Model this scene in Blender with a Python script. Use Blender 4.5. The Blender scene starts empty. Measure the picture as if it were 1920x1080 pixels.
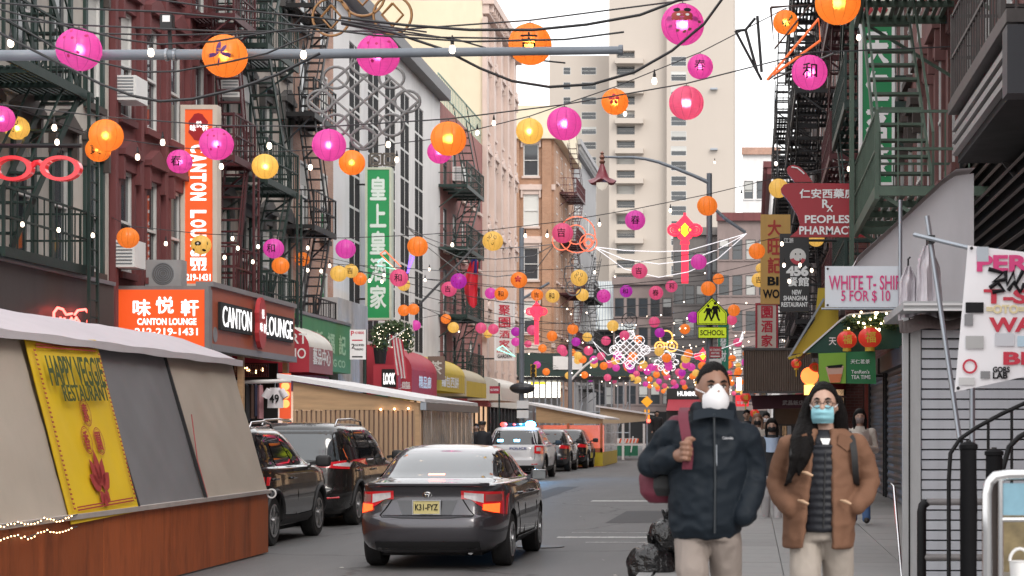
import bpy, bmesh, math, random
from mathutils import Vector, Matrix
random.seed(7)
SC = bpy.context.scene
COL = SC.collection
R = math.radians
# ---------------------------------------------------------------- camera, sky, sun, exposure
F, VX, VY, H = 3600.0, 1410.0, 802.0, 1.69      # focal length in photo pixels, vanishing point of the street, eye height
cam = bpy.data.cameras.new('camera')
cam_o = bpy.data.objects.new('camera', cam)
COL.objects.link(cam_o)
cam_o.location = (0, 0, H)
cam_o.rotation_euler = (R(90), 0, 0)
cam.sensor_width = 36
cam.lens = F / 1920 * 36
cam.shift_x = -(VX - 960) / 1920
cam.shift_y = (VY - 540) / 1920
cam.clip_end = 3000
cam.dof.use_dof = True
cam.dof.focus_distance = 25
cam.dof.aperture_fstop = 5.6
SC.camera = cam_o
wd = bpy.data.worlds.new('World')
SC.world = wd
wd.use_nodes = True
nt = wd.node_tree
nt.nodes.clear()
sky = nt.nodes.new('ShaderNodeTexSky')
sky.sky_type = 'NISHITA'
sky.sun_disc = False
sky.sun_elevation = R(38)
sky.sun_rotation = R(150)
sky.air_density = 1.5
sky.dust_density = 4.0
mixw = nt.nodes.new('ShaderNodeMix')
mixw.data_type = 'RGBA'
mixw.inputs['Factor'].default_value = 0.88      # closed cloud cover over the clear sky
mixw.inputs['B'].default_value = (9.6, 9.5, 9.5, 1)
bg = nt.nodes.new('ShaderNodeBackground')
bg.inputs['Strength'].default_value = 0.1
ow = nt.nodes.new('ShaderNodeOutputWorld')
nt.links.new(sky.outputs[0], mixw.inputs['A'])
nt.links.new(mixw.outputs['Result'], bg.inputs['Color'])
nt.links.new(bg.outputs[0], ow.inputs['Surface'])
sun = bpy.data.lights.new('sun', 'SUN')
sun.energy = 0.8
sun.angle = R(25)
sun.color = (1.0, 0.95, 0.88)
sun_o = bpy.data.objects.new('sun', sun)
COL.objects.link(sun_o)
sun_o.rotation_euler = (R(52), 0, R(30))
SC.view_settings.view_transform = 'Standard'
SC.view_settings.look = 'None'
SC.view_settings.gamma = 1
SC.view_settings.use_curve_mapping = False
SC.view_settings.exposure = 1.02
SC.cycles.max_bounces = 6
SC.cycles.transparent_max_bounces = 10
SC.cycles.sample_clamp_indirect = 4
SC.cycles.use_denoising = True

# ---------------------------------------------------------------- helpers
def P(px, py, d):
    """photo pixel + distance along the street -> point"""
    return Vector(((px - VX) * d / F, d, H - (py - VY) * d / F))
ORG = {}
def V3(*a): return Vector(a)

class MB:
    """collects faces of ONE mesh"""
    def __init__(s): s.v = []; s.f = []; s.m = []; s.k = 0
    def mi(s, k): s.k = k; return s
    def face(s, pts):
        b = len(s.v); s.v += [tuple(p) for p in pts]
        s.f.append(tuple(range(b, b + len(pts)))); s.m.append(s.k); return s
    def grid(s, rows, closed=False, flip=False):
        b = len(s.v); n = len(rows[0])
        for r in rows: s.v += [tuple(p) for p in r]
        for i in range(len(rows) - 1):
            for j in range(n if closed else n - 1):
                a = b + i * n + j; c = b + i * n + (j + 1) % n
                q = (a, c, c + n, a + n)
                s.f.append(q[::-1] if flip else q); s.m.append(s.k)
        return s
    def box(s, x0, x1, y0, y1, z0, z1):
        return s.obox(V3((x0+x1)/2, (y0+y1)/2, (z0+z1)/2), V3((x1-x0)/2,0,0), V3(0,(y1-y0)/2,0), V3(0,0,(z1-z0)/2))
    def obox(s, c, a, b, d):
        b0 = len(s.v)
        for i in (-1, 1):
            for j in (-1, 1):
                for k in (-1, 1): s.v.append(tuple(c + a*i + b*j + d*k))
        fs = [(0,1,3,2),(4,6,7,5),(0,4,5,1),(2,3,7,6),(0,2,6,4),(1,5,7,3)]
        if a.cross(b).dot(d) < 0: fs = [f[::-1] for f in fs]
        for f in fs:
            s.f.append(tuple(b0 + i for i in f)); s.m.append(s.k)
        return s
    def bar(s, p, q, w, h=None, up=(0,0,1)):
        p, q = Vector(p), Vector(q); h = h or w
        d = q - p; L = d.length
        if L < 1e-6: return s
        d /= L; u = Vector(up)
        if abs(d.dot(u)) > .98: u = V3(0,1,0)
        a = d.cross(u).normalized(); b = a.cross(d)
        return s.obox((p+q)/2, a*w/2, b*h/2, d*L/2)
    def tube(s, pts, r, n=6, cap=True):
        pts = [Vector(p) for p in pts]
        rs = r if isinstance(r, (list, tuple)) else [r]*len(pts)
        rows = []; pa = None
        for i, p in enumerate(pts):
            d = (pts[min(i+1, len(pts)-1)] - pts[max(i-1, 0)])
            d = d.normalized() if d.length > 1e-9 else V3(0,0,1)
            if pa is None:
                u = V3(0,0,1) if abs(d.z) < .95 else V3(0,1,0)
                a = d.cross(u).normalized()
            else:
                a = (pa - d * pa.dot(d))
                a = a.normalized() if a.length > 1e-6 else d.orthogonal().normalized()
            pa = a; b = a.cross(d)
            rows.append([p + (a*math.cos(t) + b*math.sin(t))*rs[i] for t in [2*math.pi*k/n for k in range(n)]])
        s.grid(rows, closed=True)
        if cap: s.face(rows[0]); s.face(rows[-1][::-1])
        return s
    def lathe(s, prof, c=(0,0,0), n=16, axis='z', cap=True):
        c = Vector(c); rows = []
        for r, z in prof:
            row = []
            for k in range(n):
                t = 2*math.pi*k/n; x, y = r*math.cos(t), r*math.sin(t)
                row.append(c + (V3(x,y,z) if axis=='z' else V3(x,z,-y) if axis=='y' else V3(z,x,y)))
            rows.append(row)
        s.grid(rows, closed=True)
        if not cap or prof[0] == prof[-1]: return s
        if prof[0][0] > 1e-6: s.face(rows[0][::-1])
        if prof[-1][0] > 1e-6: s.face(rows[-1])
        return s
    def ball(s, c, r, sc=(1,1,1), nu=12, nv=8, pw=0):
        c = Vector(c)
        if pw:      # rounded box
            g = lambda t: math.copysign(abs(t)**pw, t)
            return s.grid([[c + V3(r*sc[0]*g(math.sin(math.pi*i/nv))*g(math.cos(2*math.pi*j/nu)), r*sc[1]*g(math.sin(math.pi*i/nv))*g(math.sin(2*math.pi*j/nu)), -r*sc[2]*g(math.cos(math.pi*i/nv))) for j in range(nu)] for i in range(nv+1)], closed=True)
        rows = [[c + V3(r*sc[0]*math.sin(math.pi*i/nv)*math.cos(2*math.pi*j/nu), r*sc[1]*math.sin(math.pi*i/nv)*math.sin(2*math.pi*j/nu), -r*sc[2]*math.cos(math.pi*i/nv)) for j in range(nu)] for i in range(nv+1)]
        return s.grid(rows, closed=True)
    def prism(s, poly, t):
        """poly: list of Vectors in a plane, t: extrusion vector"""
        t = Vector(t); poly = [Vector(p) for p in poly]
        nrm = Vector((0,0,0))
        for i in range(len(poly)): nrm += poly[i].cross(poly[(i+1) % len(poly)])
        if nrm.dot(t) > 0: poly = poly[::-1]
        top = [p + t for p in poly]
        s.face(poly); s.face(top[::-1]); n = len(poly)
        for i in range(n): s.face([poly[i], top[i], top[(i+1)%n], poly[(i+1)%n]][::-1] if False else [poly[(i+1)%n], poly[i], top[i], top[(i+1)%n]])
        return s
    def mesh(s, name, off=None):
        me = bpy.data.meshes.new(name)
        vs = s.v if off is None else [(x-off[0], y-off[1], z-off[2]) for x, y, z in s.v]
        me.from_pydata(vs, [], s.f)
        if any(s.m): me.polygons.foreach_set('material_index', s.m)
        return me
    def build(s, name, mats, parent=None, local=False, smooth=None, weld=False):
        off = None if (parent is None or local) else ORG.get(parent.name)
        me = s.mesh(name, off)
        if weld:
            bm = bmesh.new(); bm.from_mesh(me); bmesh.ops.remove_doubles(bm, verts=bm.verts, dist=1e-4)
            bmesh.ops.recalc_face_normals(bm, faces=bm.faces); bm.to_mesh(me); bm.free()
        if smooth is not None: shade(me, smooth)
        return link(name, me, mats, parent)

def shade(me, ang):
    me.polygons.foreach_set('use_smooth', [True]*len(me.polygons))
    me.set_sharp_from_angle(angle=R(ang))
def link(name, me, mats=None, parent=None, loc=None, rz=0):
    o = bpy.data.objects.new(name, me); COL.objects.link(o)
    if mats is not None and not me.materials:
        for m in (mats if isinstance(mats, (list, tuple)) else [mats]): me.materials.append(m)
    if loc is not None: o.location = loc
    if rz: o.rotation_euler = (0, 0, rz)
    if parent is not None:
        o.parent = parent
        ORG[o.name] = ORG.get(parent.name, V3(0,0,0))
    else: ORG[o.name] = V3(0,0,0)
    return o
LABELS = set()
def tag(o, label, cat, group=None):
    o['label'] = label; o['category'] = cat
    if group: o['group'] = group
    return o
def thing(name, label, cat, loc=(0,0,0), rz=0, group=None):
    o = bpy.data.objects.new(name, None); COL.objects.link(o)
    o.empty_display_size = .1; o.location = loc; o.rotation_euler = (0,0,rz)
    ORG[o.name] = Vector(loc)
    return tag(o, label, cat, group)
def struct(o): o['kind'] = 'structure'; return o
def stuff(o, label, cat): o['kind'] = 'stuff'; return tag(o, label, cat)
def dup(o, parent=None, loc=None):
    c = o.copy(); COL.objects.link(c); c.parent = parent
    if loc is not None: c.location = loc
    ORG[c.name] = Vector(c.location) if parent is None else ORG[parent.name]
    for ch in o.children: dup(ch, c)
    return c

# ---------------------------------------------------------------- materials
MATS = {}
def NN(t, ty, **kw):
    n = t.nodes.new('ShaderNode' + ty)
    for k, v in kw.items():
        if hasattr(n, k): setattr(n, k, v)
        else: n.inputs[k.replace('_', ' ')].default_value = v
    return n
def mat(name, col=(.5,.5,.5), rough=.6, metal=0, var=.15, scale=2.5, bump=.15, bscale=35, emit=0, ecol=None, coat=0, rnd=0, spec=.5, trans=0, alpha=1, stain=.0, dist=.01, stretch=None):
    if name in MATS: return MATS[name]
    m = bpy.data.materials.new(name); m.use_nodes = True; t = m.node_tree
    b = t.nodes['Principled BSDF']
    tc = NN(t, 'TexCoord')
    vec = tc.outputs['Object']
    if stretch:
        mp = NN(t, 'Mapping'); mp.inputs['Scale'].default_value = stretch
        t.links.new(vec, mp.inputs[0]); vec = mp.outputs[0]
    n1 = NN(t, 'TexNoise'); n1.inputs['Scale'].default_value = scale; n1.inputs['Detail'].default_value = 6; n1.inputs['Roughness'].default_value = .65
    t.links.new(vec, n1.inputs['Vector'])
    mx = NN(t, 'Mix'); mx.data_type = 'RGBA'
    mx.inputs['A'].default_value = (*[max(0, c*(1-var*1.6)) for c in col], 1)
    mx.inputs['B'].default_value = (*[min(1, c*(1+var*1.6)) for c in col], 1)
    t.links.new(n1.outputs['Fac'], mx.inputs['Factor'])
    out = mx.outputs['Result']
    if stain:
        n3 = NN(t, 'TexNoise'); n3.inputs['Scale'].default_value = scale*.35; n3.inputs['Detail'].default_value = 8; n3.inputs['Roughness'].default_value = .7
        mp2 = NN(t, 'Mapping'); mp2.inputs['Scale'].default_value = (3, 3, .6)
        t.links.new(tc.outputs['Object'], mp2.inputs[0]); t.links.new(mp2.outputs[0], n3.inputs['Vector'])
        rp = NN(t, 'ValToRGB'); rp.color_ramp.elements[0].position = .48; rp.color_ramp.elements[1].position = .72
        t.links.new(n3.outputs['Fac'], rp.inputs[0])
        ml = NN(t, 'Math', operation='MULTIPLY'); ml.inputs[1].default_value = stain
        t.links.new(rp.outputs[0], ml.inputs[0])
        m2 = NN(t, 'Mix'); m2.data_type = 'RGBA'; t.links.new(ml.outputs[0], m2.inputs['Factor'])
        t.links.new(out, m2.inputs['A']); m2.inputs['B'].default_value = (*[c*.35 for c in col], 1)
        out = m2.outputs['Result']
    if rnd:
        oi = NN(t, 'ObjectInfo'); hv = NN(t, 'HueSaturation')
        mr = NN(t, 'MapRange'); mr.inputs['To Min'].default_value = 1-rnd; mr.inputs['To Max'].default_value = 1+rnd
        t.links.new(oi.outputs['Random'], mr.inputs[0]); t.links.new(mr.outputs[0], hv.inputs['Value']); t.links.new(out, hv.inputs['Color'])
        out = hv.outputs[0]
    t.links.new(out, b.inputs['Base Color'])
    b.inputs['Metallic'].default_value = metal
    b.inputs['Specular IOR Level'].default_value = spec
    b.inputs['Coat Weight'].default_value = coat
    b.inputs['Coat Roughness'].default_value = .04
    b.inputs['Transmission Weight'].default_value = trans
    b.inputs['Alpha'].default_value = alpha
    rr = NN(t, 'MapRange'); rr.inputs['To Min'].default_value = max(.02, rough*.8); rr.inputs['To Max'].default_value = min(1, rough*1.2)
    t.links.new(n1.outputs['Fac'], rr.inputs[0]); t.links.new(rr.outputs[0], b.inputs['Roughness'])
    if bump:
        n2 = NN(t, 'TexNoise'); n2.inputs['Scale'].default_value = bscale; n2.inputs['Detail'].default_value = 4
        t.links.new(vec, n2.inputs['Vector'])
        bp = NN(t, 'Bump'); bp.inputs['Strength'].default_value = bump; bp.inputs['Distance'].default_value = dist
        t.links.new(n2.outputs['Fac'], bp.inputs['Height']); t.links.new(bp.outputs[0], b.inputs['Normal'])
    if emit:
        b.inputs['Emission Color'].default_value = (*(ecol or col), 1); b.inputs['Emission Strength'].default_value = emit
    MATS[name] = m
    return m
def brick_mat(name, c1, c2, mortar, plane='yz', sc=1.0):
    if name in MATS: return MATS[name]
    m = bpy.data.materials.new(name); m.use_nodes = True; t = m.node_tree; b = t.nodes['Principled BSDF']
    g = NN(t, 'NewGeometry'); sp = NN(t, 'SeparateXYZ'); cb = NN(t, 'CombineXYZ'); ad = NN(t, 'Math', operation='ADD')
    t.links.new(g.outputs['Position'], sp.inputs[0])
    t.links.new(sp.outputs['X'], ad.inputs[0]); t.links.new(sp.outputs['Y'], ad.inputs[1])
    t.links.new(ad.outputs[0], cb.inputs['X']); t.links.new(sp.outputs['Z'], cb.inputs['Y'])
    br = NN(t, 'TexBrick'); br.inputs['Scale'].default_value = 1/sc
    br.inputs['Brick Width'].default_value = .22; br.inputs['Row Height'].default_value = .075; br.inputs['Mortar Size'].default_value = .008
    br.inputs['Color1'].default_value = (*c1,1); br.inputs['Color2'].default_value = (*c2,1); br.inputs['Mortar'].default_value = (*mortar,1)
    t.links.new(cb.outputs[0], br.inputs['Vector'])
    n1 = NN(t, 'TexNoise'); n1.inputs['Scale'].default_value = .8; n1.inputs['Detail'].default_value = 8; n1.inputs['Roughness'].default_value = .7
    t.links.new(g.outputs['Position'], n1.inputs['Vector'])
    mr = NN(t, 'MapRange'); mr.inputs['To Min'].default_value = .55; mr.inputs['To Max'].default_value = 1.4
    t.links.new(n1.outputs['Fac'], mr.inputs[0])
    hv = NN(t, 'HueSaturation'); t.links.new(br.outputs['Color'], hv.inputs['Color']); t.links.new(mr.outputs[0], hv.inputs['Value'])
    t.links.new(hv.outputs[0], b.inputs['Base Color']); b.inputs['Roughness'].default_value = .85
    bp = NN(t, 'Bump'); bp.inputs['Strength'].default_value = .5; bp.inputs['Distance'].default_value = .006; bp.invert = True
    t.links.new(br.outputs['Fac'], bp.inputs['Height']); t.links.new(bp.outputs[0], b.inputs['Normal'])
    MATS[name] = m
    return m
def emi(name, col, s=2.0):
    return mat(name, col, .5, var=.03, bump=0, emit=s, ecol=col)

MT = dict(
 steel=mat('galvanised_steel', (.33,.36,.40), .38, .7, var=.12, scale=4, bump=.05),
 grey_pole=mat('grey_painted_pole', (.19,.215,.25), .45, .2, var=.12, scale=3, bump=.08, stain=.2),
 black=mat('black_iron', (.022,.022,.024), .5, .3, var=.25, scale=5, bump=.12, rnd=.15),
 green_iron=mat('dark_green_iron', (.016,.035,.03), .5, .2, var=.3, scale=4, bump=.15, stain=.3, rnd=.15),
 olive_iron=mat('olive_green_iron', (.075,.115,.085), .55, .1, var=.3, scale=3, bump=.2, stain=.45),
 red_iron=mat('dark_red_iron', (.075,.018,.022), .5, .2, var=.25, scale=4, bump=.12, rnd=.15),
 brown_iron=mat('brown_grey_iron', (.075,.066,.064), .55, .2, var=.25, scale=4, bump=.15, stain=.35),
 glass=mat('window_glass', (.035,.042,.05), .06, var=.3, scale=.6, bump=.02, bscale=2, rnd=.4, spec=.9),
 blind=mat('window_blind', (.52,.52,.5), .6, var=.1, rnd=.25, bump=.3, bscale=60, stretch=(.1,.1,6)),
 white_frame=mat('white_window_frame', (.62,.62,.61), .5, var=.1, bump=.05, stain=.25, rnd=.1),
 white=mat('white_paint', (.76,.76,.76), .5, var=.06, bump=.06, stain=.08),
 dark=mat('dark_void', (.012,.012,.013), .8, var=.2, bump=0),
 rubber=mat('tyre_rubber', (.018,.018,.019), .75, var=.2, bump=.25, bscale=60),
 wire=mat('black_cable', (.03,.03,.033), .6, var=.2, bump=0),
 ltxt=mat('white_lettering', (.8,.8,.8), .5, var=.03, bump=0),
 ktxt=mat('black_lettering', (.014,.014,.016), .6, var=.1, bump=0, spec=.15),
 rtxt=mat('red_lettering', (.52,.02,.05), .5, var=.08, bump=0),
)

# ---------------------------------------------------------------- text as geometry
BENCH = bpy.data.scenes.new('bench')          # a scratch scene in which curves and modifiers are turned into meshes
def evaluated(o, extra=()):
    for q in (o, *extra): BENCH.collection.objects.link(q)
    vl = BENCH.view_layers[0]; vl.update()
    me = bpy.data.meshes.new_from_object(o.evaluated_get(vl.depsgraph))
    for q in (o, *extra): BENCH.collection.objects.unlink(q)
    return me
TXT = {}
def text_mesh(s, bold=0.0, size=1.0, ext=0.0, sx=1.0, italic=0.0):
    """mesh in the xz plane facing -y, centred, cap height scaled by size"""
    key = (s, bold, size, ext, sx, italic)
    if key in TXT: return TXT[key].copy()
    c = bpy.data.curves.new('lettering', 'FONT')
    c.body = s; c.size = 1.0; c.offset = bold; c.extrude = ext; c.align_x = 'CENTER'; c.resolution_u = 3; c.shear = italic
    o = bpy.data.objects.new('lettering', c)
    me = evaluated(o)
    bpy.data.objects.remove(o); bpy.data.curves.remove(c)
    me.materials.clear()
    vs = [v.co.copy() for v in me.vertices]
    if vs:
        x0 = min(v.x for v in vs); x1 = max(v.x for v in vs); y0 = min(v.y for v in vs); y1 = max(v.y for v in vs)
        k = size / max(1e-6, (y1-y0))
        for v in me.vertices:
            x, y, z = v.co
            v.co = ((x-(x0+x1)/2)*k*sx, -z, (y-(y0+y1)/2)*k)
    TXT[key] = me
    return me.copy()
def text_w(me):
    xs = [v.co.x for v in me.vertices]
    return (max(xs)-min(xs)) if xs else 1
def text_on(s, centre, u, v, hgt, width, mt, parent, name='lettering', bold=.02, off=.006, thick=.004, italic=0):
    """lettering on a plane: centre, unit u (reading direction), unit v (up)"""
    cjk = any(ord(ch) > 0x2e80 for ch in s)
    me = text_mesh(s, 0 if cjk else bold, 1.0, .01, 1.0, italic)
    if cjk and bold > 0:        # heavier brush strokes: shifted copies in one mesh
        bm = bmesh.new()
        for q, (dx, dz) in enumerate(((0,0),(bold,0),(-bold,0),(0,bold),(0,-bold))):
            b0 = len(bm.verts); bm.from_mesh(me); bm.verts.ensure_lookup_table()
            for vv in bm.verts[b0:]: vv.co += V3(dx, -.0007*q, dz)
        bm.to_mesh(me); bm.free()
    w = text_w(me); u = Vector(u).normalized(); v = Vector(v).normalized(); n = u.cross(v)
    org = ORG.get(parent.name, V3(0,0,0)); c = Vector(centre) - org
    kx = (width / w) if width else hgt
    for p in me.vertices:
        x, y, z = p.co
        p.co = c + u*(x*kx) + v*(z*hgt) + n*(off + (-y+.01)/.02*thick)
    return link(name, me, mt, parent)
def char_h(s): return s
# ================================================================ THE SETTING
XL, XR = -13.0, 3.05            # building lines
CL, CR = -9.1, -1.2             # kerb lines
def asphalt():
    m = bpy.data.materials.new('asphalt'); m.use_nodes = True; t = m.node_tree; b = t.nodes['Principled BSDF']
    g = NN(t, 'NewGeometry')
    n1 = NN(t, 'TexNoise'); n1.inputs['Scale'].default_value = .35; n1.inputs['Detail'].default_value = 9; n1.inputs['Roughness'].default_value = .7
    mp = NN(t, 'Mapping'); mp.inputs['Scale'].default_value = (1.6, .22, 1)
    t.links.new(g.outputs['Position'], mp.inputs[0]); t.links.new(mp.outputs[0], n1.inputs['Vector'])
    n2 = NN(t, 'TexNoise'); n2.inputs['Scale'].default_value = 60; n2.inputs['Detail'].default_value = 3
    t.links.new(g.outputs['Position'], n2.inputs['Vector'])
    r1 = NN(t, 'ValToRGB'); e = r1.color_ramp.elements
    e[0].position = .3; e[0].color = (.072,.071,.073,1); e[1].position = .7; e[1].color = (.17,.168,.168,1)
    t.links.new(n1.outputs['Fac'], r1.inputs[0])
    mx = NN(t, 'Mix'); mx.data_type = 'RGBA'; mx.blend_type = 'MULTIPLY'; mx.inputs['Factor'].default_value = .6
    r2 = NN(t, 'ValToRGB'); r2.color_ramp.elements[0].position = .3; r2.color_ramp.elements[0].color = (.55,.55,.55,1); r2.color_ramp.elements[1].position = .7; r2.color_ramp.elements[1].color = (1.2,1.2,1.2,1)
    t.links.new(n2.outputs['Fac'], r2.inputs[0]); t.links.new(r1.outputs[0], mx.inputs['A']); t.links.new(r2.outputs[0], mx.inputs['B'])
    # tar-sealed cracks
    vo = NN(t, 'TexVoronoi'); vo.feature = 'DISTANCE_TO_EDGE'; vo.inputs['Scale'].default_value = .22
    nd = NN(t, 'TexNoise'); nd.inputs['Scale'].default_value = 1.2; nd.inputs['Detail'].default_value = 4
    ad = NN(t, 'Mix'); ad.data_type = 'RGBA'; ad.blend_type = 'ADD'; ad.inputs['Factor'].default_value = .8
    t.links.new(g.outputs['Position'], nd.inputs['Vector']); t.links.new(g.outputs['Position'], ad.inputs['A']); t.links.new(nd.outputs['Color'], ad.inputs['B'])
    t.links.new(ad.outputs['Result'], vo.inputs['Vector'])
    r3 = NN(t, 'ValToRGB'); r3.color_ramp.elements[0].position = .0; r3.color_ramp.elements[0].color = (.45,.45,.45,1); r3.color_ramp.elements[1].position = .012; r3.color_ramp.elements[1].color = (1,1,1,1)
    t.links.new(vo.outputs['Distance'], r3.inputs[0])
    m3 = NN(t, 'Mix'); m3.data_type = 'RGBA'; m3.blend_type = 'MULTIPLY'; m3.inputs['Factor'].default_value = 1
    t.links.new(mx.outputs['Result'], m3.inputs['A']); t.links.new(r3.outputs[0], m3.inputs['B'])
    t.links.new(m3.outputs['Result'], b.inputs['Base Color'])
    mr = NN(t, 'MapRange'); mr.inputs['To Min'].default_value = .5; mr.inputs['To Max'].default_value = .85
    t.links.new(n1.outputs['Fac'], mr.inputs[0]); t.links.new(mr.outputs[0], b.inputs['Roughness'])
    bp = NN(t, 'Bump'); bp.inputs['Strength'].default_value = .35; bp.inputs['Distance'].default_value = .006
    t.links.new(n2.outputs['Fac'], bp.inputs['Height']); t.links.new(bp.outputs[0], b.inputs['Normal'])
    return m
M_ASPH = asphalt()
M_CONC = mat('pavement_concrete', (.27,.265,.26), .8, var=.16, scale=.9, bump=.2, bscale=60, stain=.3, rnd=.08)
M_CONC2 = mat('kerb_stone', (.3,.3,.3), .7, var=.2, scale=2, bump=.2, stain=.3, rnd=.1)
M_LINE = mat('worn_road_paint', (.55,.55,.53), .7, var=.3, scale=6, bump=.2, stain=.5)
g = MB().face([(-400,-60,-.02),(400,-60,-.02),(400,900,-.02),(-400,900,-.02)])
struct(g.build('ground', M_ASPH))
g = MB().face([(CL,-20,0),(CR,-20,0),(CR,300,0),(CL,300,0)])
struct(g.build('road', M_ASPH))
# left and right pavements: base sheet + slabs as far as they can be told apart
def pavement(name, x0, x1, y0, y1, slabs):
    s = struct(MB().box(x0, x1, y0, y1, -.1, .125).build(name, M_CONC))
    kx = x1 if x0 < -5 else x0
    nx = 3; w = (x1-x0-.18)/nx; xs = x0+.18 if x0 > -5 else x0
    me = MB().box(0, w-.012, 0, 1.488, 0, .024).mesh('slab'); me.materials.append(M_CONC)
    y = slabs[0]
    while y < slabs[1]:
        for i in range(nx):
            o = link('slab', me, None, s, (xs + i*w, y, .125 + random.uniform(0,.003)))
        y += 1.5
    kme = MB().box(-.075, .075, 0, 1.79, 0, .156).mesh('kerb'); kme.materials.append(M_CONC2)
    y = slabs[0]
    while y < slabs[1]:
        link('kerb', kme, None, s, (kx + (.075 if x0 > -5 else -.075), y, 0)); y += 1.8
    return s
pavement('right_pavement', CR, XR, -10, 118, (4, 64))
pavement('left_pavement', XL, CL, -10, 106, (28, 60))
# stop line and worn bars on the road
rm = MB()
for (xa, xb, ya, yb) in ((-3.0,-1.45,29.4,29.75),(-2.45,-1.5,28.2,28.35),(-3.7,-2.0,43.9,44.6),(-2.9,-1.6,30.9,31.0),(-1.6,-1.3,49.5,49.9)):
    n = 14
    for k in range(n):
        a = xa + (xb-xa)*k/n; bq = xa + (xb-xa)*(k+.97)/n
        rm.face([(a, ya+random.uniform(0,.05), .004),(bq, ya+random.uniform(0,.05), .004),(bq, yb-random.uniform(0,.06), .004),(a, yb-random.uniform(0,.06), .004)])
struct(rm.build('road_marking', M_LINE))
M_PATCH = mat('dark_asphalt_patch', (.055,.055,.058), .75, var=.25, scale=3, bump=.3, bscale=50)
for xa, xb, ya, yb in ((-5.4,-4.3,17.5,21.5),(-2.6,-1.5,34,39),(-5.6,-4.9,40,55),(-3.4,-2.2,62,72)):
    struct(MB().face([(xa,ya,.003),(xb,ya+.1,.003),(xb-.05,yb,.003),(xa+.06,yb-.15,.003)]).build('road_patch', M_PATCH))
rl = random.Random(4); lit_ = MB()
for k in range(60):
    x = rl.choice((CR-.15-abs(rl.gauss(0,.25)), rl.uniform(-6,-1.4))); y = rl.uniform(17,60); a = rl.uniform(0,3); s = rl.uniform(.012,.035)
    lit_.face([(x+s*math.cos(a+q), y+s*1.3*math.sin(a+q), .006+.006*(q%2)) for q in (0,1.4,3,4.5)])
stuff(lit_.build('litter', mat('paper_litter',(.5,.48,.44),.8,var=.5,scale=3)), 'small scraps of paper litter on the asphalt and gutter', 'litter')
for k, (x, y) in enumerate(((-3.0, 27.2),(-2.0, 60.0))):
    c = MB(); c.lathe([(.34,0),(.34,.012),(.3,.014)], (x, y, 0), 20)
    tag(c.build('manhole_cover', mat('cast_iron', (.05,.05,.052), .5, .5, bump=.4, bscale=30)), ['round iron manhole cover in the road beside the grey sedan','far round iron manhole cover in the middle of the road'][k], 'manhole cover')

# ---------------------------------------------------------------- walls with openings, windows, fire escapes
def facade(root, X, side, y0, y1, z0, z1, opens, mt, name='wall', depth=.08, back=9.0, roofm=None):
    """wall plane at X whose outer face looks towards side (+1: +x)"""
    ys = sorted(set([y0, y1] + [a for o in opens for a in o[:2]])); zs = sorted(set([z0, z1] + [a for o in opens for a in o[2:4]]))
    mb = MB(); fl = side > 0
    def q(pts): mb.face(pts if fl else pts[::-1])
    for i in range(len(ys)-1):
        for j in range(len(zs)-1):
            cy, cz = (ys[i]+ys[i+1])/2, (zs[j]+zs[j+1])/2
            if any(o[0] < cy < o[1] and o[2] < cz < o[3] for o in opens): continue
            q([(X,ys[i],zs[j]),(X,ys[i+1],zs[j]),(X,ys[i+1],zs[j+1]),(X,ys[i],zs[j+1])])
    D = X - side*depth
    for a, b, c, e in [o[:4] for o in opens]:
        q([(X,a,c),(X,a,e),(D,a,e),(D,a,c)][::-1]); q([(X,b,c),(X,b,e),(D,b,e),(D,b,c)])
        q([(X,a,c),(X,b,c),(D,b,c),(D,a,c)][::-1]); q([(X,a,e),(X,b,e),(D,b,e),(D,a,e)])
    Bk = X - side*back
    q([(X,y0,z0),(X,y0,z1),(Bk,y0,z1),(Bk,y0,z0)]); q([(X,y1,z0),(X,y1,z1),(Bk,y1,z1),(Bk,y1,z0)][::-1])
    q([(X,y0,z1),(X,y1,z1),(Bk,y1,z1),(Bk,y0,z1)])
    return mb.build(name, mt, root)
WCACHE = {}
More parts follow.
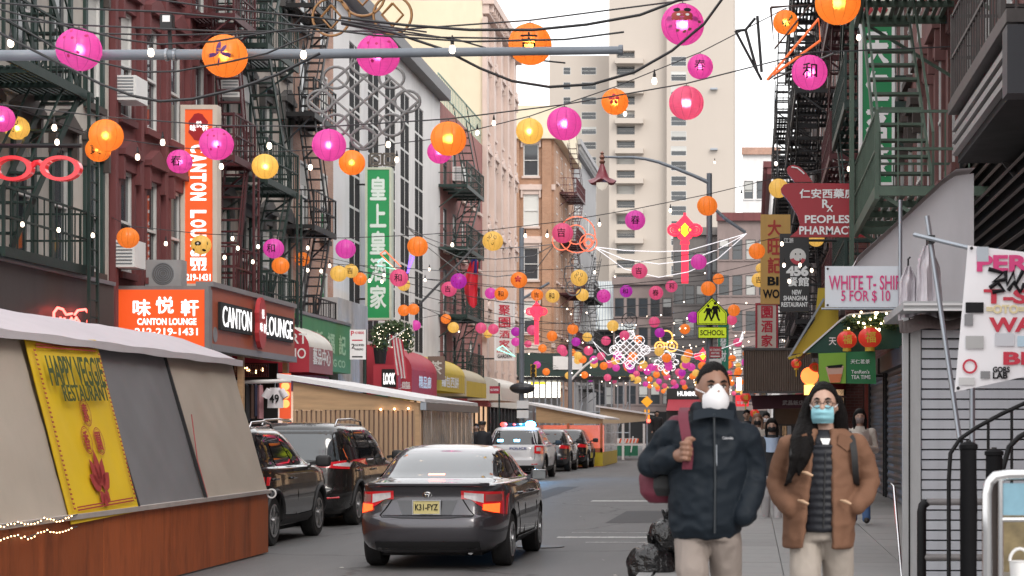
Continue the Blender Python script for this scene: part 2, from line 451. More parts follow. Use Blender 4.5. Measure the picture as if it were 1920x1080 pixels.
def window(root, X, side, a, b, c, e, frame, depth=.07, style='sash', glass=None, lintel=None, sill=None, trim=None):
    w, h = b-a, e-c
    key = (round(w,3), round(h,3), frame.name, style, lintel.name if lintel else 0, sill.name if sill else 0, trim.name if trim else 0)
    if key not in WCACHE:
        ms = {}
        t = .07; fm = MB()
        fm.box(-depth, -depth+.07, -w/2, -w/2+t, 0, h); fm.box(-depth, -depth+.07, w/2-t, w/2, 0, h)
        fm.box(-depth, -depth+.07, -w/2+t, w/2-t, h-t, h); fm.box(-depth, -depth+.07, -w/2+t, w/2-t, 0, t)
        if style == 'sash': fm.box(-depth+.01, -depth+.09, -w/2+t, w/2-t, h*.48, h*.48+.055)
        if style == 'grid':
            fm = MB()
            for k in range(1, max(2, int(h/1.0))): fm.box(-depth+.021, -depth+.03, -w/2, w/2, h*k/int(h/1.0)-.04, h*k/int(h/1.0)+.04)
            fm.box(-depth+.0205, -depth+.028, -.04, .04, 0, h)
        ms['window'] = (fm, frame)
        g = MB(); g.face([(-depth+.02,-w/2+t*.5,t*.5),(-depth+.02,w/2-t*.5,t*.5),(-depth+.02,w/2-t*.5,h-t*.5),(-depth+.02,-w/2+t*.5,h-t*.5)])
        ms['pane'] = (g, MT['glass'] if style != 'grid' else mat('dark_grille_pane',(.035,.035,.037),.8,var=.6,scale=7,bump=.3,spec=.1))
        if sill: s = MB(); s.box(-depth+.072, .12, -w/2-.1, w/2+.1, -.14, -.002); ms['sill'] = (s, sill)
        if lintel:
            s = MB(); s.box(.002, .1, -w/2-.12, w/2+.12, h+.002, h+.28); s.box(.002, .22, -w/2-.2, w/2+.2, h+.28, h+.40)
            s.prism([V3(.003,-w/2-.2,h+.4), V3(.003,w/2+.2,h+.4), V3(.003,0,h+.68)], (.2,0,0))
            for sg in (-1,1): s.box(.002, .17, sg*(w/2+.1)-.06, sg*(w/2+.1)+.06, h-.22, h+.28)
            ms['lintel'] = (s, lintel)
        if trim:
            s = MB(); s.box(.003, .06, w/2+.001, w/2+.13, -.1, h); s.box(.003, .06, -w/2-.13, -w/2-.001, -.1, h); ms['trim'] = (s, trim)
        WCACHE[key] = {k: (mb.mesh(k), m) for k, (mb, m) in ms.items()}
        for k, (me, m) in WCACHE[key].items(): me.materials.append(m)
    ms = WCACHE[key]; org = ORG[root.name]
    wo = link('window', ms['window'][0], None, root, V3(X, (a+b)/2, c) - org, 0 if side > 0 else math.pi)
    for k in ms:
        if k == 'window': continue
        p = link(k, ms[k][0], None, wo)
        if k == 'pane':
            r = random.random()
            if r < .3 and style != 'grid':     # a blind pulled part way down behind the pane
                bl = MB(); f = random.choice((.35,.5,.62,1)); bl.face([(-depth+.025,-w/2+.06,h*(1-f)+.04),(-depth+.025,w/2-.06,h*(1-f)+.04),(-depth+.025,w/2-.06,h-.05),(-depth+.025,-w/2+.06,h-.05)])
                me = bl.mesh('blind'); link('blind', me, MT['blind'], wo)
    return wo
TREAD = {}
def fire_escape(label, X, side, y0, y1, levels, proj, mt, group=None, stair=True, up=True, ladder=None, nbars=None, slats=11):
    """platforms on a wall at X reaching out by proj; stairs run along the street between levels"""
    t = thing('fire_escape', label, 'fire escape', (X, y0, levels[0]), 0, group)
    xo = X + side*proj
    for li, z in enumerate(levels):
        p = MB()
        p.box(min(xo,xo-side*.06), max(xo,xo-side*.06), y0, y1, z-.16, z)           # outer beam
        p.box(min(X,xo-side*.061), max(X,xo-side*.061), y0, y0+.06, z-.12, z-.001); p.box(min(X,xo-side*.061), max(X,xo-side*.061), y1-.06, y1, z-.12, z-.001)
        for k in range(slats):
            x = X + side*(proj-.1)*(k+.5)/slats
            ya, yb = y0+.061, y1-.061
            if stair and k > slats*.45: yb = y1 - 1.3 if li % 2 == 0 else yb; ya = y0 + 1.3 if li % 2 == 1 else ya
            p.box(x-.03, x+.03, ya, yb, z-.045, z-.012)
        n = max(2, int((y1-y0)/1.1))
        for k in range(1, n): p.box(min(X,xo-side*.062), max(X,xo-side*.062), y0+(y1-y0)*k/n-.03, y0+(y1-y0)*k/n+.03, z-.13, z-.047)
        p.build('platform', mt, t)
        for yy in (y0+.1, y1-.1):
            b = MB(); b.bar((X, yy, z-.95), (xo-side*.1, yy, z-.1), .045); b.build('bracket', mt, t)
        rl = MB(); hh = .95
        for zz in (.5*hh, hh): rl.bar((xo-side*.03,y0,z+zz),(xo-side*.03,y1,z+zz), .035)
        for yy in (y0+.03, y1-.03):
            for zz in (.5*hh, hh): rl.bar((X,yy,z+zz),(xo,yy,z+zz), .035)
        nb = nbars or max(6, int((y1-y0)/.22))
        for k in range(nb+1):
            yy = y0+.02+(y1-y0-.04)*k/nb; w = .05 if k in (0, nb) else .02
            rl.bar((xo-side*.03,yy,z),(xo-side*.03,yy,z+hh), w)
        for k in range(1, 5):
            for yy in (y0+.03, y1-.03): rl.bar((X+side*proj*k/5,yy,z),(X+side*proj*k/5,yy,z+hh), .02)
        rl.build('railing', mt, t)
    if stair:
        sw = proj*.46
        key = (round(sw,2), mt.name)
        if key not in TREAD:
            me = MB().box(-sw/2, sw/2, -.09, .09, -.02, .015).mesh('tread'); me.materials.append(mt); TREAD[key] = me
        lv = list(levels) + ([levels[-1] + (levels[-1]-levels[-2] if len(levels) > 1 else 3.1)] if up else [])
        for li in range(len(lv)-1):
            za, zb = lv[li], lv[li+1]
            ya, yb = (y0+.5, y1-.35) if li % 2 == 0 else (y1-.5, y0+.35)
            xc = xo - side*(sw/2+.1)
            st = MB()
            for e in (-1, 1):
                st.bar((xc+e*sw/2, ya, za), (xc+e*sw/2, yb, zb), .03, .14)
                st.bar((xc+e*sw/2, ya, za+.75), (xc+e*sw/2, yb, zb+.75), .03)
                st.bar((xc+e*sw/2, ya, za), (xc+e*sw/2, ya, za+.75), .03)
            so = st.build('stair_frame', mt, t)
            n = int((zb-za)/.26)
            for k in range(1, n):
                f = k/n
                link('tread', TREAD[key], None, t, V3(xc, ya+(yb-ya)*f, za+(zb-za)*f) - ORG[t.name])
    if ladder:
        ly, lz0, lz1 = ladder
        ld = MB(); xx = xo + side*.05
        for e in (-.22,.22): ld.bar((xx, ly+e, lz0), (xx, ly+e, lz1), .05)
        z = lz0+.15
        while z < lz1: ld.bar((xx, ly-.22, z), (xx, ly+.22, z), .025); z += .3
        ld.build('drop_ladder', mt, t)
    return t
def cols(y0, y1, n, w):
    p = (y1-y0)/n
    return [(y0+p*(k+.5)-w/2, y0+p*(k+.5)+w/2) for k in range(n)]
def yl(px, X=XL): return X*F/(px-VX)          # distance at which a wall at X shows at photo column px

M_CREAM = mat('cream_painted_stone', (.47,.44,.40), .8, var=.13, scale=1.2, bump=.25, bscale=25, stain=.4)
M_REDWALL = mat('dark_red_painted_wall', (.15,.042,.044), .7, var=.22, scale=1.5, bump=.25, bscale=25, stain=.45)
M_GREY_CREAM = mat('grey_cream_stone', (.42,.37,.335), .8, var=.15, scale=1.5, bump=.25, bscale=25, stain=.4)
M_SALMON = brick_mat('salmon_brick', (.50,.29,.215), (.42,.235,.175), (.42,.32,.27))
M_PINKBR = brick_mat('pink_red_brick', (.32,.12,.11), (.27,.10,.095), (.3,.18,.16))
M_TAN = brick_mat('tan_brick', (.40,.22,.14), (.34,.18,.11), (.4,.28,.2))
M_WHITEW = mat('white_render', (.72,.71,.71), .75, var=.08, scale=.6, bump=.1, stain=.3)
M_GBEIGE = mat('pink_beige_stone', (.60,.48,.43), .8, var=.12, scale=.8, bump=.2, stain=.25)
M_PALEY = mat('pale_yellow_render', (.70,.63,.48), .8, var=.08, scale=.5, bump=.1, stain=.15)
M_GREYW = mat('grey_render', (.33,.33,.34), .8, var=.12, scale=.6, bump=.1, stain=.2)
M_DKBROWN = mat('dark_brown_lintel', (.07,.055,.05), .7, var=.2, bump=.2, stain=.2)
M_GRTRIM = mat('green_black_trim', (.02,.045,.04), .5, var=.25, bump=.1)
M_DKTRIM = mat('dark_grey_stone_trim', (.075,.072,.072), .7, var=.25, scale=5, bump=.3)

def tenement(name, label, X, side, y0, y1, z1, rows, n, ww, mt, frame, lintel=None, sill=None, trim=None, z0=0, back=9, cornice=None, band=None, style='sash', ycols=None):
    b = thing(name, label, 'building', (X, y0, 0))
    cs = ycols or cols(y0, y1, n, ww)
    op = [(a, e, za, zb) for (za, zb) in rows for (a, e) in cs]
    facade(b, X, side, y0, y1, z0, z1, op, mt, back=back)
    for o in op: window(b, X, side, *o, frame, style=style, lintel=lintel, sill=sill, trim=trim)
    if cornice:
        c = MB(); c.box(min(X+side*.003,X+side*.55), max(X+side*.003,X+side*.55), y0-.1, y1+.1, z1-.25, z1+.15); c.box(min(X+side*.003,X+side*.3), max(X+side*.003,X+side*.3), y0, y1, z1-.7, z1-.25)
        y = y0+.2
        while y < y1: c.box(min(X+side*.301,X+side*.5), max(X+side*.301,X+side*.5), y, y+.12, z1-.6, z1-.251); y += .7
        c.build('cornice', cornice, b)
    if band:
        for za, zb in rows:
            c = MB(); c.box(min(X+side*.002,X+side*.08), max(X+side*.002,X+side*.08), y0, y1, zb+.75, zb+.92); c.build('string_course', band, b)
    return b

# --- left row
RW = [(4.75,7.0),(8.05,10.3),(11.35,13.4)]
tenement('tenement_building','cream stone tenement with dark green trim at the left edge', XL, 1, 25.0, 38.8, 15.0, RW, 7, .85, M_CREAM, MT['white_frame'], M_DKBROWN, M_DKBROWN, M_GRTRIM, ycols=[(y-.42,y+.42) for y in (26.6,28.4,30.3,32.3,34.2,36.05,37.85)])
bB = tenement('tenement_building','dark red painted tenement behind the vertical orange sign', XL, 1, 38.82, 46.0, 15.5, [(4.9,7.0),(8.1,10.3),(11.4,13.5)], 4, .85, M_REDWALL, MT['white_frame'], M_REDWALL, M_REDWALL, M_REDWALL, ycols=[(y-.42,y+.42) for y in (39.8,41.5,43.2,45.1)])
# red pilasters of that house
for y in (38.95, 40.6, 42.3, 44.1, 45.9):
    MB().box(XL+.003, XL+.12, y-.09, y+.09, 3.0, 15.2).build('pilaster', M_REDWALL, bB)
tenement('tenement_building','grey cream tenement with heavy dark window brackets', XL, 1, 46.02, 54.4, 16.5, [(4.9,7.1),(8.3,10.4),(11.5,13.5)], 4, .9, M_GREY_CREAM, MT['white_frame'], M_DKTRIM, M_DKTRIM, M_GRTRIM)
tenement('brick_building','narrow salmon brick house left of the white tower front', XL, 1, 54.42, 59.6, 17.0, [(4.4,6.4),(7.4,9.4),(10.4,12.4),(13.2,15.0)], 2, 1.0, M_SALMON, MT['white_frame'], None, M_DKBROWN)
# white modern building with vertical window strips
bE = thing('office_building','white rendered building with tall vertical window strips behind green sign','building',(XL,59.62,0))
strips = [(a, b_) for a, b_ in [(yl(p0), yl(p1)) for p0, p1 in ((655,676),(690,711),(722,742),(751,768),(778,794))]]
facade(bE, XL, 1, 59.62, 80.0, 0, 15.6, [(a,b_,4.6,14.2) for a,b_ in strips], M_WHITEW, depth=.05)
for a, b_ in strips: window(bE, XL, 1, a, b_, 4.6, 14.2, MT['white_frame'], depth=.045, style='grid')
c = MB(); c.box(XL+.003, XL+.45, 59.62, 80.0, 15.3, 15.75); c.build('cornice', mat('grey_coping',(.2,.2,.21),.7), bE)
bF = tenement('brick_building','pink red brick house with green roof railing', XL, 1, 80.02, 92.7, 15.3, [(3.9,5.7),(6.6,8.4),(9.2,11.0),(11.9,13.7)], 5, .9, M_PINKBR, M_DKTRIM, None, M_GBEIGE)
rr = MB()
for k in range(30): rr.bar((XL-.1, 80.1+k*.43, 15.3),(XL-.1, 80.1+k*.43, 16.5), .03)
for z in (15.8, 16.5): rr.bar((XL-.1,80.1,z),(XL-.1,92.6,z), .05)
rr.build('roof_railing', mat('pale_green_iron',(.22,.33,.28),.6), bF)
rm2 = MB().face([(XL-.12,80.1,15.4),(XL-.12,92.6,15.4),(XL-.12,92.6,16.4),(XL-.12,80.1,16.4)]); 
bG = tenement('ornate_building','tall pink beige stone building with arched windows above the brick house', XL, 1, 92.72, 106.0, 22.4, [(4.6,7.2),(8.4,11.0),(12.2,14.8),(16.2,19.2)], 5, 1.15, M_GBEIGE, MT['white_frame'], M_GBEIGE, M_GBEIGE, band=M_GBEIGE, cornice=M_GBEIGE, back=7)
for y in cols(92.72, 106, 5, .4):
    MB().box(XL+.003, XL+.22, y[0]-1.33+.0, y[1]-1.33, 4.0, 21.5).build('pilaster', M_GBEIGE, bG)
MB().box(XL-20, XL-7.01, 86.0, 93.0, 0, 30).build('rear_wing', M_PALEY, bG)
MB().box(XL-7.0, XL-.02, 92.69, 92.715, 15, 22.3).build('side_wall', M_PALEY, bG)
# corner house across the side street: its end wall looks towards the camera
def facade_y(root, Y, x0, x1, z0, z1, opens, mt, name='wall', depth=.1, back=14.0):
    xs = sorted(set([x0,x1]+[a for o in opens for a in o[:2]])); zs = sorted(set([z0,z1]+[a for o in opens for a in o[2:4]]))
    mb = MB()
    for i in range(len(xs)-1):
        for j in range(len(zs)-1):
            cx, cz = (xs[i]+xs[i+1])/2, (zs[j]+zs[j+1])/2
            if any(o[0]<cx<o[1] and o[2]<cz<o[3] for o in opens): continue
            mb.face([(xs[i],Y,zs[j]),(xs[i+1],Y,zs[j]),(xs[i+1],Y,zs[j+1]),(xs[i],Y,zs[j+1])])
    D = Y+depth
    for a,b,c,e in opens:
        mb.face([(a,Y,c),(a,Y,e),(a,D,e),(a,D,c)]); mb.face([(b,Y,c),(b,Y,e),(b,D,e),(b,D,c)][::-1])
        mb.face([(a,Y,c),(b,Y,c),(b,D,c),(a,D,c)]); mb.face([(a,Y,e),(b,Y,e),(b,D,e),(a,D,e)][::-1])
    mb.face([(x0,Y,z1),(x1,Y,z1),(x1,Y+back,z1),(x0,Y+back,z1)])
    mb.face([(x0,Y,z0),(x0,Y,z1),(x0,Y+back,z1),(x0,Y+back,z0)][::-1]); mb.face([(x1,Y,z0),(x1,Y,z1),(x1,Y+back,z1),(x1,Y+back,z0)])
    return mb.build(name, mt, root)
def window_y(root, Y, a, b, c, e, frame, lintel=None, sill=None, style='sash'):
    w = window(root, 0, 1, -(b-a)/2, (b-a)/2, 0, e-c, frame, style=style, lintel=lintel, sill=sill)
    w.location = V3((a+b)/2, Y, c) - ORG[root.name]; w.rotation_euler = (0,0,-math.pi/2)
    return w
bH = thing('corner_building','tan brick corner building with cream attic across the side street','building',(XL,126,0))
op = [(XL-x-1.0, XL-x, z, z+2.1) for x in (1.0,3.1,5.2,7.4) for z in (4.5,7.9,11.4,14.9,18.2)]
facade_y(bH, 126, -30, XL, 0, 20.6, op, M_TAN)
for o in op: window_y(bH, 126, *o, MT['white_frame'], M_GBEIGE, M_GBEIGE)
c = MB(); c.box(-30, XL+.5, 125.5, 140.5, 20.61, 21.0); c.box(-30, XL+.3, 125.7, 140.2, 21.0, 22.8); c.build('cornice', M_PALEY, bH)
for z in (6.9, 10.4, 13.9, 17.3): MB().box(-30, XL+.1, 125.88, 125.998, z, z+.35).build('string_course', M_GBEIGE, bH)
for x in (XL-.45, XL-2.55): MB().box(x-.3, x+.3, 125.75, 125.997, 3.5, 20.6).build('pilaster', M_TAN, bH)
op2 = [(y, y+1.1, z, z+2.1) for y in (127.5,130.5,133.5,136.5) for z in (4.5,7.9,11.4,14.9,18.0)]
facade(bH, XL+.004, 1, 126.01, 140, 0, 20.6, op2, M_TAN, name='side_wall', back=1)
for o in op2: window(bH, XL+.004, 1, *o, MT['white_frame'], sill=M_GBEIGE)
bI = tenement('grey_building','plain grey building with arched window row beyond the tan corner house', XL, 1, 140.05, 160, 22.6, [(5,7.2),(8.5,10.7),(12,14.2),(15.8,18.4)], 7, 1.2, M_GREYW, MT['white_frame'], None, M_GREYW, cornice=M_GREYW, back=4)
# --- houses that close the view at the end of the street
M_END1 = mat('pink_grey_end_wall', (.25,.195,.185), .8, var=.15, scale=.6, bump=.15, stain=.3)
M_END2 = mat('grey_end_wall', (.17,.155,.15), .8, var=.15, scale=.6, bump=.15, stain=.3)
def end_house(name, label, Y, px0, px1, ytop, mt, nw, rows, cor=None):
    b = thing(name, label, 'building', (P(px0,VY,Y).x, Y, 0)); x0, x1 = P(px0,0,Y).x, P(px1,0,Y).x; zt = P(0,ytop,Y).z
    op = []
    for (a, e) in cols(x0, x1, nw, 1.0):
        for k in range(rows):
            z = 4.2 + k*(zt-5.0)/rows; op.append((a, e, z, z+min(2.0,(zt-5.0)/rows*.66)))
    facade_y(b, Y, x0, x1, 0, zt, op, mt)
    for o in op: window_y(b, Y, *o, M_DKTRIM, None, mt)
    MB().box(x0-.1, x1+.1, Y-.4, Y-.003, zt-.5, zt+.3).build('cornice', cor or mt, b)
    MB().box(x0+.5, x1-.5, Y-.15, Y-.003, 0.1, 3.4).build('shop_front', MT['dark'], b)
    return b
end_house('end_building','pinkish grey tenement closing the far end of the street', 205, 1150, 1262, 525, M_END1, 5, 4)
end_house('end_building','dark grey stone house at the street end behind the school sign', 200, 1262, 1345, 432, M_END2, 4, 5)
end_house('end_building','grey tenement right of the lamp post at the street end', 190, 1345, 1470, 405, M_END1, 5, 5, cor=M_REDWALL)
end_house('end_building','pale house rising behind the far right rooftops', 215, 1392, 1462, 282, M_WHITEW, 3, 6, cor=M_SALMON)
end_house('end_building','low grey house left of the hatched roof at the street end', 210, 1085, 1150, 590, M_END2, 4, 3)
bH2 = thing('glass_roof','pale slanted ribbed glass roof at the end of the street','roof',P(1150,620,206.9))
gr = MB(); a0 = P(1112,618,204.5); a1 = P(1192,618,204.5); b0_ = P(1118,528,209); b1_ = P(1178,528,209)
gr.face([a0,a1,b1_,b0_]); gr.face([a0, b0_, V3(a0.x, b0_.y, a0.z)]); gr.face([a1, V3(a1.x, b1_.y, a1.z), b1_])
gr.build('sheet', mat('pale_glass_sheet',(.55,.58,.57),.4,var=.1,scale=.6), bH2)
for k in range(15):
    f = k/14; MB().bar(a0.lerp(a1,f)+V3(0,-.06,.06), b0_.lerp(b1_,f)+V3(0,-.06,.06), .08).build('rib', MT['steel'], bH2)
# --- residential tower far behind
M_TOWER = mat('beige_tower_concrete', (.50,.445,.395), .8, var=.05, scale=.08, bump=0, stain=.08)
M_TOWERD = mat('tower_recess', (.42,.39,.36), .8, var=.06, scale=.1, bump=0)
tw = thing('apartment_tower','tall beige concrete apartment tower with stacked balconies','apartment tower',P(1200,802,350))
def tw_slab(px0, px1, y0, ytop, opens, back=22, name='wall'):
    d = y0; a, b = P(px0,0,d).x, P(px1,0,d).x; zt = P(0,ytop,d).z
    facade_y(tw, d, a, b, 0, zt, opens, M_TOWER, name=name, depth=1.3 if name=='balcony_wall' else .3, back=back)
d = 352.0; k = d/F
def px_open(x0, x1, yt, yb, dd): a = P(x0,yb,dd); b = P(x1,yt,dd); return (a.x, b.x, a.z, b.z)
# left lower wing
ops = [px_open(x0,x1,y,y+14,360) for y in range(126,560,28) for x0,x1 in ((1056,1070),(1090,1118))]
tw_slab(1030, 1142, 360, 104, ops)
for o in ops: window_y(tw, 360, *o, MT['white_frame'])
# middle with balconies
ops = [px_open(1156,1190,y,y+17,352) for y in range(95,560,28)]
tw_slab(1142, 1258, 352, -330, ops, name='balcony_wall')
for o in ops:
    window_y(tw, 353.2, o[0], o[1]+.0, o[2], o[3], MT['white_frame'])
for i, y in enumerate(range(95,560,28)):
    if i % 2: continue
    a, b = P(1154,y+17,352), P(1207,y+28,352)
    MB().box(a.x, b.x, 350.4, 351.99, b.z+.15, a.z+.05).build('balcony', M_TOWER, tw)
# right face with paired windows
ops = [px_open(1254+4,1287,y,y+18,350) for y in range(106,560,28)]
tw_slab(1250, 1376, 350, -330, ops)
for o in ops: window_y(tw, 350, *o, MT['white_frame'])
for yy in (166, 279): 
    a = P(1332,yy+3,350); MB().box(a.x, a.x+1.3, 349.2, 349.99, a.z, a.z+.3).build('vent', MT['steel'], tw)
MB().box(P(1376.2,0,350).x, P(1376.2,0,350).x+.05, 350, 380, 0, 100).build('edge_wall', M_TOWER, tw)
# --- right row
M_RRED = mat('dull_red_brick_wall', (.17,.075,.07), .75, var=.2, scale=1.5, bump=.25, stain=.4)
M_RRED2 = brick_mat('dark_red_brick', (.20,.075,.065), (.16,.06,.055), (.2,.13,.12))
M_RGREY = mat('grey_brown_wall', (.22,.19,.18), .8, var=.2, scale=1.2, bump=.2, stain=.4)
tenement('tenement_building','dull red tenement with grey trim above the T-shirt stall at right', XR, -1, 9.0, 34.0, 16.0, [(5.6,7.7),(8.9,11.0),(12.0,14.0)], 12, .95, M_RRED, MT['white_frame'], M_RRED, M_RRED, M_RRED)
tenement('tenement_building','dark red brick house behind the tall green blade sign', XR, -1, 34.02, 50.0, 17.5, [(5.2,7.2),(8.4,10.4),(11.6,13.6),(14.6,16.4)], 8, .95, M_RRED2, MT['white_frame'], M_DKBROWN, M_DKBROWN)
tenement('tenement_building','grey brown tenement covered by black fire escapes at right', 2.45, -1, 50.02, 70.0, 19.5, [(4.8,6.8),(8.0,10.0),(11.2,13.2),(14.2,16.2),(17,18.6)], 9, .95, M_RRED2, MT['white_frame'], M_DKBROWN, M_DKBROWN)
tenement('tenement_building','farther grey house with stacked black fire escapes at right', 2.2, -1, 70.02, 92.0, 16.8, [(4.8,6.8),(7.8,9.8),(10.8,12.8),(13.8,15.6)], 8, .95, M_RGREY, MT['white_frame'], M_DKBROWN, M_DKBROWN)
tenement('tenement_building','low pale house with red chimney far up the right side', 1.7, -1, 92.02, 118.0, 13.2, [(4.8,6.6),(7.6,9.4),(10.4,12.0)], 8, 1.0, M_GREYW, MT['white_frame'], None, M_DKBROWN, cornice=M_DKTRIM)
tenement('tenement_building','farthest pale rooftop house at right beyond the low house', 1.3, -1, 128.0, 160.0, 19.3, [(5,7),(8.2,10.2),(11.4,13.4),(14.6,16.6)], 8, 1.0, M_WHITEW, MT['white_frame'], None, M_DKBROWN, cornice=M_REDWALL)

# --- fire escapes
LG = 'fire escapes on the left row'
fire_escape('dark green fire escape on the cream tenement at left', XL, 1, 30.2, 34.3, [4.55,7.65,10.9], 1.25, MT['green_iron'], LG, ladder=(34.1, 3.2, 7.6), nbars=14)
fire_escape('dark red fire escape on the red tenement beside the vertical orange sign', XL, 1, 44.0, 45.9, [4.9,7.95,11.2], 1.15, MT['red_iron'], LG, ladder=(45.7, 4.8, 7.9))
fire_escape('green fire escape on the grey cream house with heavy brackets', XL, 1, 46.4, 49.6, [4.5,7.75,11.0,14.2], 1.3, MT['green_iron'], LG, ladder=(49.4, 3.4, 7.7))
fire_escape('black green fire escape on the narrow salmon brick house', XL, 1, 52.9, 55.7, [4.35,7.3,10.4,13.4], .95, MT['black'], LG, nbars=9)
fire_escape('green fire escape on the pink red brick house with roof railing', XL, 1, 79.6, 84.6, [3.9,6.4,9.2,11.8], 1.2, MT['green_iron'], LG)
fire_escape('small red fire escape on the tan corner building', XL, 1, 129.5, 136, [7.3,10.8,14.3,17.6], 1.2, MT['red_iron'], LG)
fire_escape('dark fire escape on the far grey building left of the tower', XL, 1, 144, 152, [4.6,8.0,11.5], 1.2, MT['black'], LG)
RG = 'fire escapes on the right row'
fire_escape('olive green fire escape above the white awning at right', XR, -1, 24.3, 29.2, [4.75,7.95], 1.5, MT['olive_iron'], RG, ladder=(28.9, 3.5, 7.8))
fire_escape('brown grey fire escape at the upper right corner above louvres', XR, -1, 17.6, 22.0, [5.45,8.9], .78, MT['brown_iron'], RG)
fire_escape('black fire escape behind the tall green blade sign', XR, -1, 36.5, 42.0, [4.8,7.9,11.1,14.2], 1.3, MT['green_iron'], RG)
fire_escape('dark red fire escape just left of the tall green blade sign', XR, -1, 43.5, 48.5, [4.8,7.9,11.1,14.2], 1.3, MT['red_iron'], RG)
fire_escape('tall black fire escape above the red pharmacy sign', 2.45, -1, 51.5, 57.5, [4.6,7.6,10.8,13.9,17.0], 1.3, MT['black'], RG)
fire_escape('tall black fire escape behind the pink lantern at right', 2.45, -1, 60, 67.5, [4.6,7.6,10.8,13.9,17.0], 1.3, MT['black'], RG)
fire_escape('black lattice fire escape standing against the white sky', 2.2, -1, 71.5, 79, [4.6,7.5,10.5,13.5], 1.3, MT['black'], RG)
fire_escape('farthest black fire escape of the right row', 2.2, -1, 82, 90, [4.6,7.5,10.5,13.5], 1.3, MT['black'], RG)
# ================================================================ SIGNS, SHEDS AND SHOP FRONTS
def PX(px, py, X): return P(px, py, X*F/(px-VX))
def noise2(u, v, s):
    return math.sin(u*2.1+s)*math.cos(v*1.7+s*1.3)*.5 + math.sin(u*5.3+v*3.1+s*2.7)*.3 + math.sin(u*9.7-v*7.9+s)*.2
def cloth(c00, c10, c11, c01, nu=14, nv=10, amp=.02, seed=0, thick=.006, sag=0.0):
    """wrinkled sheet between four corners (00 bottom-left, 10 bottom-right, 11 top-right, 01 top-left as seen from its front)"""
    c00, c10, c11, c01 = [Vector(c) for c in (c00,c10,c11,c01)]
    n = (c10-c00).cross(c01-c00).normalized(); rows = []; rb = []
    for j in range(nv+1):
        v = j/nv; r = []; r2 = []
        for i in range(nu+1):
            u = i/nu; p = c00.lerp(c10,u).lerp(c01.lerp(c11,u), v)
            e = min(1, 4*min(u,1-u)+.25)*min(1, 4*min(v,1-v)+.15)
            p = p + n*(noise2(u*6, v*5, seed)*amp*e - sag*math.sin(math.pi*u)*math.sin(math.pi*v))
            r.append(p); r2.append(p - n*thick)
        rows.append(r); rb.append(r2)
    m = MB(); m.grid(rows); m.grid(rb, flip=True)
    return m
def paper(name, col, rough=.6, **k): return mat(name, col, rough, var=k.pop('var',.06), bump=k.pop('bump',.04), scale=k.pop('scale',3), **k)
def sign(label, x0, y0, x1, y1, d, face, texts=(), frame=None, thick=.1, fw=.05, name='shop_sign', cat='sign', group=None, back=None):
    """board that looks down the street towards the camera; pixel rectangle at distance d"""
    a, b = P(x0,y1,d), P(x1,y0,d)
    t = thing(name, label, cat, ((a.x+b.x)/2, d, a.z), 0, group)
    MB().box(a.x, b.x, d, d+thick, a.z, b.z).build('panel', face, t)
    if frame:
        m = MB(); m.box(a.x-fw, a.x, d-.02, d+thick+.01, a.z-fw, b.z+fw); m.box(b.x, b.x+fw, d-.02, d+thick+.01, a.z-fw, b.z+fw)
        m.box(a.x, b.x, d-.02, d+thick+.01, b.z, b.z+fw); m.box(a.x, b.x, d-.02, d+thick+.01, a.z-fw, a.z); m.build('frame', frame, t)
    for tx in texts:
        s, cx, cy, h, w, mt = tx[:6]; bold = tx[6] if len(tx) > 6 else .02
        text_on(s, P(cx, cy, d), (1,0,0), (0,0,1), h*d/F, w*d/F if w else None, mt, t, bold=bold)
    return t
def stack_text(t, chars, cx, y0, y1, w, d, mt, bold=.02, X=None):
    n = len(chars); p = (y1-y0)/n
    for i, ch in enumerate(chars):
        text_on(ch, P(cx, y0+p*(i+.5), d), (1,0,0), (0,0,1), p*.82*d/F, w*d/F, mt, t, bold=bold)
def bracket_bar(t, p, q, r=.025, mt=None): MB().tube([p, q], r).build('bracket', mt or MT['black'], t)

# ---------------------------------------------------------------- outdoor dining shed at left
M_BEIGE = paper('beige_tarpaulin', (.43,.375,.315), .7, var=.07, scale=1.5, bump=.15, bscale=120, stain=.12)
M_GREYT = paper('grey_tarpaulin', (.185,.185,.195), .65, var=.08, scale=1.5, bump=.15, bscale=120, stain=.12)
M_LILAC = paper('pale_tent_fabric', (.46,.42,.455), .6, var=.06, bump=.1, stain=.12)
M_RUST = mat('orange_brown_plywood', (.36,.088,.024), .55, var=.22, scale=2.6, bump=.3, bscale=20, stain=.85, rnd=.14, stretch=(1,1,.35))
M_RIM = mat('grey_rim_strip', (.42,.38,.36), .6, var=.2, stain=.3)
M_CHERRY = emi('warm_bulb_glow', (1,.62,.3), 5)
XB, XE = -6.5, -7.0
ZB, ZE, ZR = .83, 2.57, 2.95
sh = thing('dining_shed','street dining shed of beige and grey tarpaulins on an orange brown base','shed',(-7.8,20,0))
y = 12.0
for k, ln in enumerate((2.4,2.4,2.45,2.2,2.2,2.15)):
    MB().box(XB-.05, XB, y+.006, y+ln-.006, 0.02, ZB-.02).build('base_panel', M_RUST, sh); y += ln
YE = y
MB().box(-9.0, XB-.051, YE-.06, YE-.002, .02, ZB-.02).build('end_base_panel', M_RUST, sh)
m = MB(); m.box(XB-.12, XB+.04, 12, YE+.02, ZB-.019, ZB+.03); m.build('rim', M_RIM, sh)
for k, (ya, yb, mt, nm, am) in enumerate(((12.0,18.3,M_BEIGE,'beige_panel',.035),(20.3,22.8,M_GREYT,'grey_panel',.014),(22.83,YE,M_BEIGE,'beige_panel',.02))):
    cloth((XB-.01,ya,ZB-.02 if k else ZB+.02),(XB-.01,yb,ZB+.0),(XE,yb,ZE),(XE,ya,ZE), 26, 16, am, k*2.3).build(nm, mt, sh, smooth=60)
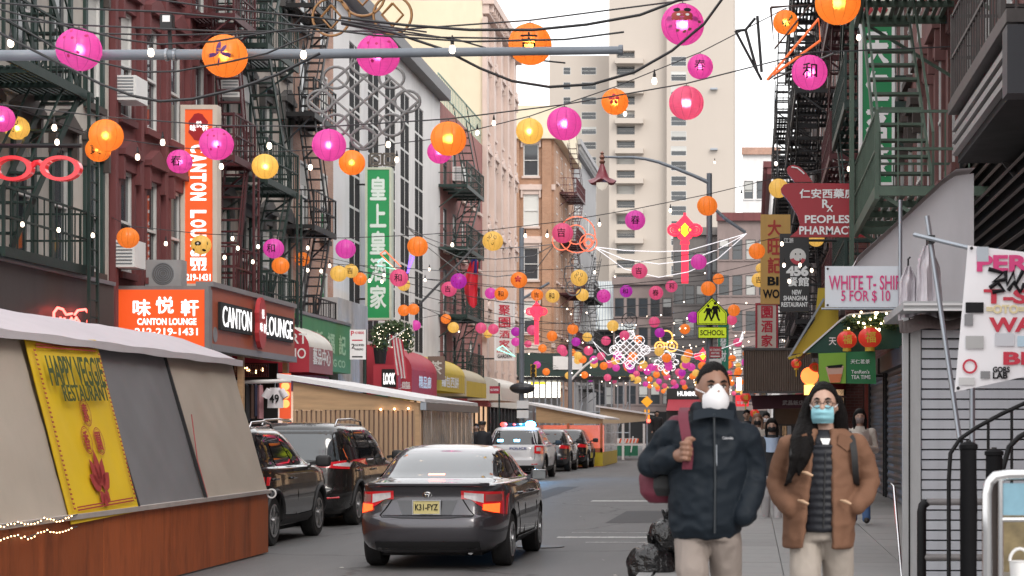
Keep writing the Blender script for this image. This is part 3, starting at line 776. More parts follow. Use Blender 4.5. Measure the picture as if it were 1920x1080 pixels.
cloth((XB-.04,18.2,ZB),(XB-.04,20.4,ZB),(XE-.04,20.4,ZE),(XE-.04,18.2,ZE), 8, 6, .005, 1).build('backing_panel', M_BEIGE, sh, smooth=60)
for yy in (20.3, 22.81): MB().bar((XB+.02,yy,ZB+.0),(XE+.02,yy,ZE-.03), .035).build('post', MT['black'], sh)
# roof of tent cloth with a rolled eave
rows = []
for j in range(9):
    v = j/8; r = []
    for i in range(41):
        u = i/40; yy = 12+(YE+.1-12)*u
        x = XE+.12 + (-8.15-XE-.12)*v; z = ZE+.02 + (ZR-ZE)*math.sin(v*1.4)/math.sin(1.4) + .014*noise2(u*22, v*4, 3) - .012*abs(math.sin(u*math.pi*5.5))*(1-v)
        r.append((x,yy,z))
    rows.append(r)
m = MB(); m.grid(rows, flip=False); m.grid([[(2*-8.15-x, yy, z-.35*abs(x+8.15)*.0) for x,yy,z in r] for r in rows], flip=True)
m.build('roof_sheet', M_LILAC, sh, smooth=60)
rows = [[(XE+.125+.02*math.sin(i*1.7)*.4, 12+(YE+.1-12)*i/60, ZE+.03-.04*j + .006*math.sin(i*.9+j)) for i in range(61)] for j in range(3)]
m = MB(); m.grid(rows); m.grid([[(x-.01,yy,z) for x,yy,z in r] for r in rows], flip=True); m.build('eave_flap', paper('white_eave_flap',(.6,.57,.6)), sh, smooth=60)
cloth((XB-.05,YE+.02,ZB),(-9.0,YE+.02,ZB),(-8.6,YE+.02,ZE),(XE,YE+.02,ZE), 8, 8, .01, 5).build('end_panel', M_BEIGE, sh, smooth=60)
MB().tube([V3(XB-.2,22.95,1.85),V3(XB-.12,22.92,1.3),V3(XB+.02,22.86,ZB+.02)], .007, 5).build('cord', paper('red_cord',(.4,.1,.1)), sh)
m = MB(); m.lathe([(.048,-.012),(.066,-.012),(.066,.012),(.048,.012),(.048,-.012)], (XB+.07, 25.7, ZB-.02), 18, axis='y'); m.build('ring', paper('white_plastic',(.7,.7,.7)), sh)
# two rows of tiny warm bulbs on the rim
sl = thing('string_lights','two rows of tiny warm lights along the orange brown shed base','string lights',(XB+.05,14.6,ZB))
for zz in (ZB+.015, ZB-.10):
    pts = [V3(XB+.055, 13.4+i*.26, zz+.02*math.sin(i*2.1)) for i in range(20)]
    MB().tube(pts, .006, 4).build('cable', MT['wire'], sl)
    m = MB()
    for i in range(62): m.ball((XB+.065, 13.4+i*.078, zz+.02*math.sin(i*.63)+random.uniform(-.012,.012)), .0065, nu=6, nv=4)
    m.build('bulb_row', M_CHERRY, sl)
# yellow banner
M_YEL = paper('yellow_banner_vinyl', (.76,.52,.02), .45, var=.1, scale=1.2, bump=.08, bscale=8)
M_BGRN = paper('dark_green_print', (.05,.075,.02)); M_BRED = paper('dark_red_print', (.36,.04,.035))
bn = thing('banner','yellow restaurant banner with red lotus hanging on the dining shed','banner',(XB,19.3,ZB))
c00, c10, c11, c01 = V3(XB+.03,18.25,ZB-.06), V3(XB+.03,20.28,ZB-.02), V3(XE+.05,20.34,ZE+.05), V3(XE+.05,18.3,ZE+.02)
cloth(c00, c10, c11, c01, 22, 14, .012, 7).build('sheet', M_YEL, bn, smooth=60)
def bpt(u, v, off=.026):
    n = (c10-c00).cross(c01-c00).normalized(); return c00.lerp(c10,u).lerp(c01.lerp(c11,u),v) + n*off
bu, bv = (c10-c00).normalized(), ((c01-c00)).normalized()
text_on('HAPPY VEGGIE', bpt(.5,.80), bu, bv, .31, 1.55, M_BGRN, bn, bold=.012, off=.036)
text_on('RESTAURANT', bpt(.56,.68), bu, bv, .17, 1.3, M_BGRN, bn, bold=.012, off=.036)
for k, (u, v, ch) in enumerate(((.53,.575,'素'),(.45,.425,'香'),(.62,.415,'園'))):
    ct = bpt(u, v)
    m = MB()
    for r1, r2 in ((.145,.135),(.125,.12)):
        m.grid([[bpt(u,v,.03)+bu*math.cos(t*.2617)*r+bv*math.sin(t*.2617)*r for t in range(25)] for r in (r1,r2)])
    m.build('ring_print', M_BRED, bn)
    text_on(ch, ct, bu, bv, .19, .15, M_BRED, bn, bold=.02, off=.0)
for a in (-2,-1,0,1,2):      # lotus petals, flat print
    m = MB(); base = bpt(.5,.14,.03); ang = a*.5
    ax = bu*math.sin(ang)+bv*math.cos(ang); bx = bu*math.cos(ang)-bv*math.sin(ang); L = .44-.05*abs(a)
    m.face([base+ax*(L*f)+bx*(w*.085) for f,w in ((.12,0),(.3,.75),(.55,1),(.8,.6),(1,0),(.8,-.6),(.55,-1),(.3,-.75))]); m.build('lotus_petal', M_BRED, bn)
for a in (-1,0,1):
    m = MB(); base = bpt(.5,.145,.033); ang = math.pi+a*.85
    ax = bu*math.sin(ang)+bv*math.cos(ang); bx = bu*math.cos(ang)-bv*math.sin(ang)
    m.face([base+ax*(.17*f)+bx*(w*.07) for f,w in ((.15,0),(.4,.9),(.7,.9),(1,0),(.7,-.9),(.4,-.9))]); m.build('lotus_petal', M_BRED, bn)
m = MB()      # greek key border as broken bars
for k in range(34):
    f = .07+.86*k/34
    for uu in (.055,.945):
        p = bpt(uu, f, .03); m.face([p-bu*.03, p+bu*.03, p+bu*.03+bv*.018, p-bu*.03+bv*.018]); m.face([p-bu*.03, p-bu*.02, p-bu*.02+bv*.035, p-bu*.03+bv*.035])
for vv in (.06,.075,.925,.94):
    p, q = bpt(.09,vv,.03), bpt(.91,vv,.03); m.face([p, q, q+bv*.014, p+bv*.014])
m.build('border_print', M_BRED, bn)

# ---------------------------------------------------------------- wooden shed with battens
M_PLY = mat('raw_plywood', (.50,.325,.185), .65, var=.28, scale=2.0, bump=.1, stretch=(.6,1,6), rnd=.05)
M_BATT = mat('pale_pine_batten', (.44,.29,.18), .65, var=.2, scale=2, bump=.1, stretch=(3,3,.3), rnd=.15)
M_SHEET = mat('clear_plastic_sheet', (.6,.6,.6), .15, var=.1, bump=.6, bscale=7, alpha=.45, spec=.8)
M_ROOFW = paper('white_roof_membrane', (.78,.78,.8), .5)
ws = thing('dining_shed','wooden dining shed with pine battens and white lean-to roof','shed',(-8,39,0))
d = 39.0; X0, X1 = -9.32, -6.72; D1 = 46.2
zl, zr_ = 2.62, 2.19
m = MB(); m.prism([V3(X0,d,2.05),V3(X1,d,2.05),V3(X1,d,zr_),V3(X0,d,zl)], (0,.02,0)); m.build('gable_board', M_PLY, ws)
bme = MB().box(-.033,.033,0,.03,0.1,2.045).mesh('batten'); bme.materials.append(M_BATT)
for k in range(27): link('batten', bme, None, ws, V3(X0+.03+k*(X1-X0-.06)/26, d-.005, 0)-ORG[ws.name])
MB().box(X0,X1,d+.06,d+.09,.05,2.04).build('inner_board', mat('shed_inner_board',(.36,.235,.185),.7), ws)
m = MB(); m.face([(X0-.3,d-.12,zl+.09),(X1+.08,d-.12,zr_+.06),(X1+.08,D1,zr_+.06),(X0-.3,D1,zl+.09)]); 
m = MB(); m.prism([V3(X0-.3,d-.12,zl+.07),V3(X1+.1,d-.12,zr_+.02),V3(X1+.1,d-.12,zr_+.09),V3(X0-.3,d-.12,zl+.17)], (0,D1-d+.3,0)); m.build('roof', M_ROOFW, ws)
sbme = MB().box(-.03,0,-.028,.028,.1,2.15).mesh('batten'); sbme.materials.append(M_BATT)
for k in range(22): link('batten', sbme, None, ws, V3(X1, d+.2+k*(D1-d-.4)/21, 0)-ORG[ws.name])
for yy in (d+.04, 41.4, 43.8, D1-.06): MB().box(X1-.12,X1-.031,yy-.05,yy+.05,.02,zr_).build('post', M_PLY, ws)
cloth((X1+.02,d+.1,.2),(X1+.02,D1,.2),(X1+.02,D1,2.2),(X1+.02,d+.1,2.2), 40, 8, .03, 4, thick=.003).build('plastic_sheet', M_SHEET, ws, smooth=60)
MB().box(X1+.0,X1+.12,d-.1,D1+.15,zr_-.14,zr_+.015).build('fascia', MT['steel'], ws)
m = MB()
for k in range(7): m.ball((X1-.3, d+.5+k*.95, 2.1), .035, nu=8, nv=6)
for k in range(3): m.ball((X1-.25-k*.28, d-.06, 2.08-.01*k), .022, nu=8, nv=6)
m.build('bulb_row', M_CHERRY, ws)
# ---------------------------------------------------------------- two far sheds
M_YELB = paper('yellow_painted_board', (.62,.46,.03), .5, stain=.25)
fs = thing('dining_shed','far dining shed glowing red with a yellow base','shed',(-8,84,0))
d, X0, X1, D1 = 83.6, -9.4, -6.5, 92.6
m = MB(); m.prism([V3(X0,d,2.62),V3(X1,d,2.05),V3(X1,d,1.85),V3(X0,d,1.9)], (0,.03,0)); m.build('gable_board', M_PLY, fs)
m = MB(); m.prism([V3(X0-.6,d-.15,2.75),V3(X1+.1,d-.15,2.06),V3(X1+.1,d-.15,2.14),V3(X0-.6,d-.15,2.85)], (0,D1-d+.3,0)); m.build('roof', M_ROOFW, fs)
MB().box(X0,X1,d-.02,d+.02,.02,.62).build('base_panel', M_YELB, fs); MB().box(X1-.04,X1,d+.021,D1,.02,.62).build('base_panel', M_YELB, fs)
m = MB(); m.box(X0,X1,d,d+.02,.8,1.8); m.build('plastic_sheet', MT_ := mat('red_lit_plastic', (.75,.25,.18), .2, alpha=.55, bump=.4, bscale=4, spec=.8), fs)
m = MB(); m.box(X1-.02,X1,d,D1,.62,1.9); m.build('plastic_sheet', M_SHEET, fs)
for xx in (X0+.05, -8.0, X1-.06): MB().box(xx-.05,xx+.05,d-.03,d+.05,.62,1.88).build('post', mat('orange_post',(.5,.14,.06),.5), fs)
MB().box(X0,X1,d-.03,d+.03,.62,.8).build('rail', mat('orange_post',(.5,.14,.06),.5), fs)
MB().box(X0+.1,X1-.1,d+2,d+2.05,.3,1.8).build('lit_curtain', mat('red_lit_curtain',(.7,.12,.06),.6,emit=1.0,ecol=(1,.2,.1)), fs)
fs2 = thing('dining_shed','farthest plywood shed roof beside the green barrier','shed',(-6.5,100,0))
d = 101.0; a, b = P(1125,763,d), P(1211,777,d)
m = MB(); m.prism([a, b, b+V3(0,0,-.35), a+V3(0,0,-.95)], (0,.04,0)); m.build('gable_board', mat('pale_plywood',(.5,.39,.27),.65), fs2)
m = MB(); m.prism([a+V3(-.2,-.2,0), b+V3(.1,-.2,0), b+V3(.1,-.2,.09), a+V3(-.2,-.2,.09)], (0,7,0)); m.build('roof', M_ROOFW, fs2)
for xx in (a.x+.1, (a.x+b.x)/2, b.x-.1): MB().box(xx-.06,xx+.06,d,d+.1,0,1.9).build('post', MT['white'], fs2)
MB().box(a.x,b.x,d+.02,d+.06,.75,.85).build('rail', MT['white'], fs2)
# construction barrier
cb = thing('construction_barrier','green and striped construction barrier at the street end','barrier',(P(1175,845,112).x,112,0))
a, b = P(1157,826,112), P(1196,850,112)
MB().box(a.x,b.x,112,112.1,.05,.72).build('panel', paper('green_barrier',(.02,.16,.09)), cb)
for k in range(6):
    x = a.x+.1+k*.2; m = MB(); m.prism([V3(x,111.98,.80),V3(x+.1,111.98,.80),V3(x+.18,111.98,1.05),V3(x+.08,111.98,1.05)], (0,.04,0)); m.build('stripe', paper('orange_stripe',(.7,.12,.04)), cb)
MB().box(a.x,b.x,112.02,112.06,.78,1.07).build('board', MT['white'], cb); MB().bar(P(1183,848,111.9), P(1187,818,111.9), .07).build('post', MT['white'], cb)

# ---------------------------------------------------------------- restaurant front with the two-sided sign
M_ORANGE = mat('orange_lightbox', (.80,.10,.022), .35, var=.05, bump=0, emit=.22, ecol=(.95,.11,.02))
M_ORPAN = mat('orange_timber_panel', (.34,.085,.045), .4, var=.2, scale=2, bump=.08, stretch=(1,5,.4), stain=.2)
M_LIT = mat('lit_white_letter', (.85,.85,.85), .4, var=.02, bump=0, emit=.5, ecol=(1,1,1))
M_GFR = mat('grey_sign_frame', (.25,.25,.26), .45, .3)
M_FASC = mat('dark_grey_fascia', (.055,.047,.045), .5, var=.2, stain=.3)
s1 = thing('fascia_panel','dark grey metal fascia above the shop behind the dining shed','fascia',(-11.9,30,3.2))
MB().box(-12.95,-11.9,24.0,35.8,3.0,4.33).build('panel', M_FASC, s1); MB().box(-12.95,-11.86,24.0,35.8,4.331,4.40).build('coping', MT['steel'], s1)
s1b = thing('storefront','dark glazed shop front behind the tarpaulin dining shed','shop front',(-12,30,.15))
MB().box(-12.97,-12.3,24.0,39.0,.15,2.98).build('glazing', MT['glass'], s1b)
for yy in (26,28.5,31,33.5,36,38.5): MB().box(-12.29,-12.2,yy-.06,yy+.06,.15,2.98).build('mullion', MT['black'], s1b)
cs = thing('restaurant_sign','orange lit restaurant sign box wrapping the corner of the red tenement','sign',(-11.15,39.3,3.3))
a, b = P(222,655,39.3), P(390,543,39.3)
MB().box(a.x, b.x-.06, 39.3, 39.5, a.z, b.z).build('end_panel', M_ORANGE, cs)
MB().box(a.x-.06,b.x,39.33,39.52,b.z,b.z+.08).build('frame', M_GFR, cs); MB().box(b.x-.059,b.x+.03,39.26,39.5,a.z-.05,b.z).build('frame', M_GFR, cs); MB().box(a.x-.25,a.x-.001,39.31,39.6,a.z-.05,b.z-.001).build('frame', M_GFR, cs)
for ch, x, y_ in zip('味悦軒', (266,309,356), (577,572,577)): text_on(ch, P(x,y_,39.3), (1,0,0), (0,0,1), 30*39.3/F, 34*39.3/F, M_LIT, cs, bold=.03)
text_on('CANTON LOUNGE', P(313,603,39.3), (1,0,0), (0,0,1), 13*39.3/F, 111*39.3/F, M_LIT, cs, bold=.035)
text_on('212-219-1431', P(312,622,39.3), (1,0,0), (0,0,1), 14*39.3/F, 118*39.3/F, M_LIT, cs, bold=.02)
FX = -11.15; y0, y1 = 39.52, 46.8
MB().box(FX-.25, FX, y0, y1, 3.42, 4.6).build('front_panel', M_ORPAN, cs)
MB().box(FX-.3, FX+.06, y0, y1, 4.601, 4.70).build('frame', M_GFR, cs); MB().box(FX-.3, FX+.06, y0, y1, 3.28, 3.419).build('frame', M_GFR, cs)
MB().box(XL, FX-.3, y0, y1, 4.4, 4.5).build('canopy_roof', M_FASC, cs)
for nm, ya, yb in (('CANTON',40.2,42.5),('LOUNGE',43.75,46.3)):
    MB().box(FX+.004, FX+.06, ya-.12, yb+.12, 3.74, 4.32).build('letter_back', MT['dark'], cs)
    text_on(nm, (FX+.06,(ya+yb)/2,4.03), (0,1,0), (0,0,1), .44, yb-ya, M_LIT, cs, bold=.0, thick=.012)
M_EMB = mat('red_emblem', (.40,.03,.035), .35, var=.1, bump=.05)
m = MB(); m.prism([V3(FX+.07,43.1+.36*math.sin(t*math.pi/8)*(1 if t%4 else .8),4.03+.58*math.cos(t*math.pi/8)) for t in range(16)], (.1,0,0)); m.build('emblem', M_EMB, cs)
for ch, dy, dz in (('悦',0,.24),('味',-.15,-.06),('軒',.15,-.08)): text_on(ch, (FX+.172,43.1+dy,4.0+dz), (0,1,0), (0,0,1), .2, .2, M_LIT, cs, bold=.03)
m = MB(); m.lathe([(.16,0),(.16,.01)], (FX+.005,39.85,3.62), 20, axis='x'); m.build('number_disc', M_GFR, cs)
# vertical blade sign
M_BLADE = mat('orange_blade_face', (.78,.12,.03), .4, var=.08, bump=.02, emit=.18, ecol=(.9,.12,.03))
M_CREAMF = mat('cream_metal_frame', (.66,.58,.5), .45, var=.08, stain=.15)
dv = 43.6
vs = sign('tall vertical orange restaurant sign in a cream frame on the red tenement', 347, 205, 399, 532, dv, M_BLADE, (), M_CREAMF, thick=.32, fw=.1, name='blade_sign', cat='sign')
for i, ch in enumerate('CANTON LOUNGE'):
    if ch != ' ':
        yy = 279+ i*17.9
        me = text_on(ch, P(372,yy+ (0 if i < 6 else -3),dv), (0,0,-1), (1,0,0), 30*dv/F, 15*dv/F, M_LIT, vs, bold=.05)
text_on('212', P(373,501,dv), (1,0,0),(0,0,1), 12*dv/F, 28*dv/F, M_LIT, vs, bold=.04); text_on('219-1431', P(372,520,dv), (1,0,0),(0,0,1), 13*dv/F, 46*dv/F, M_LIT, vs, bold=.03)
m = MB(); m.prism([P(372+20*math.cos(t*.393)*(1 if t%2 else .8), 238+26*math.sin(t*.393), dv-.003) for t in range(16)], (0,-.01,0)); m.build('emblem', M_EMB, vs)
for ch, x, yy in zip('味悦軒',(362,373,385),(240,233,240)): text_on(ch, P(x,yy,dv-.013), (1,0,0),(0,0,1), 12*dv/F, 11*dv/F, M_LIT, vs)
for yy in (240, 480): bracket_bar(vs, V3(XL,dv+.15,P(0,yy,dv).z), V3(P(347,0,dv).x,dv+.15,P(0,yy,dv).z), .03)
# green blade sign
M_GRSIGN = mat('green_sign_face', (.022,.27,.09), .4, var=.06, bump=.02, emit=.06, ecol=(.02,.35,.1))
dg_ = 63.0
gs = sign('tall vertical green restaurant sign with white brush characters', 689, 318, 730, 596, dg_, M_GRSIGN, (), mat('pale_green_frame',(.55,.6,.48),.5), thick=.35, fw=.075, name='blade_sign', cat='sign')
stack_text(gs, '皇上皇酒家', 709, 328, 582, 31, dg_, mat('pale_mint_letter',(.75,.85,.8),.5,var=.03,bump=0), bold=.035)
m = MB(); a = P(693,315,dg_); 
for ox in (0,.42):
    for r0 in (0,.14):
        x0_, z0_ = a.x+ox+r0*.6, a.z+.1+r0*.6; w_ = .38-r0*1.2
        for q in (((x0_,z0_),(x0_+w_,z0_)),((x0_+w_,z0_),(x0_+w_,z0_+w_)),((x0_+w_,z0_+w_),(x0_,z0_+w_)),((x0_,z0_+w_),(x0_,z0_))):
            m.bar((q[0][0],dg_+.1,q[0][1]),(q[1][0],dg_+.1,q[1][1]), .055)
m.build('lattice_crest', mat('bronze_lattice',(.16,.14,.12),.5,.4), gs)
for yy in (345, 560): bracket_bar(gs, V3(XL,dg_+.15,P(0,yy,dg_).z), V3(P(689,0,dg_).x,dg_+.15,P(0,yy,dg_).z), .035)
# red neon spectacles and neon script at the left edge
M_NEONR = mat('red_enamel', (.62,.025,.04), .25, var=.05, bump=0, emit=.18, ecol=(.9,.02,.03), coat=.6)
gl = thing('spectacles_sign','big red spectacles sign hanging from a bar at the left edge','sign',P(50,340,33))
dgl = 29.6
for cx, ph in ((22,0),(112,1)):
    ring = [P(cx+33*math.cos(t*math.pi/16), 315+21*math.sin(t*math.pi/16), dgl) for t in range(33)]
    for kk in (0,): 
        mb = MB(); rows = []
        for r_, dy in ((33,0),(24,0),(24,.14),(33,.14),(33,0)): rows.append([P(cx+r_*math.cos(t*math.pi/16)*1.15, 315+r_*.72*math.sin(t*math.pi/16), dgl)+V3(0,dy,0) for t in range(33)])
        mb.grid(rows); mb.build('rim', M_NEONR, gl, smooth=40)
MB().tube([P(57,310,dgl)+V3(0,.07,0),P(63,304,dgl)+V3(0,.07,0),P(70,303,dgl)+V3(0,.07,0),P(78,309,dgl)+V3(0,.07,0)], .045, 8).build('bridge', M_NEONR, gl)
for x in (15, 112): MB().tube([P(x,293,dgl)+V3(0,.07,0), P(x,272,dgl)+V3(0,.07,0)], .012).build('hanger', MT['black'], gl)
MB().tube([P(-40,272,dgl)+V3(-.8,.07,0), P(150,272,dgl)+V3(0,.07,0)], .035).build('bar', MT['black'], gl)
ns = thing('neon_sign','small red neon script sign on the dark fascia','sign',PX(135,600,-11.8)); neo = emi('red_neon', (1,.1,.08), 3)
for pts in (((101,604),(101,586),(108,577),(118,580),(124,590),(135,588)),((140,590),(146,582),(160,580),(168,590),(164,604)),((112,604),(113,596),(120,604),(121,596)),((130,604),(134,596),(139,604),(143,595),(149,604))):
    MB().tube([PX(x,y_,-11.78) for x,y_ in pts], .022, 6).build('neon_tube', neo, ns)
# ---------------------------------------------------------------- shop fronts farther along the left side
M_AWR = paper('red_awning_cloth', (.42,.03,.05), .6, stain=.2); M_AWY = paper('yellow_awning_cloth', (.58,.42,.04), .6, stain=.2)
M_AWG = paper('green_shop_fascia', (.06,.25,.10), .5, stain=.2); M_AWT = paper('tan_awning_cloth', (.42,.36,.25), .6, stain=.2)
M_AWW = paper('translucent_white_awning', (.62,.6,.55), .45, stain=.2); M_SHUT = mat('dark_shutter', (.06,.055,.055), .5, .3, bump=.3)
def barrel_awning(label, Xo, y0, y1, zb, zt, mt_end, mt_top, mt_val, end_texts=(), side_texts=(), name='awning', Xi=XL):
    t = thing(name, label, 'awning', ((Xi+Xo)/2, y0, zb)); n = 8; zm = zb+(zt-zb)*.5
    prof = [(Xo, zb), (Xo, zm)] + [(Xo-(Xo-Xi)*.62*(1-math.cos(k*math.pi/2/n)), zm+(zt-zm)*math.sin(k*math.pi/2/n)) for k in range(1, n+1)]
    for ye_, fl_ in ((y0,1),(y1,-1)):
        MB().face(([V3(x,ye_,z) for x,z in prof] + [V3(Xi,ye_,prof[-1][1]), V3(Xi,ye_,zb)])[::fl_]).build('end_panel', mt_end, t)
    m = MB(); m.grid([[V3(Xo,y0+(y1-y0)*k/6,z) for k in range(7)] for z in (zb,zm)]); m.build('valance', mt_val, t)
    m = MB(); m.grid([[V3(x,y0+(y1-y0)*k/6,z+.015*math.sin(k*3)) for k in range(7)] for x,z in prof[1:]+[(Xi,prof[-1][1])]]); m.build('top_sheet', mt_top, t, smooth=40)
    for s, cx, cz, h, w in end_texts: text_on(s, (cx,y0,cz), (1,0,0),(0,0,1), h, w, MT['ltxt'], t, bold=.01)
    for s, cy, cz, h, w in side_texts: text_on(s, (Xo,cy,cz), (0,1,0),(0,0,1), h, w, MT['ltxt'], t, bold=.02)
    return t
barrel_awning('red round-top awning lettered for gifts beside the orange restaurant sign', -11.07, 48.0, 50.7, 3.08, 4.35, M_AWR, M_AWW, paper('dusty_red_valance',(.36,.13,.13)), (('ART',-11.45,3.92,.26,.66),('FUKIO',-11.55,3.55,.26,.8)), (('藝品中心',49.4,3.5,.42,2.0),))
gf = thing('shop_sign','long green shop fascia with pale characters beside the parking sign','sign',(-12,52,3.3))
MB().box(-12.95,-12.0,50.8,57.4,3.3,4.72).build('panel', M_AWG, gf); MB().box(-12.95,-11.97,50.8,57.4,4.721,4.8).build('coping', MT['steel'], gf)
for i, s in enumerate(('新','福','記')): text_on(s, (-12.0,53.2+i*1.5,4.1), (0,1,0),(0,0,1), .55, .95, paper('pale_green_letter',(.35,.55,.35)), gf, bold=.03)
text_on('TRADING CO', (-12.0,54.6,3.55), (0,1,0),(0,0,1), .22, 4, paper('pale_green_letter',(.35,.55,.35)), gf)
cw = thing('wall_cladding','grey white board cladding left of the green blade sign','cladding',(XL,57.5,2.5)); 
for k in range(14): MB().box(XL+.01, -12.4, 57.5+k*.32, 57.5+k*.32+.3, 2.8, 5.6).build('board', mat('grey_white_board',(.42,.42,.43),.7,rnd=.12,stain=.3), cw)
# small red sign box with white letters
lk = sign('red shop box with black and white letter panel behind the wooden shed', 700, 684, 746, 728, 59.5, M_AWR, (), None, thick=.5)
a, b = P(716,726,59.48), P(743,692,59.48); MB().box(a.x,b.x,59.46,59.5,a.z,b.z).build('letter_panel', MT['dark'], lk)
text_on('LOOK', P(730,710,59.46), (1,0,0),(0,0,1), 22*59.5/F, 22*59.5/F, M_LIT, lk, bold=.05)
barrel_awning('red round-top awning with white characters left of the yellow awning', -10.9, 61.5, 66.4, 2.75, 4.35, M_AWR, M_AWR, M_AWR, (('精品',-11.45,3.45,.36,.7),('歡迎光臨',-11.5,3.05,.24,1.1)), (('精品廊',64,3.2,.4,2.4),))
barrel_awning('yellow awning between the red awning and the tan awnings', -11.0, 67.0, 73.5, 3.0, 4.3, M_AWY, M_AWY, M_AWY, (), (('麵包西餅',70,3.35,.4,4),))
barrel_awning('dusty tan awning beyond the yellow awning on the left', -11.0, 74.0, 79.5, 2.9, 4.1, M_AWT, M_AWT, M_AWY, (), ())
barrel_awning('pale grey awning beside the white vertical sign on the left', -11.1, 85.0, 92.0, 2.9, 4.0, M_AWW, M_AWW, M_AWW, (), ())
sign('brown shop panel with pale characters above the red awning', 802, 668, 832, 712, 66.8, mat('brown_panel',(.2,.13,.09),.6), (('茶',817,690,26,24,paper('cream_letter',(.6,.55,.45))),), None, thick=.3)
# store fronts at pavement level, left
def shopfront(label, X, side, y0, y1, zt, lit, goods, col=None):
    t = thing('storefront', label, 'shop front', (X, y0, .15)); xo = X + side*.3
    MB().box(min(X,xo), max(X,xo), y0+.05, y1-.05, .15, .55).build('stall_riser', col or MT['dark'], t)
    MB().box(min(X+side*.05,xo-side*.05), max(X+side*.05,xo-side*.05), y0+.05, y1-.05, .551, zt-.01).build('glazing', lit or MT['glass'], t)
    n = max(2, int((y1-y0)/1.4))
    for k in range(n+1):
        yy = y0+.1+(y1-y0-.2)*k/n; MB().box(min(X,xo+side*.03), max(X,xo+side*.03), yy-.05, yy+.05, .15, zt).build('mullion', MT['black'], t)
    MB().box(min(X,xo+side*.1), max(X,xo+side*.1), y0, y1, zt+.001, zt+.5).build('sign_band', goods, t)
    return t
M_LITIN = mat('lit_shop_interior', (.5,.3,.18), .3, var=.9, scale=3.0, bump=0, emit=.35, ecol=(1,.62,.35))
for k, (y0, y1, lit, g_) in enumerate(((50.9,57.2,M_LITIN,M_AWR),(57.5,66.5,None,M_AWG),(66.8,74,M_LITIN,M_AWY),(74.2,80,None,M_AWT),(80.2,92.5,M_LITIN,M_AWR),(92.8,105.5,None,M_AWW))):
    shopfront(('lit shop front under the long green fascia','dark shop front behind the wooden dining shed','warm lit shop front under the yellow awning','dark shop front under the tan awning','lit shop front below the pink red brick house','pale shop front at the left street corner')[k], XL, 1, y0, y1, 2.7, lit, g_)
# clothing shop below the orange sign: back wall, rail, garments
cshop = thing('storefront','open clothing shop front below the orange restaurant sign','shop front',(XL,40,.15))
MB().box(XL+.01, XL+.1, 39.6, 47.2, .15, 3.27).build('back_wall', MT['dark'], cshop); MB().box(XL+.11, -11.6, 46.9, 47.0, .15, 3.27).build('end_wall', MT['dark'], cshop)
MB().box(-11.42,-11.3,46.7,46.86,.15,3.27).build('post', M_PLY, cshop); MB().box(-11.42,-11.3,42.6,42.76,.15,3.27).build('post', M_PLY, cshop)
lat = MB()
for k in range(16): lat.bar(P(440+k*4.2,683,45.5), P(440+k*4.2,706,45.5), .022)
for k in range(6): lat.bar(P(440,683+k*4.6,45.5), P(504,683+k*4.6,45.5), .022)
lt = thing('lattice_screen','red brown lattice screen with warm lights below the orange sign','lattice',P(470,706,45.5)); lat.build('lattice', mat('red_brown_lattice',(.22,.04,.03),.5), lt)
m = MB()
for x, y_ in ((447,692),(462,690),(466,694),(492,693),(480,697)): m.ball(P(x,y_,45.7), .04, nu=8, nv=6)
m.build('bulb_row', M_CHERRY, lt)
rk = thing('clothes_rail','white clothes rail in front of the open clothing shop','clothes rail',P(495,720,44.2))
MB().tube([P(440,717,44.2),P(545,714,44.2)], .045, 8).build('rail', MT['white'], rk); MB().tube([P(446,717,44.2),V3(P(446,0,44.2).x,44.2,.15)], .03, 8).build('leg', MT['white'], rk)
def garment(label, x, w, y0, y1, d, mt, sleeves=False, txt=None):
    a, b = P(x-w/2,y1,d), P(x+w/2,y0,d); mb = MB(); rows = []
    for j in range(13):
        v = j/12; r = []
        for i in range(17):
            t = 2*math.pi*i/16; wid = (b.x-a.x)/2*(1.0-.25*max(0,v-.8)*5 if not sleeves else (1 if v < .62 else 1-.35*(v-.62)/.38))
            r.append(V3((a.x+b.x)/2+wid*math.cos(t)*(1+.05*math.sin(t*3+v*4)), d+.05*math.sin(t)*(1+.5*math.sin(3*t)), a.z+(b.z-a.z)*v))
        rows.append(r)
    t_ = thing('garment', label, 'garment', ((a.x+b.x)/2, d, a.z))
    mb.grid(rows); mb.face(rows[-1][:-1]); mb.build('cloth', mt, t_, smooth=50)
    if sleeves:
        for sg in (-1,1): MB().tube([V3((a.x+b.x)/2+sg*(b.x-a.x)*.36, d, b.z-.04), V3((a.x+b.x)/2+sg*(b.x-a.x)*.66, d, a.z+(b.z-a.z)*.52)], [.07,.085], 10).build('sleeve', mt, t_, smooth=50)
    MB().tube([V3((a.x+b.x)/2,d,b.z-.02), V3((a.x+b.x)/2,d,b.z+.12)], .008, 5).build('hanger', MT['steel'], t_)
    if txt: text_on(txt, V3((a.x+b.x)/2, d-.09, (a.z+b.z)/2-.02), (1,0,0),(0,0,1), .2, .22, MT['ktxt'], t_)
    return t_
garment('white T-shirt with dark number print hanging on the rail', 516, 30, 727, 765, 43.9, paper('white_cotton',(.66,.63,.66)), True, '49')
for lb, x, w, y1, c_ in (('olive green garment at the left end of the clothes rail',453,12,770,(.2,.2,.08)),('black dress hanging second on the clothes rail',463,11,790,(.03,.03,.035)),('dark brown garment hanging on the clothes rail',473,10,785,(.09,.05,.04)),('pink patterned scarf hanging beside the white T-shirt',488,12,785,(.4,.2,.22)),('navy garment between brown garment and pink scarf',480,8,780,(.03,.035,.07))):
    garment(lb, x, w, 722, y1, 44.2, paper('garment_'+lb.split()[0], c_, var=.3, scale=9))
on = thing('neon_poster','glowing orange poster stand beside the white T-shirt','poster',P(534,790,45.0))
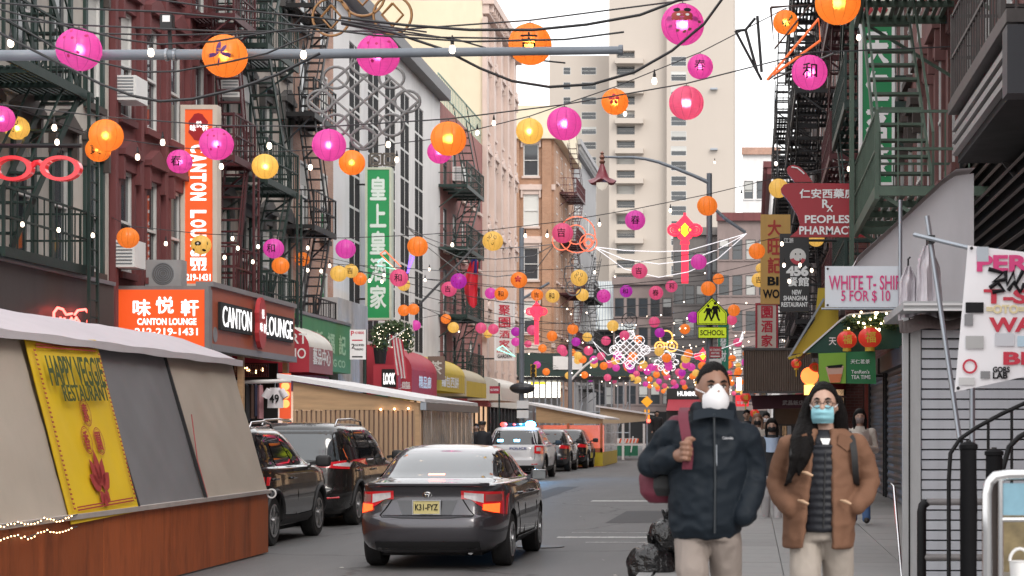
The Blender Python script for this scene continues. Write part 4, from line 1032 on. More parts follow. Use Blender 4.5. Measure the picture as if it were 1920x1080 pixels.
a, b = P(524,785,45), P(545,700,45); MB().box(a.x,b.x,45,45.05,a.z,b.z).build('panel', emi('orange_poster',(.7,.09,.03),.3), on)
for yy in (711,724,740,757): m = MB(); m.lathe([(.07,0),(.1,.004)],P(535,yy,44.99),14,axis='y'); m.build('ring_light', emi('orange_ring',(1,.35,.1),.8), on)

# posts, parking signs and other small signs on the left
def post_sign(label, px, ytop, X, plates, name='sign_post', r=.03, mt=None, z0=.15):
    d = X*F/(px-VX); t = thing(name, label, 'sign', (X,d,z0))
    MB().tube([(X,d,z0),(X,d,P(px,ytop,d).z)], r, 8).build('post', mt or MT['green_iron'], t)
    for (x0,y0,x1,y1,mt_,tx) in plates:
        a, b = P(x0,y1,d-.05), P(x1,y0,d-.05); MB().box(a.x,b.x,d-.055,d-.045,a.z,b.z).build('plate', mt_, t)
        for s, cx, cy, h, w, m_ in tx: text_on(s, P(cx,cy,d-.055), (1,0,0),(0,0,1), h*d/F, w*d/F if w else None, m_, t, bold=.02, off=.002, thick=.002)
    return t
ps = post_sign('white parking rules sign on a dark green post by the wooden shed', 684, 618, -9.35, ((656,618,686,674,MT['white'],(('P',661,625,9,6,MT['rtxt']),('NO PARKING',674,624,5,17,MT['rtxt']),('——',670,638,2.2,20,MT['rtxt']),('2',662,649,9,6,MT['ktxt']),('HOUR METERED',674,647,4,18,MT['ktxt']),('PARKING',673,655,4,16,MT['ktxt']),('——',670,669,2.4,20,MT['ktxt']))),), r=.045)
M_SRED = paper('red_sign_plate', (.38,.02,.04), .4)
post_sign('small red street sign on a post beyond the awnings at left', 936, 718, -9.3, ((918,724,937,738,M_SRED,(('NO STOPPING',927,731,4,15,MT['ltxt']),)),))
# grey lamp post with dark basket, left kerb
lp = thing('lamp_post','grey lamp post with a dark hanging bag on the left kerb','lamp post',(-9.0,75,.15))
MB().tube([(-9,75,.15),(-9,75,.9),(-9,75,9.5)], [.16,.11,.09], 10).build('pole', MT['grey_pole'], lp)
a = P(980,728,75); MB().ball(a+V3(0,-.15,0), .5, (1,.6,.45), 14, 9).build('bag', paper('black_plastic_bag',(.03,.03,.035),.35,bump=.4), lp)
for yy,w in ((760,22),(775,22)):
    a, b = P(969,yy+9,74.8), P(969+w,yy-9,74.8); MB().box(a.x,b.x,74.82,74.84,a.z,b.z).build('plate', MT['white'], lp)
MB().tube([P(980,560,75), P(1000,548,75), P(1030,530,75)], .05, 8).build('arm', MT['grey_pole'], lp)
lp2 = thing('lamp_post','far pale lamp post with white curved arm before the scaffold','lamp post',(-8.95,95,.15))
x_ = P(1069,0,95).x
MB().tube([(x_,95,.1),(x_,95,6.9)], [.13,.09], 10).build('pole', MT['grey_pole'], lp2)
MB().tube([P(1071,712,95)]+[P(1071+f*62,712-44*math.sin(f*1.5),95) for f in (.2,.4,.6,.8,1)], .055, 8).build('arm', MT['white'], lp2)
tl = thing('traffic_light','small yellow traffic light on the corner post at left','traffic light',P(1000,707,90))
a, b = P(995,706,90), P(1005,683,90)
MB().box(a.x,b.x,90,90.25,a.z,b.z).build('housing', paper('yellow_housing',(.62,.33,.02)), tl)
for k in range(3): m = MB(); m.lathe([(.1,0),(.1,-.06)], P(1000,687+k*8,90), 12, axis='y'); m.build('lens', MT['dark'], tl)
MB().tube([V3((a.x+b.x)/2,90.1,a.z), V3((a.x+b.x)/2,90.1,.15)], .05, 8).build('post', MT['grey_pole'], tl)
# sidewalk shed (scaffold) round the corner building
sc = thing('sidewalk_scaffold','dark green sidewalk shed on steel scaffold at the far left corner','scaffold',(-11,112,0))
dsc = 112.0; a, b = P(965,712,dsc), P(1180,662,dsc)
MB().box(a.x,b.x,dsc,dsc+.1,a.z+.2,b.z).build('parapet_board', paper('dark_green_board',(.025,.05,.045)), sc)
MB().box(a.x,b.x,dsc,dsc+6,a.z+.0,a.z+.19).build('deck', MT['black'], sc)
for k in range(20):
    x = a.x + (b.x-a.x)*k/19; MB().tube([(x,dsc+.3,0),(x,dsc+.3,a.z)], .045, 6).build('upright', MT['steel'], sc)
for z in (1.4, 2.6): MB().tube([(a.x,dsc+.25,z),(b.x,dsc+.25,z)], .035, 6).build('ledger', MT['steel'], sc)
for k in range(5): MB().tube([(a.x+.3+k*1.3,dsc+.27,.3),(a.x+1.4+k*1.3,dsc+.27,3.2)], .03, 6).build('brace', MT['steel'], sc)
MB().box(P(1037,0,dsc).x, P(1092,0,dsc).x, dsc-.06, dsc-.01, P(0,693,dsc).z, P(0,668,dsc).z).build('white_panel', MT['white'], sc)
bs = sign('bright lit shop window with yellow sign under the far scaffold', 978, 695, 1050, 745, 118, emi('bright_shop_light',(1,.95,.8),1.6), (), None, name='shop_window', cat='shop window')
a, b = P(997,722,117.9), P(1028,714,117.9); a, b = P(995,722-1,117.9), P(1025,712-1,117.9); MB().box(a.x,b.x,117.85,117.95,a.z,b.z).build('yellow_sign', emi('yellow_lit_sign',(.95,.75,.05),1.0), bs)
MB().box(P(978,0,118).x, P(1050,0,118).x, 118.0, 118.3, 0, P(0,746,118).z).build('base_wall', M_GREYW, bs)
for x, y_, w, h in ((1097,742,12,24),(1096,768,14,20),(1112,772,12,10)):
    pass
# white vertical sign, flag, garland
wsn = sign('white vertical sign with dark red characters on the left row', 929, 566, 962, 674, 92, paper('white_sign_face',(.68,.64,.63)), (('GARDEN',946,668,7,26,MT['ktxt']),('KWEI YUEN',946,659,5,28,MT['rtxt'])), MT['white'], thick=.25, name='blade_sign')
stack_text(wsn, '聚園', 946, 570, 616, 22, 92, MT['rtxt'], .02); stack_text(wsn, '酒家', 946, 618, 654, 20, 92, MT['rtxt'], .02)
bracket_bar(wsn, V3(XL,92.1,5), V3(P(929,0,92).x,92.1,5), .04)
fl = thing('flag','red flag with blue canton hanging from a slanted pole','flag',P(880,580,66)); df = 66.0
MB().tube([P(785,572,60)+V3(-.0,0,0), P(905,448,66)], .04, 6).build('pole', MT['black'], fl)
rows = []
for j in range(9):
    v = j/8; r = []
    for i in range(9):
        u = i/8; x0_ = 878+(8 if j < 7 else 12)*.5 - 12*math.sin(v*2.6); x1_ = 897-2*v
        p = P(x0_+(x1_-x0_)*u, 490+v*88*(1-.18*abs(u-.55)), df); r.append(p+V3(0,.08*math.sin(u*9+v*2),0))
    rows.append(r)
m = MB(); m.grid(rows, flip=True); m.build('cloth', paper('red_flag_cloth',(.62,.025,.04),.6), fl, smooth=60)
m = MB(); m.grid([[P(884+10*u,486+26*v,df-.03)+V3(0,.06*math.sin(u*7),0) for u in (0,.25,.5,.75,1)] for v in (0,.5,1)], flip=True); m.build('canton', paper('blue_flag_cloth',(.03,.03,.16),.6), fl, smooth=60)
uf = thing('flag','striped red and white flag draped beside the hanging greenery','flag',P(742,700,58)); 
for k in range(7):
    m = MB(); m.grid([[P(732+k*3.2+q*3.2+v*10, 628+k*1.5+v*74, 58)+V3(0,.05*math.sin(k+v*5),0) for q in (0,1)] for v in (0,.25,.5,.75,1)], flip=True); m.build('stripe', paper('flag_red',(.5,.04,.07)) if k%2==0 else paper('flag_white',(.66,.6,.62)), uf)
MB().tube([P(728,640,58), P(760,618,58)], .02, 6).build('pole', MT['white'], uf)
def leaf_mass(mb, c, rad, n, size, seed):
    rnd = random.Random(seed); c = Vector(c)
    for _ in range(n):
        while True:
            q = V3(rnd.uniform(-1,1), rnd.uniform(-1,1), rnd.uniform(-1,1))
            if q.length < 1: break
        p = c + V3(q.x*rad[0], q.y*rad[1], q.z*rad[2]); a = V3(rnd.gauss(0,1),rnd.gauss(0,1),rnd.gauss(0,1)).normalized()*size; b_ = a.orthogonal().normalized()*size*.45
        mb.face([p-a, p+b_, p+a, p-b_])
M_FOL = mat('green_foliage', (.05,.085,.03), .6, var=.4, scale=9, bump=0)
gb = thing('hanging_garland','lit greenery garland hanging beneath the green blade sign','garland',P(735,650,60))
m = MB()
for x, y_, rx, rz in ((708,632,.28,.42),(722,618,.35,.25),(738,612,.35,.22),(756,622,.33,.3),(766,640,.2,.42),(715,650,.2,.3)): leaf_mass(m, P(x,y_,60), (rx,.25,rz), 170, .07, x)
m.build('leaves', M_FOL, gb); m = MB()
for k in range(45): m.ball(P(random.uniform(700,772), random.uniform(606,652), 59.7), .012, nu=5, nv=3)
m.build('bulb_row', emi('fairy_light',(1,.85,.65),2.2), gb)
MB().lathe([(.16,0),(.2,.3),(.22,.5)], P(713,682,60), 12).build('pot', MT['dark'], gb)
# air conditioners
def aircon(label, px, py, X, side, w=.75, h=.5, dp=.5):
    q = PX(px, py, X+side*.25); t = thing('air_conditioner', label, 'air conditioner', (X+side*dp/2, q.y, q.z-h/2))
    MB().box(min(X,X+side*dp), max(X,X+side*dp), q.y-w/2, q.y+w/2, q.z-h/2, q.z+h/2).build('case', MT['white'], t)
    m = MB()
    for k in range(7): m.box(X+side*.08, X+side*dp*.9, q.y-w/2-.012, q.y-w/2-.002, q.z-h/2+.06+k*h/8, q.z-h/2+.06+k*h/8+.025)
    m.build('grille', MT['steel'], t); return t
aircon('white window air conditioner on the red tenement behind the horizontal pole', 243, 170, XL, 1)
aircon('white window air conditioner above the vertical orange sign', 440, 165, XL, 1, .9, .6)
aircon('white window air conditioner low on the red tenement near the orange lantern', 240, 478, XL, 1, .7, .55)
aircon('window air conditioner on the pink red brick house', 862, 328, XL, 1, .9, .6)
oc = thing('condenser_unit','round-fan air conditioning condenser on top of the orange sign','air conditioner',P(305,545,41))
a, b = P(272,536,41), P(340,487,41); MB().box(a.x,b.x,41,41.4,a.z,b.z).build('case', mat('grey_metal_case',(.33,.33,.34),.5), oc)
m = MB(); m.lathe([(.0,-.012),(.22,-.012),(.23,0)], P(306,513,41), 24, axis='y'); m.build('fan_recess', mat('grey_fan_mesh',(.14,.14,.145),.6,var=.4,scale=30), oc)
for k in range(5):
    m = MB(); rr_ = .05+k*.042; m.lathe([(rr_,-.02),(rr_+.012,-.02),(rr_+.012,-.013),(rr_,-.013),(rr_,-.02)], P(306,513,41), 24, axis='y'); m.build('grille_ring', MT['steel'], oc)
MB().box(a.x,b.x,41,41.4,a.z-.55,a.z-.001).build('stand', MT['black'], oc)
# ================================================================ VEHICLES
def interp(tab, z):
    if z <= tab[0][0]: return tab[0][1:]
    for a, b in zip(tab, tab[1:]):
        if z <= b[0]:
            f = (z-a[0])/(b[0]-a[0]); return tuple(p+(q-p)*f for p, q in zip(a[1:], b[1:]))
    return tab[-1][1:]
class Car:
    """body from horizontal outlines: table rows (z, half width, y rear, y front, corner exponent); y runs forward from the rear bumper"""
    def __init__(s, name, label, tab, loc, rz, paint, wheels, wr, group=None, cat='car'):
        s.tab = tab; s.t = thing(name, label, cat, loc, rz, group); s.paint = paint; s.wheels = wheels; s.wr = wr
    def par(s, z): return interp(s.tab, z)
    def rear(s, x, z, off=0):
        w, yr, yf, n = s.par(z); l = (yf-yr)/2; f = min(.9999, abs(x)/w); y = (yr+yf)/2 - l*(1-f**n)**(1/n)
        return V3(x, y-off, z)
    def side(s, y, z, sg=1, off=0):
        w, yr, yf, n = s.par(z); l = (yf-yr)/2; f = min(.9999, abs(y-(yr+yf)/2)/l); x = w*(1-f**n)**(1/n)
        return V3(sg*(x+off), y, z)
    def outline(s, z, N=72):
        w, yr, yf, n = s.par(z); l = (yf-yr)/2; c = (yr+yf)/2; pts = []
        for k in range(N):
            t = 2*math.pi*k/N; cs, sn = math.cos(t), math.sin(t)
            r = (abs(cs)**n + abs(sn)**n)**(-1/n)          # superellipse in polar form: even corners
            pts.append(V3(w*r*cs, c+l*r*sn, z))
        return pts
    def body(s, zs, crown=.03):
        rows = [s.outline(z) for z in zs]
        mb = MB(); mb.grid(rows, closed=True); mb.face(rows[0][::-1])
        top = rows[-1]; c = sum(top, V3(0,0,0))/len(top)
        prev = top
        for f in (.75,.45,.15):
            r = [c + (p-c)*f + V3(0,0,crown*(1-f*f)) for p in top]; mb.grid([prev, r], closed=True); prev = r
        mb.face(prev)
        me = mb.mesh('body'); me.materials.append(s.paint); me.materials.append(MT['dark'])
        bm = bmesh.new(); bm.from_mesh(me); bmesh.ops.remove_doubles(bm, verts=bm.verts, dist=1e-4); bmesh.ops.recalc_face_normals(bm, faces=bm.faces); bm.to_mesh(me); bm.free()
        tmp = bpy.data.objects.new('tmp_body', me)
        cut = MB()
        for yw in s.wheels:
            for sg in (-1, 1):
                cut.lathe([(s.wr+.055, -.16), (s.wr+.055, .4)] if sg > 0 else [(s.wr+.055,-.4),(s.wr+.055,.16)], (sg*(s.par(.4)[0]-.2), yw, s.wr), 36, axis='x')
        cme = cut.mesh('tmp_cut'); cme.materials.append(MT['dark'])
        bm = bmesh.new(); bm.from_mesh(cme); bmesh.ops.recalc_face_normals(bm, faces=bm.faces); bm.to_mesh(cme); bm.free()
        co = bpy.data.objects.new('tmp_cut', cme)
        md = tmp.modifiers.new('b', 'BOOLEAN'); md.object = co; md.operation = 'DIFFERENCE'; md.solver = 'EXACT'; md.material_mode = 'TRANSFER'
        me2 = evaluated(tmp, (co,))
        bpy.data.objects.remove(tmp); bpy.data.objects.remove(co)
        shade(me2, 32)
        s.b = link('body', me2, None, s.t); return s.b
    def rpatch(s, name, x0, x1, z0, z1, mt, off=.006, nx=12, nz=8, shape=None, parent=None, thick=.0):
        """patch lying on the rear of the body; shape(u,v)->(x,z) overrides the rectangle"""
        f = shape or (lambda u, v: (x0+(x1-x0)*u, z0+(z1-z0)*v))
        g = [[s.rear(*f(i/nx, j/nz), off) for i in range(nx+1)] for j in range(nz+1)]
        m = MB(); m.grid(g, flip=False)
        edge = [s.rear(*f(i/nx, 0), -.01) for i in range(nx+1)]; m.grid([edge, g[0]])
        edge = [s.rear(*f(i/nx, 1), -.01) for i in range(nx+1)]; m.grid([g[-1], edge])
        for q in (0, -1):
            e0 = [g[j][q] for j in range(nz+1)]; e1 = [s.rear(*f(0 if q==0 else 1, j/nz), -.01) for j in range(nz+1)]; m.grid([e0, e1])
        return m.build(name, mt, parent or s.t, local=True, smooth=40)
    def spatch(s, name, pts_lo, pts_hi, mt, sg=1, off=.006, nz=6, parent=None):
        """patch on a side between a lower and an upper polyline of (y,z)"""
        g = []
        for j in range(nz+1):
            g.append([s.side(a[0]+(b[0]-a[0])*j/nz, a[1]+(b[1]-a[1])*j/nz, sg, off) for a, b in zip(pts_lo, pts_hi)])
        m = MB(); m.grid(g, flip=sg < 0)
        return m.build(name, mt, parent or s.t, local=True, smooth=40)
    def sline(s, name, pts, mt, sg=1, r=.006, off=.002):
        return MB().tube([s.side(y, z, sg, off) for y, z in pts], r, 5).build(name, mt, s.t, local=True, smooth=60)
    def rline(s, name, pts, mt, r=.006, off=.002):
        return MB().tube([s.rear(x, z, off) for x, z in pts], r, 5).build(name, mt, s.t, local=True, smooth=60)
    def wheel(s, rim_mt, spokes=5):
        for yw in s.wheels:
            for sg in (-1, 1):
                r = s.wr; x = sg*(s.par(.4)[0]-.12); wd = .11
                ty = MB(); ty.lathe([(r*.62,-wd),(r*.93,-wd),(r,-wd*.75),(r,wd*.75),(r*.93,wd),(r*.62,wd)], (x, yw, r), 40, axis='x', cap=False)
                to = ty.build('wheel', MT['rubber'], s.t, local=True, smooth=35)
                m = MB(); xo = x+sg*.098
                m.lathe([(r*.6,-.02),(r*.66,0),(r*.66,.02),(r*.58,.02)], (xo, yw, r), 32, axis='x', cap=False)
                for k in range(spokes):
                    for dd in (-.14,.14):
                        a = 2*math.pi*k/spokes+.3
                        m.bar((xo, yw+.05*math.cos(a), r+.05*math.sin(a)), (xo, yw+r*.61*math.cos(a+dd), r+r*.61*math.sin(a+dd)), .028, .03, up=(1,0,0))
                m.lathe([(.055,-.02),(.05,.03),(0.001,.032)] if sg > 0 else [(0.001,-.032),(.05,-.03),(.055,.02)], (xo, yw, r), 14, axis='x')
                m.build('rim', rim_mt, to, local=True, smooth=35)
                MB().lathe([(.001,-.01),(r*.61,-.01),(r*.61,0)], (x+sg*.03, yw, r), 24, axis='x').build('brake_disc', MT['dark'], to, local=True)
    def underside(s):
        w = s.par(.4)[0]; MB().box(-w+.3, w-.3, .45, s.par(.4)[2]-.5, .16, .3).build('floor_pan', MT['dark'], s.t, local=True)
def paint(name, c, metal=.5, rough=.32, coat=1.0): return mat(name, c, rough, metal, var=.04, scale=1.5, bump=.02, bscale=400, coat=coat)
M_TINT = mat('tinted_car_glass', (.012,.014,.017), .04, var=.2, bump=0, spec=1.0, coat=.5)
M_RWIN = mat('rear_window_glass', (.055,.066,.075), .07, var=.15, scale=1.2, bump=0, spec=1.0, coat=.6)
M_CHROME = mat('chrome', (.62,.62,.63), .12, 1.0, var=.05, bump=0)
M_RIMM = mat('alloy_rim', (.55,.55,.56), .3, .9, var=.1, bump=0)
M_TRED = mat('red_tail_lens', (.33,.008,.018), .12, var=.1, bump=0, coat=1, emit=.12, ecol=(1,.02,.02))
M_TLIT = mat('lit_brake_lens', (.8,.08,.02), .15, var=.5, scale=18, bump=0, emit=1.7, ecol=(1,.07,.012))
M_TCLR = mat('clear_lens', (.62,.60,.62), .1, var=.2, scale=20, bump=0, coat=1)
M_GAP = mat('panel_gap', (.004,.004,.004), .8, var=0, bump=0)
M_PLATE = paper('yellow_number_plate', (.66,.57,.25), .4)
M_PLATEY = paper('orange_number_plate', (.72,.36,.03), .4)

# ---- grey sedan with its brake lights on
C1 = [(.20,.74,.22,4.62,6),(.26,.83,.10,4.72,6),(.34,.885,.03,4.78,6),(.46,.90,.0,4.8,6),(.56,.905,.0,4.8,6),(.63,.905,.025,4.79,6),(.66,.905,.06,4.78,6),(.80,.90,.10,4.72,6),(.90,.89,.11,4.6,6),(.97,.875,.085,4.4,6),(1.005,.86,.07,4.1,6.5),(1.025,.84,.13,3.9,6.5),(1.045,.81,.33,3.75,6.5),(1.07,.775,.58,3.6,6.5),(1.10,.755,.70,3.5,6),(1.20,.715,.92,3.24,6),(1.30,.675,1.15,2.95,6),(1.38,.63,1.38,2.66,5.5),(1.43,.58,1.60,2.42,5),(1.455,.52,1.78,2.26,4.5)]
M_P1 = paint('graphite_car_paint', (.08,.077,.088), .6, .24)
sed = Car('sedan_car','dark grey sedan with lit brake lights driving away in the middle', C1, (-3.84, 22.6, 0), R(-.6), M_P1, (1.02,3.80), .325)
sed.body([.20,.23,.26,.30,.34,.40,.46,.51,.56,.60,.63,.645,.66,.70,.75,.80,.85,.90,.94,.97,.99,1.005,1.015,1.025,1.035,1.045,1.055,1.07,1.085,1.10,1.15,1.2,1.25,1.3,1.34,1.38,1.41,1.43,1.445,1.455], .028)
sed.wheel(M_RIMM, 5); sed.underside()
sed.rpatch('rear_window', 0,0,0,0, M_RWIN, .005, 18, 8, shape=lambda u, v: ((u*2-1)*((.69-.10*v)*(1-.02*math.cos(u*6.28))), 1.085+.30*v+.02*v*(1-(2*u-1)**2)))
for sg in (-1, 1):
    sed.spatch('window', [(.95,1.085),(1.25,1.075),(1.7,1.07),(2.12,1.065)], [(1.42,1.365),(1.6,1.39),(1.8,1.40),(2.08,1.40)], M_TINT, sg)
    sed.spatch('window', [(2.2,1.065),(2.6,1.06),(3.0,1.055),(3.3,1.05)], [(2.15,1.40),(2.35,1.385),(2.5,1.37),(2.62,1.345)], M_TINT, sg)
    sed.sline('window_trim', [(.9,1.07),(1.6,1.055),(2.4,1.05),(3.35,1.04)], M_CHROME, sg, .008, .006)
    for yy in (2.14, 3.3): sed.sline('door_gap', [(yy,1.04),(yy-.02,.7),(yy-.05,.36)], M_GAP, sg, .006)
    sed.sline('door_gap', [(1.32,1.05),(1.42,.75),(1.62,.5),(1.68,.36),(3.2,.34)], M_GAP, sg, .006)
    for yy in (1.5, 2.62): MB().tube([sed.side(yy,.87,sg,.0), sed.side(yy+.02,.875,sg,.035), sed.side(yy+.2,.878,sg,.035), sed.side(yy+.22,.873,sg,.0)], .016, 8).build('door_handle', M_P1, sed.t, local=True, smooth=60)
    sed.sline('character_line', [(.3,.865),(1.2,.87),(2.4,.86),(3.6,.85),(4.3,.82)], M_P1, sg, .016, -.006)
    sed.spatch('side_skirt', [(1.45,.25),(2.4,.25),(3.4,.25)], [(1.45,.34),(2.4,.34),(3.4,.34)], M_P1, sg, .018, 2)
    m = MB(); m.ball((sg*.97,3.02,1.07), .1, (1.1,.65,.68), 20, 12, .5); mo = m.build('wing_mirror', M_P1, sed.t, local=True, smooth=60)
    MB().obox(V3(sg*.975,2.955,1.07), V3(.085,0,0), V3(0,.004,0), V3(0,0,.058)).build('mirror_glass', M_RWIN, mo, local=True)
    MB().bar((sg*.80,3.05,1.03),(sg*.92,3.03,1.05), .05).build('mirror_arm', M_P1, mo, local=True)
    # tail lamp: red surround, clear upper lens, lit lower lens
    def lamp(u, v, sg=sg):
        x = .40+.475*u; top = .945-.02*u; bot = .845-.20*max(0,(u-.25)/.75)**.75
        return (sg*x, bot+(top-bot)*v) if sg > 0 else (-x, bot+(top-bot)*v)
    tl_ = sed.rpatch('tail_light', 0,0,0,0, M_TRED, .010, 14, 8, shape=lamp if sg > 0 else (lambda u, v: lamp(1-u, v)))
    def lens(u, v, a, b, c, e):
        x = a+(b-a)*u; top = e-.02*u; bot = c[0]+(c[1]-c[0])*u; return (x, bot+(top-bot)*v)
    fn = lambda u, v: lens(u, v, .435, .66, (.862,.80), .925)
    sed.rpatch('clear_lens', 0,0,0,0, M_TCLR, .016, 8, 4, shape=fn if sg > 0 else (lambda u, v: (-fn(1-u,v)[0], fn(1-u,v)[1])), parent=tl_)
    fn2 = lambda u, v: (.655+.165*u, (.72-.045*u)+((.785+.005*u)-(.72-.045*u))*v)
    sed.rpatch('brake_lens', 0,0,0,0, M_TLIT, .017, 8, 6, shape=fn2 if sg > 0 else (lambda u, v: (-fn2(1-u,v)[0], fn2(1-u,v)[1])), parent=tl_)
    fn3 = lambda u, v: (.68+.155*u, .815+(.9-.815)*v)
    sed.rpatch('clear_lens', 0,0,0,0, mat('smoky_lens',(.3,.1,.1),.1,coat=1,bump=0), .016, 6, 3, shape=fn3 if sg > 0 else (lambda u, v: (-fn3(1-u,v)[0], fn3(1-u,v)[1])), parent=tl_)
# bootlid spoiler, gaps, plate, badge, high brake light
m = MB()
rows = []
for k in range(25):
    x = -.72+1.44*k/24; e = 1-abs(x/.74)**6
    b_ = sed.rear(x, 1.0); rows.append([b_+V3(0,.10,.032), b_+V3(0,-.015*e,.034+.012*e), b_+V3(0,-.05*e,.022+.006*e), b_+V3(0,-.045*e,.004), b_+V3(0,.0,-.012)])
m.grid(rows); m.build('spoiler', M_P1, sed.t, local=True, smooth=50)
sed.rline('boot_gap', [(-.42,.84),(-.50,.72),(-.555,.66),(-.53,.635),(-.3,.628),(0,.626),(.3,.628),(.53,.635),(.555,.66),(.50,.72),(.42,.84)], M_GAP, .008, .0)
for sg in (-1,1): sed.rline('boot_gap', [(sg*.41,.95),(sg*.40,.9),(sg*.41,.85)], M_GAP, .006, .0)
sed.rpatch('plate_recess', -.30, .30, .665, .83, paint('graphite_dark',(.045,.045,.05)), .004, 6, 4, shape=lambda u, v: ((u*2-1)*(.29+.07*v), .665+.165*v))
pl = MB(); pl.box(-.16,.16,.045,.052,.67,.83); po = pl.build('number_plate', M_PLATE, sed.t, local=True)
m = MB()
for q in ((-.168,-.155,.662,.838),(.155,.168,.662,.838),(-.155,.155,.826,.838),(-.155,.155,.662,.676)): m.box(q[0],q[1],.036,.05,q[2],q[3])
m.build('plate_frame', M_CHROME, po, local=True)
def ltext(s, c, hgt, w, mt, parent, u=(1,0,0), v=(0,0,1), bold=.02, off=.003, thick=.003):
    sv = ORG.get(parent.name); ORG[parent.name] = V3(0,0,0); o = text_on(s, c, u, v, hgt, w, mt, parent, bold=bold, off=off, thick=thick); ORG[parent.name] = sv; return o
ltext('K31-FYZ', (0,.045,.752), .075, .27, MT['ktxt'], po); ltext('GARDEN STATE', (0,.04,.669), .012, .15, MT['ktxt'], po)
m = MB()
for rx, rz, cz in ((.052,.034,0),(.017,.034,0),(.034,.012,.016)):
    m.tube([sed.rear(rx*math.cos(t*.2617), .895+cz+rz*math.sin(t*.2617), .012) for t in range(25)], .006, 5)
m.build('badge', M_CHROME, sed.t, local=True, smooth=60)
m = MB(); m.box(-.09,.09,1.04,1.06,1.10,1.118); 
sed.rpatch('high_brake_light', -.10, .10, 1.10, 1.132, emi('bright_red_led',(1,.12,.08),6), .012, 8, 2)
sed.rpatch('lower_bumper', -.62, .62, .245, .345, mat('black_bumper_plastic',(.02,.02,.022),.6), .008, 14, 3)
MB().lathe([(.028,0),(.034,0),(.034,.2),(.028,.2),(.028,0.001)], (.48,.30,.21), 12, axis='y').build('exhaust_pipe', M_CHROME, sed.t, local=True)
ltext('CAMRY', (-.47,.118,.775), .028, .16, M_CHROME, sed.t, off=.012)

